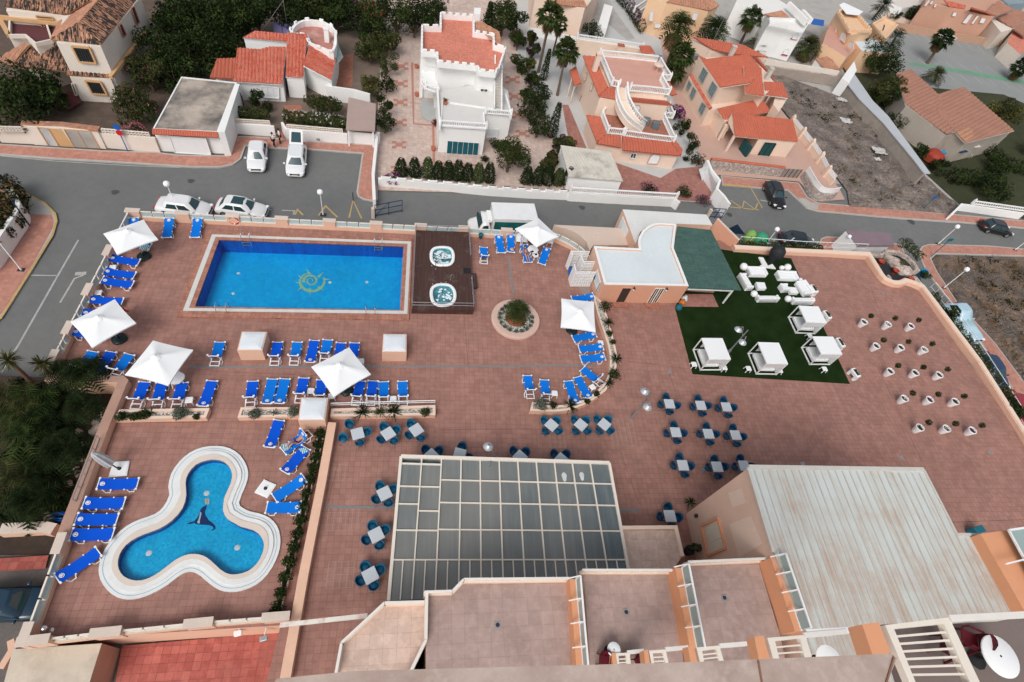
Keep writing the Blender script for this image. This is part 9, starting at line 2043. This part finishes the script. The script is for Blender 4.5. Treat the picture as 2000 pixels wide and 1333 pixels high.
tree('side_shrub','dark purple bougainvillea beside the slender palm','bush',gp(D5,235,250,1.8),2.6,.9,1.9,DK,.4,500,.12,160,flowers=M24,fn=40);bush('vivid purple bougainvillea at the foot of the peach villa',gp(A4,1060,870,1.0),1.25,2.1,[M41],500,.11,161,None,M24,170)
BB_('dark clipped ball tree beside the villa path, upper one',A4,1120,965,1.2,1.2,[M40],162,.3);BB_('dark clipped ball tree beside the villa path, lower one',A4,1180,1095,1.2,1.25,[M40],163,.3);bush('bush with red flowers at the courtyard end',gp(A4,1225,1225,.7),1.15,1.6,[M43,M41],560,.1,164,None,M25,26);bush('small dark bush left of the red flowering bush',gp(A4,1135,1215,.3),.5,.7,[M41],240,.08,165)
bush('round clipped bush by the white balustrade wall',gp(B1,925,170,.7),1.15,1.4,[M43,M41],620,.09,166);bush('purple leaved spiky bush over the balustrade',gp(B1,655,150,.8),1.15,1.4,[M41],420,.1,167,None,M24,34);bush('purple bougainvillea at the right end of the balustrade',gp(B1,1090,215,1.0),1.0,.9,[M43],260,.09,168,None,M24,60)
tree('garden_bush','low clipped bush below the plain peach house','bush',gp(A3,1590,240,1.0),2.0,1.9,1.6,DK,.3,1200,.12,169);hedge('hedge with purple bougainvillea along the rear lane',A4,[(600,0),(690,90),(790,260)],G+.2,1.3,1.7,[M43,M41],1500,.14,170,M24,110)
tree('pine_tree','wide dark green tree above the round one at the lot wall','tree',gp(A5,860,450,2.8),4.6,4.2,3.0,[M43,M41],1.2,4200,.17,180,13);tree('round_tree','large round bright green tree beside the lot wall','tree',gp(A5,910,690,2.6),5.0,3.0,4.8,MD,.9,5200,.15,181,12,sq=1.);tree('garden_tree','dark tree before the bungalow eave','tree',gp(A5,1240,930,2.0),3.4,2.4,2.8,DK,.9,2600,.15,182);tree('garden_bush','dark bush between the round tree and bungalow','bush',gp(A5,990,930,1.2),2.4,1.7,2.1,DK,.4,1500,.14,183);tree('garden_bush','dark slim bush by the grey wall cap','bush',gp(A5,1175,1170,1.),2.2,1.1,1.9,DK,.3,900,.13,184);tree('garden_bush','dark bush at the lower end of the grey wall','bush',gp(A5,1310,1275,1.0),2.1,1.4,1.8,DK,.3,1100,.13,185)
tree('yucca_tree','spiky olive green conifer at the right edge behind the bungalow','tree',gp(A5,1820,860,2.4),4.4,2.4,3.8,[M44,M45,M41][:2],.9,2600,.17,186,12);tree('dark_tree','dark round tree before the terraced houses','tree',gp(A5,1130,110,2.0),3.4,1.9,2.6,DK,.9,1800,.16,187);tree('dark_tree','dark low tree beside the pale wall at the top','tree',gp(A5,980,115,1.2),2.0,1.3,1.5,DK,.5,700,.15,188)
fpalm('palm with drooping brown skirt standing in the car park',A5,(1215,492),(1340,300),4.2,kind='fan',n=44,l=1.9,seed=10,leafm=[M41,M43],skirt=60,tr=.24);fpalm('low palm at the car park edge above the bungalow',A5,(1270,640),(1290,570),1.6,kind='feather',n=46,l=2.1,seed=11,leafm=[M44,M43],tr=.22);fpalm('palm at the right edge of the green lane',A5,(1870,590),(1945,520),2.4,kind='fan',n=36,l=1.9,seed=12,leafm=[M41],skirt=26,tr=.2);fpalm('leaning palm at the left end of the car park',A5,(930,370),(975,290),2.0,kind='feather',n=24,l=2.7,seed=13,leafm=[M41,M43],tr=.2);fpalm('feathery palm at the top above the apricot house',A5,(800,150),(880,50),3.0,kind='feather',n=34,l=2.5,seed=14,leafm=[M41,M44],tr=.2)
hedge('dark overgrown hedge in the bungalow garden',B2,[(1360,90),(1560,110),(1750,140)],G+.1,2.2,1.8,DK,2200,.16,190);tree('garden_tree','dark spreading tree in the bungalow garden corner','tree',gp(B2,1720,150,1.2),2.4,2.4,2.0,DK,.4,1800,.15,191);tree('garden_bush','dark hedge clump below the right edge bungalow','bush',gp(A5,1760,1280,1.0),2.2,2.0,1.9,DK,.3,1300,.15,192);hedge('green bushes around the bungalow drive',A5,[(1650,1170),(1800,1290),(1950,1330)],G+.1,1.8,1.6,DK,1300,.15,193);palm('palm fronds reaching in at the right edge',W1(A5,1990,1190,G),1.5,'feather',26,2.4,15,[M44])
for i,(x,ln)in enumerate(((1350,60),(1420,60),(1500,60),(1600,60),(1680,50),(1760,45),(1850,70),(1930,60))):
 y=602+(x-1350)*.045;hedge('low olive shrub clump %s along the far terrace wall'%['at the left end','second from the left','behind the black ball','right of the black ball','above the ball lamps','in the middle','before the white kiosk','near the stone bed'][i],B1,[(x-ln/2,y-2),(x+ln/2,y+2)],-.5,.7,.75,[M44,M43],420,.09,200+i)
tree('terrace_shrub','large dark shrub beside the pale blue van','bush',gp(B7,1320,235,.8,-.8),1.6,1.1,1.5,DK,.3,1500,.1,210);tree('terrace_shrub','large dark shrub near the lower right corner','bush',gp(B7,1870,1045,.8,-.8),1.5,1.15,1.5,DK,.3,1500,.1,211)
for i,(a,b)in enumerate((((1340,330),(1400,430)),((1420,440),(1480,530)),((1490,540),(1560,640)),((1570,650),(1640,750)),((1650,760),(1720,860)),((1730,870),(1800,970)),((1150,90),(1210,170)))):
 hedge('olive green shrubs on the right terrace slope, %s'%['just below the large dark shrub','second stretch down','third stretch down by the railing','fourth stretch down by the navy car','fifth stretch down','lowest stretch by the red car','uppermost by the stone bed'][i],B7,[a,b],-.7,.9,.9,[M44,M43],520,.09,220+i)
hedge('bushy green planting outside the stone bed wall',E7,[(680,190),(830,230),(950,330),(1080,480)],-.9,1.0,.9,[M44,M43],900,.09,230);bush('dark green bush by the cyan container',W1(E7,1150,800,-.6),.7,1.0,DK,420,.09,231);bush('yellow green bush on the ridge boulders',W1(E7,760,545,.4),.4,.5,[M45],220,.07,232)
w=SP_(W(A6,[(-200,700),(0,560),(60,480),(130,400),(165,330),(160,250),(110,190),(20,150),(-200,120)],-1.0),3);r=thing('island_wall','curved white wall round the dark hedge on the left street corner','wall',w[0]);m=MB();wo=SP_(W(A6,[(-200,950),(0,790),(80,680),(170,540),(235,440),(238,370),(205,310),(165,270)],G),3);q=SP_(W(A6,[(-200,760),(0,590),(60,500),(135,410),(170,340),(172,300),(165,265)],-1.0),3)
wb2=[Vector((p.x,p.y,0))for p in wo];n=len(wb2)
m.strip(wb2,0,.3,G,-1.2);m.build('wall',M99,r)
hedge('dark dry hedge mass behind the curved white wall',A6,[(-100,640),(40,500),(110,390),(90,270),(0,200)],G+.2,2.6,2.0,[M22,M41,M41],4200,.16,240)
sheet('garden_bed',[(-300,720),(104,738),(247,742),(224,834),(150,1060),(137,1068),(-300,1070)],-1.0,soil,G)
rr=random.Random(77)
def yucca(label,base,top,h,seed):
 b=W1(E1,*base,-1.0);t=W1(E1,*top,-1.0+h);root=thing('yucca_palm',label,'palm',b);m=MB();m.tube([b,b.lerp(t,.5)+Vector((.05,0,.05)),t],[.16,.12,.11],8);m.build('trunk',mat('reddish_trunk',(.17,.085,.06),.9,.3,5),root);m=MB();r=random.Random(seed)
 for k in range(90):
  a=r.random()*2*pi;el=radians(85-130*r.random());l=.75*(.7+.5*r.random());d=Vector((cos(a)*cos(el),sin(a)*cos(el),sin(el)));sd=d.cross(Vector((0,0,1)));sd=sd.normalized()*.03 if sd.length>.01 else Vector((.03,0,0));mid=t+d*l*.6;m.add([t-sd,t+sd,mid+sd,t+d*l+Vector((0,0,-.12)),mid-sd],[[0,1,2,4],[4,2,3]],0 if r.random()<.7 else 1)
 m.build('crown',[M44,M45],root);return root
yucca('leaning yucca with a long reddish trunk over the road',(480,790),(105,420),3.6,1);yucca('shorter leaning yucca beside the peach wall end',(660,690),(545,470),2.2,2)
def cycad(label,reg,x,y,z,l,n,seed,lm=None):(lambda p:palm(label,(p.x,p.y,-1.0),p.z+1.5,'feather',int(n*.7),l,seed,lm or[M41,M43],tr=.16,name='cycad'))(W1(reg,x,y,z+.5))
cycad('big cycad spreading over the sunbeds at the garden corner',E1,1150,640,-.2,1.75,56,21);cycad('dark cycad left of the big one',E1,850,660,-.5,1.5,44,22,[M41]);cycad('dark cycad with a reddish heart in the garden middle',E2,880,380,-.8,1.9,52,23,[M41]);cycad('dark cycad with a yellow heart low in the garden',E2,480,1030,-.8,1.8,52,24,[M41]);cycad('dark cycad with an orange flower in the garden',E1,1130,1080,-.9,1.6,44,25,[M41])
for i,(reg,x,y,z,l,n,lm_,lb)in enumerate(((E1,80,930,-.2,1.8,26,[M44],'pale feathery palm at the left edge of the garden'),(E1,380,960,-.3,1.9,30,[M43,M44],'olive palm below the leaning yuccas'),(E1,330,1150,-.3,2.0,30,[M43,M44],'spreading palm in the left garden'),(E1,600,1000,-.6,1.7,30,[M41,M43],'dark palm in the upper garden middle'),(E1,520,1280,-.6,1.8,30,[M41,M43],'dark palm in the garden middle'),(E2,120,150,-.3,1.9,28,[M43,M44],'olive palm low at the left garden edge'),(E2,330,200,-.4,1.9,30,[M43],'green palm amid the left garden'),(E2,100,690,-.5,1.9,26,[M44,M45],'yellowish palm at the lower left garden edge'),(E2,330,700,-.8,1.7,30,[M41,M43],'dark palm low in the left garden'),(E2,80,1000,-.8,1.8,28,[M41,M44],'olive palm in the lowest garden corner'),(E2,600,700,-1.,1.6,30,[M41],'very dark palm low in the garden middle'),(E2,700,120,-1.,1.7,34,[M41],'very dark palm in the upper garden middle'),(E2,820,900,-1.1,1.4,30,[M41],'very dark palm by the blue hose'),(E1,820,880,-1.,1.6,34,[M41],'very dark palm near the garden wall'))):
 p=W1(reg,x,y,z+.4);palm(lb,(p.x,p.y,-1.0),p.z+1.0,'feather',int(n*.45),l*1.0,260+i,lm_,tr=.1,name='garden_palm')
for i,(x,y,rd_)in enumerate(((250,820,1.3),(480,900,1.2),(700,820,1.3),(620,1150,1.3),(850,1250,1.2),(240,1250,1.4),(60,1100,1.3))):bush('dense dark undergrowth shrub in the palm garden',W1(E1,x,y,-1.0),rd_*.6,.7,[M41],420,.12,280+i,'undergrowth shrubs in the palm garden')
for i,(x,y,rd_)in enumerate(((220,420,1.3),(520,480,1.2),(300,900,1.3),(700,560,1.2),(760,1050,1.1),(520,830,1.2),(200,1150,1.2))):bush('dense dark undergrowth shrub in the palm garden',W1(E2,x,y,-1.0),rd_*.6,.7,[M41],420,.12,290+i,'undergrowth shrubs in the palm garden')
pale=mat('pale_stone',(.46,.37,.32),.9,.15,3)
for i,(reg,x,y,s)in enumerate(((E1,1500,760,.28),(E1,1440,740,.22),(E1,1400,800,.24),(E1,1360,730,.2),(E1,1500,810,.2),(E1,1350,1140,.3),(E1,1385,1060,.18),(E1,1290,1290,.32),(E1,1250,1230,.22),(E2,1240,80,.35),(E2,1290,50,.3),(E2,1030,95,.25),(E2,1095,250,.16),(E2,1100,450,.2),(E2,985,570,.2),(E2,1030,640,.22),(E2,890,775,.24),(E2,1000,850,.24),(E2,630,1200,.25))):
 rock(W1(reg,x,y,-.88),s,'pale rounded stone on the dark soil along the garden wall',1.2,.9,pale,i,'pale stones along the garden wall')
rock(W1(E1,1330,1210,-.85),.3,'dark greenish rounded stone among the pale garden stones',1.1,.9,mat('green_stone',(.10,.12,.105),.8,.15,3))
r7=random.Random(6)
for nm,lab,corners,n,lmt in(('scrub','dry scrub scattered over the vacant lot',[(1520,150),(1640,195),(1860,400),(1680,395),(1600,290)],70,[M22,M41,M44]),('dry_scrub','dark and rusty scrub over the corner lot',[(1835,505),(2000,510),(2060,620),(2040,780),(1990,720),(1900,590)],110,[M22,M41,M22])):
 w=W(PX,corners,G+.3);m=MB();tri=tessellate_polygon([w]);ar=[((w[b]-w[a]).cross(w[c]-w[a])).length for a,b,c in tri]
 for k in range(n):
  t=r7.random()*sum(ar);i=0
  while i<len(ar)-1 and t>ar[i]:t-=ar[i];i+=1
  a,b,c=(w[j]for j in tri[i]);u,v=r7.random(),r7.random()
  if u+v>1:u,v=1-u,1-v
  p=a+(b-a)*u+(c-a)*v;q=.25+.6*r7.random()**2;mi=r7.randrange(3)
  for _ in range(int(60*q)):leaf(m,p+Vector((r7.gauss(0,q*.6),r7.gauss(0,q*.6),abs(r7.gauss(0,q*.35)))),.12,r7,mi)
 tag(m.build(nm,lmt),lab,'scrub',None,'stuff')
 # camera, light, world
cam=bpy.data.cameras.new('camera');co_=bpy.data.objects.new('camera',cam);COL.objects.link(co_);scene.camera=co_
Mx=Matrix((CR,CU,-CF)).transposed().to_4x4();Mx.translation=Vector((0,0,CAMH));co_.matrix_world=Mx
cam.sensor_width=36;cam.lens=FPX/2000*36;cam.clip_start=.1;cam.clip_end=3000
SUN_EL,SUN_AZ=radians(48),radians(-118)
sd=Vector((cos(SUN_EL)*cos(SUN_AZ),cos(SUN_EL)*sin(SUN_AZ),sin(SUN_EL)))
sl_=bpy.data.lights.new('sun','SUN');sl_.energy=1.25;sl_.angle=radians(26);sl_.color=(1.,.965,.92)
so_=bpy.data.objects.new('sun',sl_);COL.objects.link(so_);so_.rotation_euler=(-sd).to_track_quat('-Z','Y').to_euler()
wd=bpy.data.worlds.new('World');scene.world=wd;wd.use_nodes=True;nt=wd.node_tree;bg=nt.nodes['Background']
sky=nt.nodes.new('ShaderNodeTexSky');sky.sky_type='NISHITA';sky.sun_disc=False;sky.sun_elevation=SUN_EL;sky.sun_rotation=pi/2-SUN_AZ;sky.air_density=1.0;sky.dust_density=4.0;sky.ozone_density=1.0
hs=nt.nodes.new('ShaderNodeHueSaturation');hs.inputs['Saturation'].default_value=.35;nt.links.new(sky.outputs[0],hs.inputs['Color']);nt.links.new(hs.outputs[0],bg.inputs[0]);bg.inputs[1].default_value=.15
vs=scene.view_settings;vs.view_transform='Standard';vs.look='None';vs.exposure=0.0;vs.gamma=1.0
scene.cycles.max_bounces=6;scene.cycles.transparent_max_bounces=8;scene.cycles.use_denoising=True
scene.cycles.caustics_reflective=False;scene.cycles.caustics_refractive=False
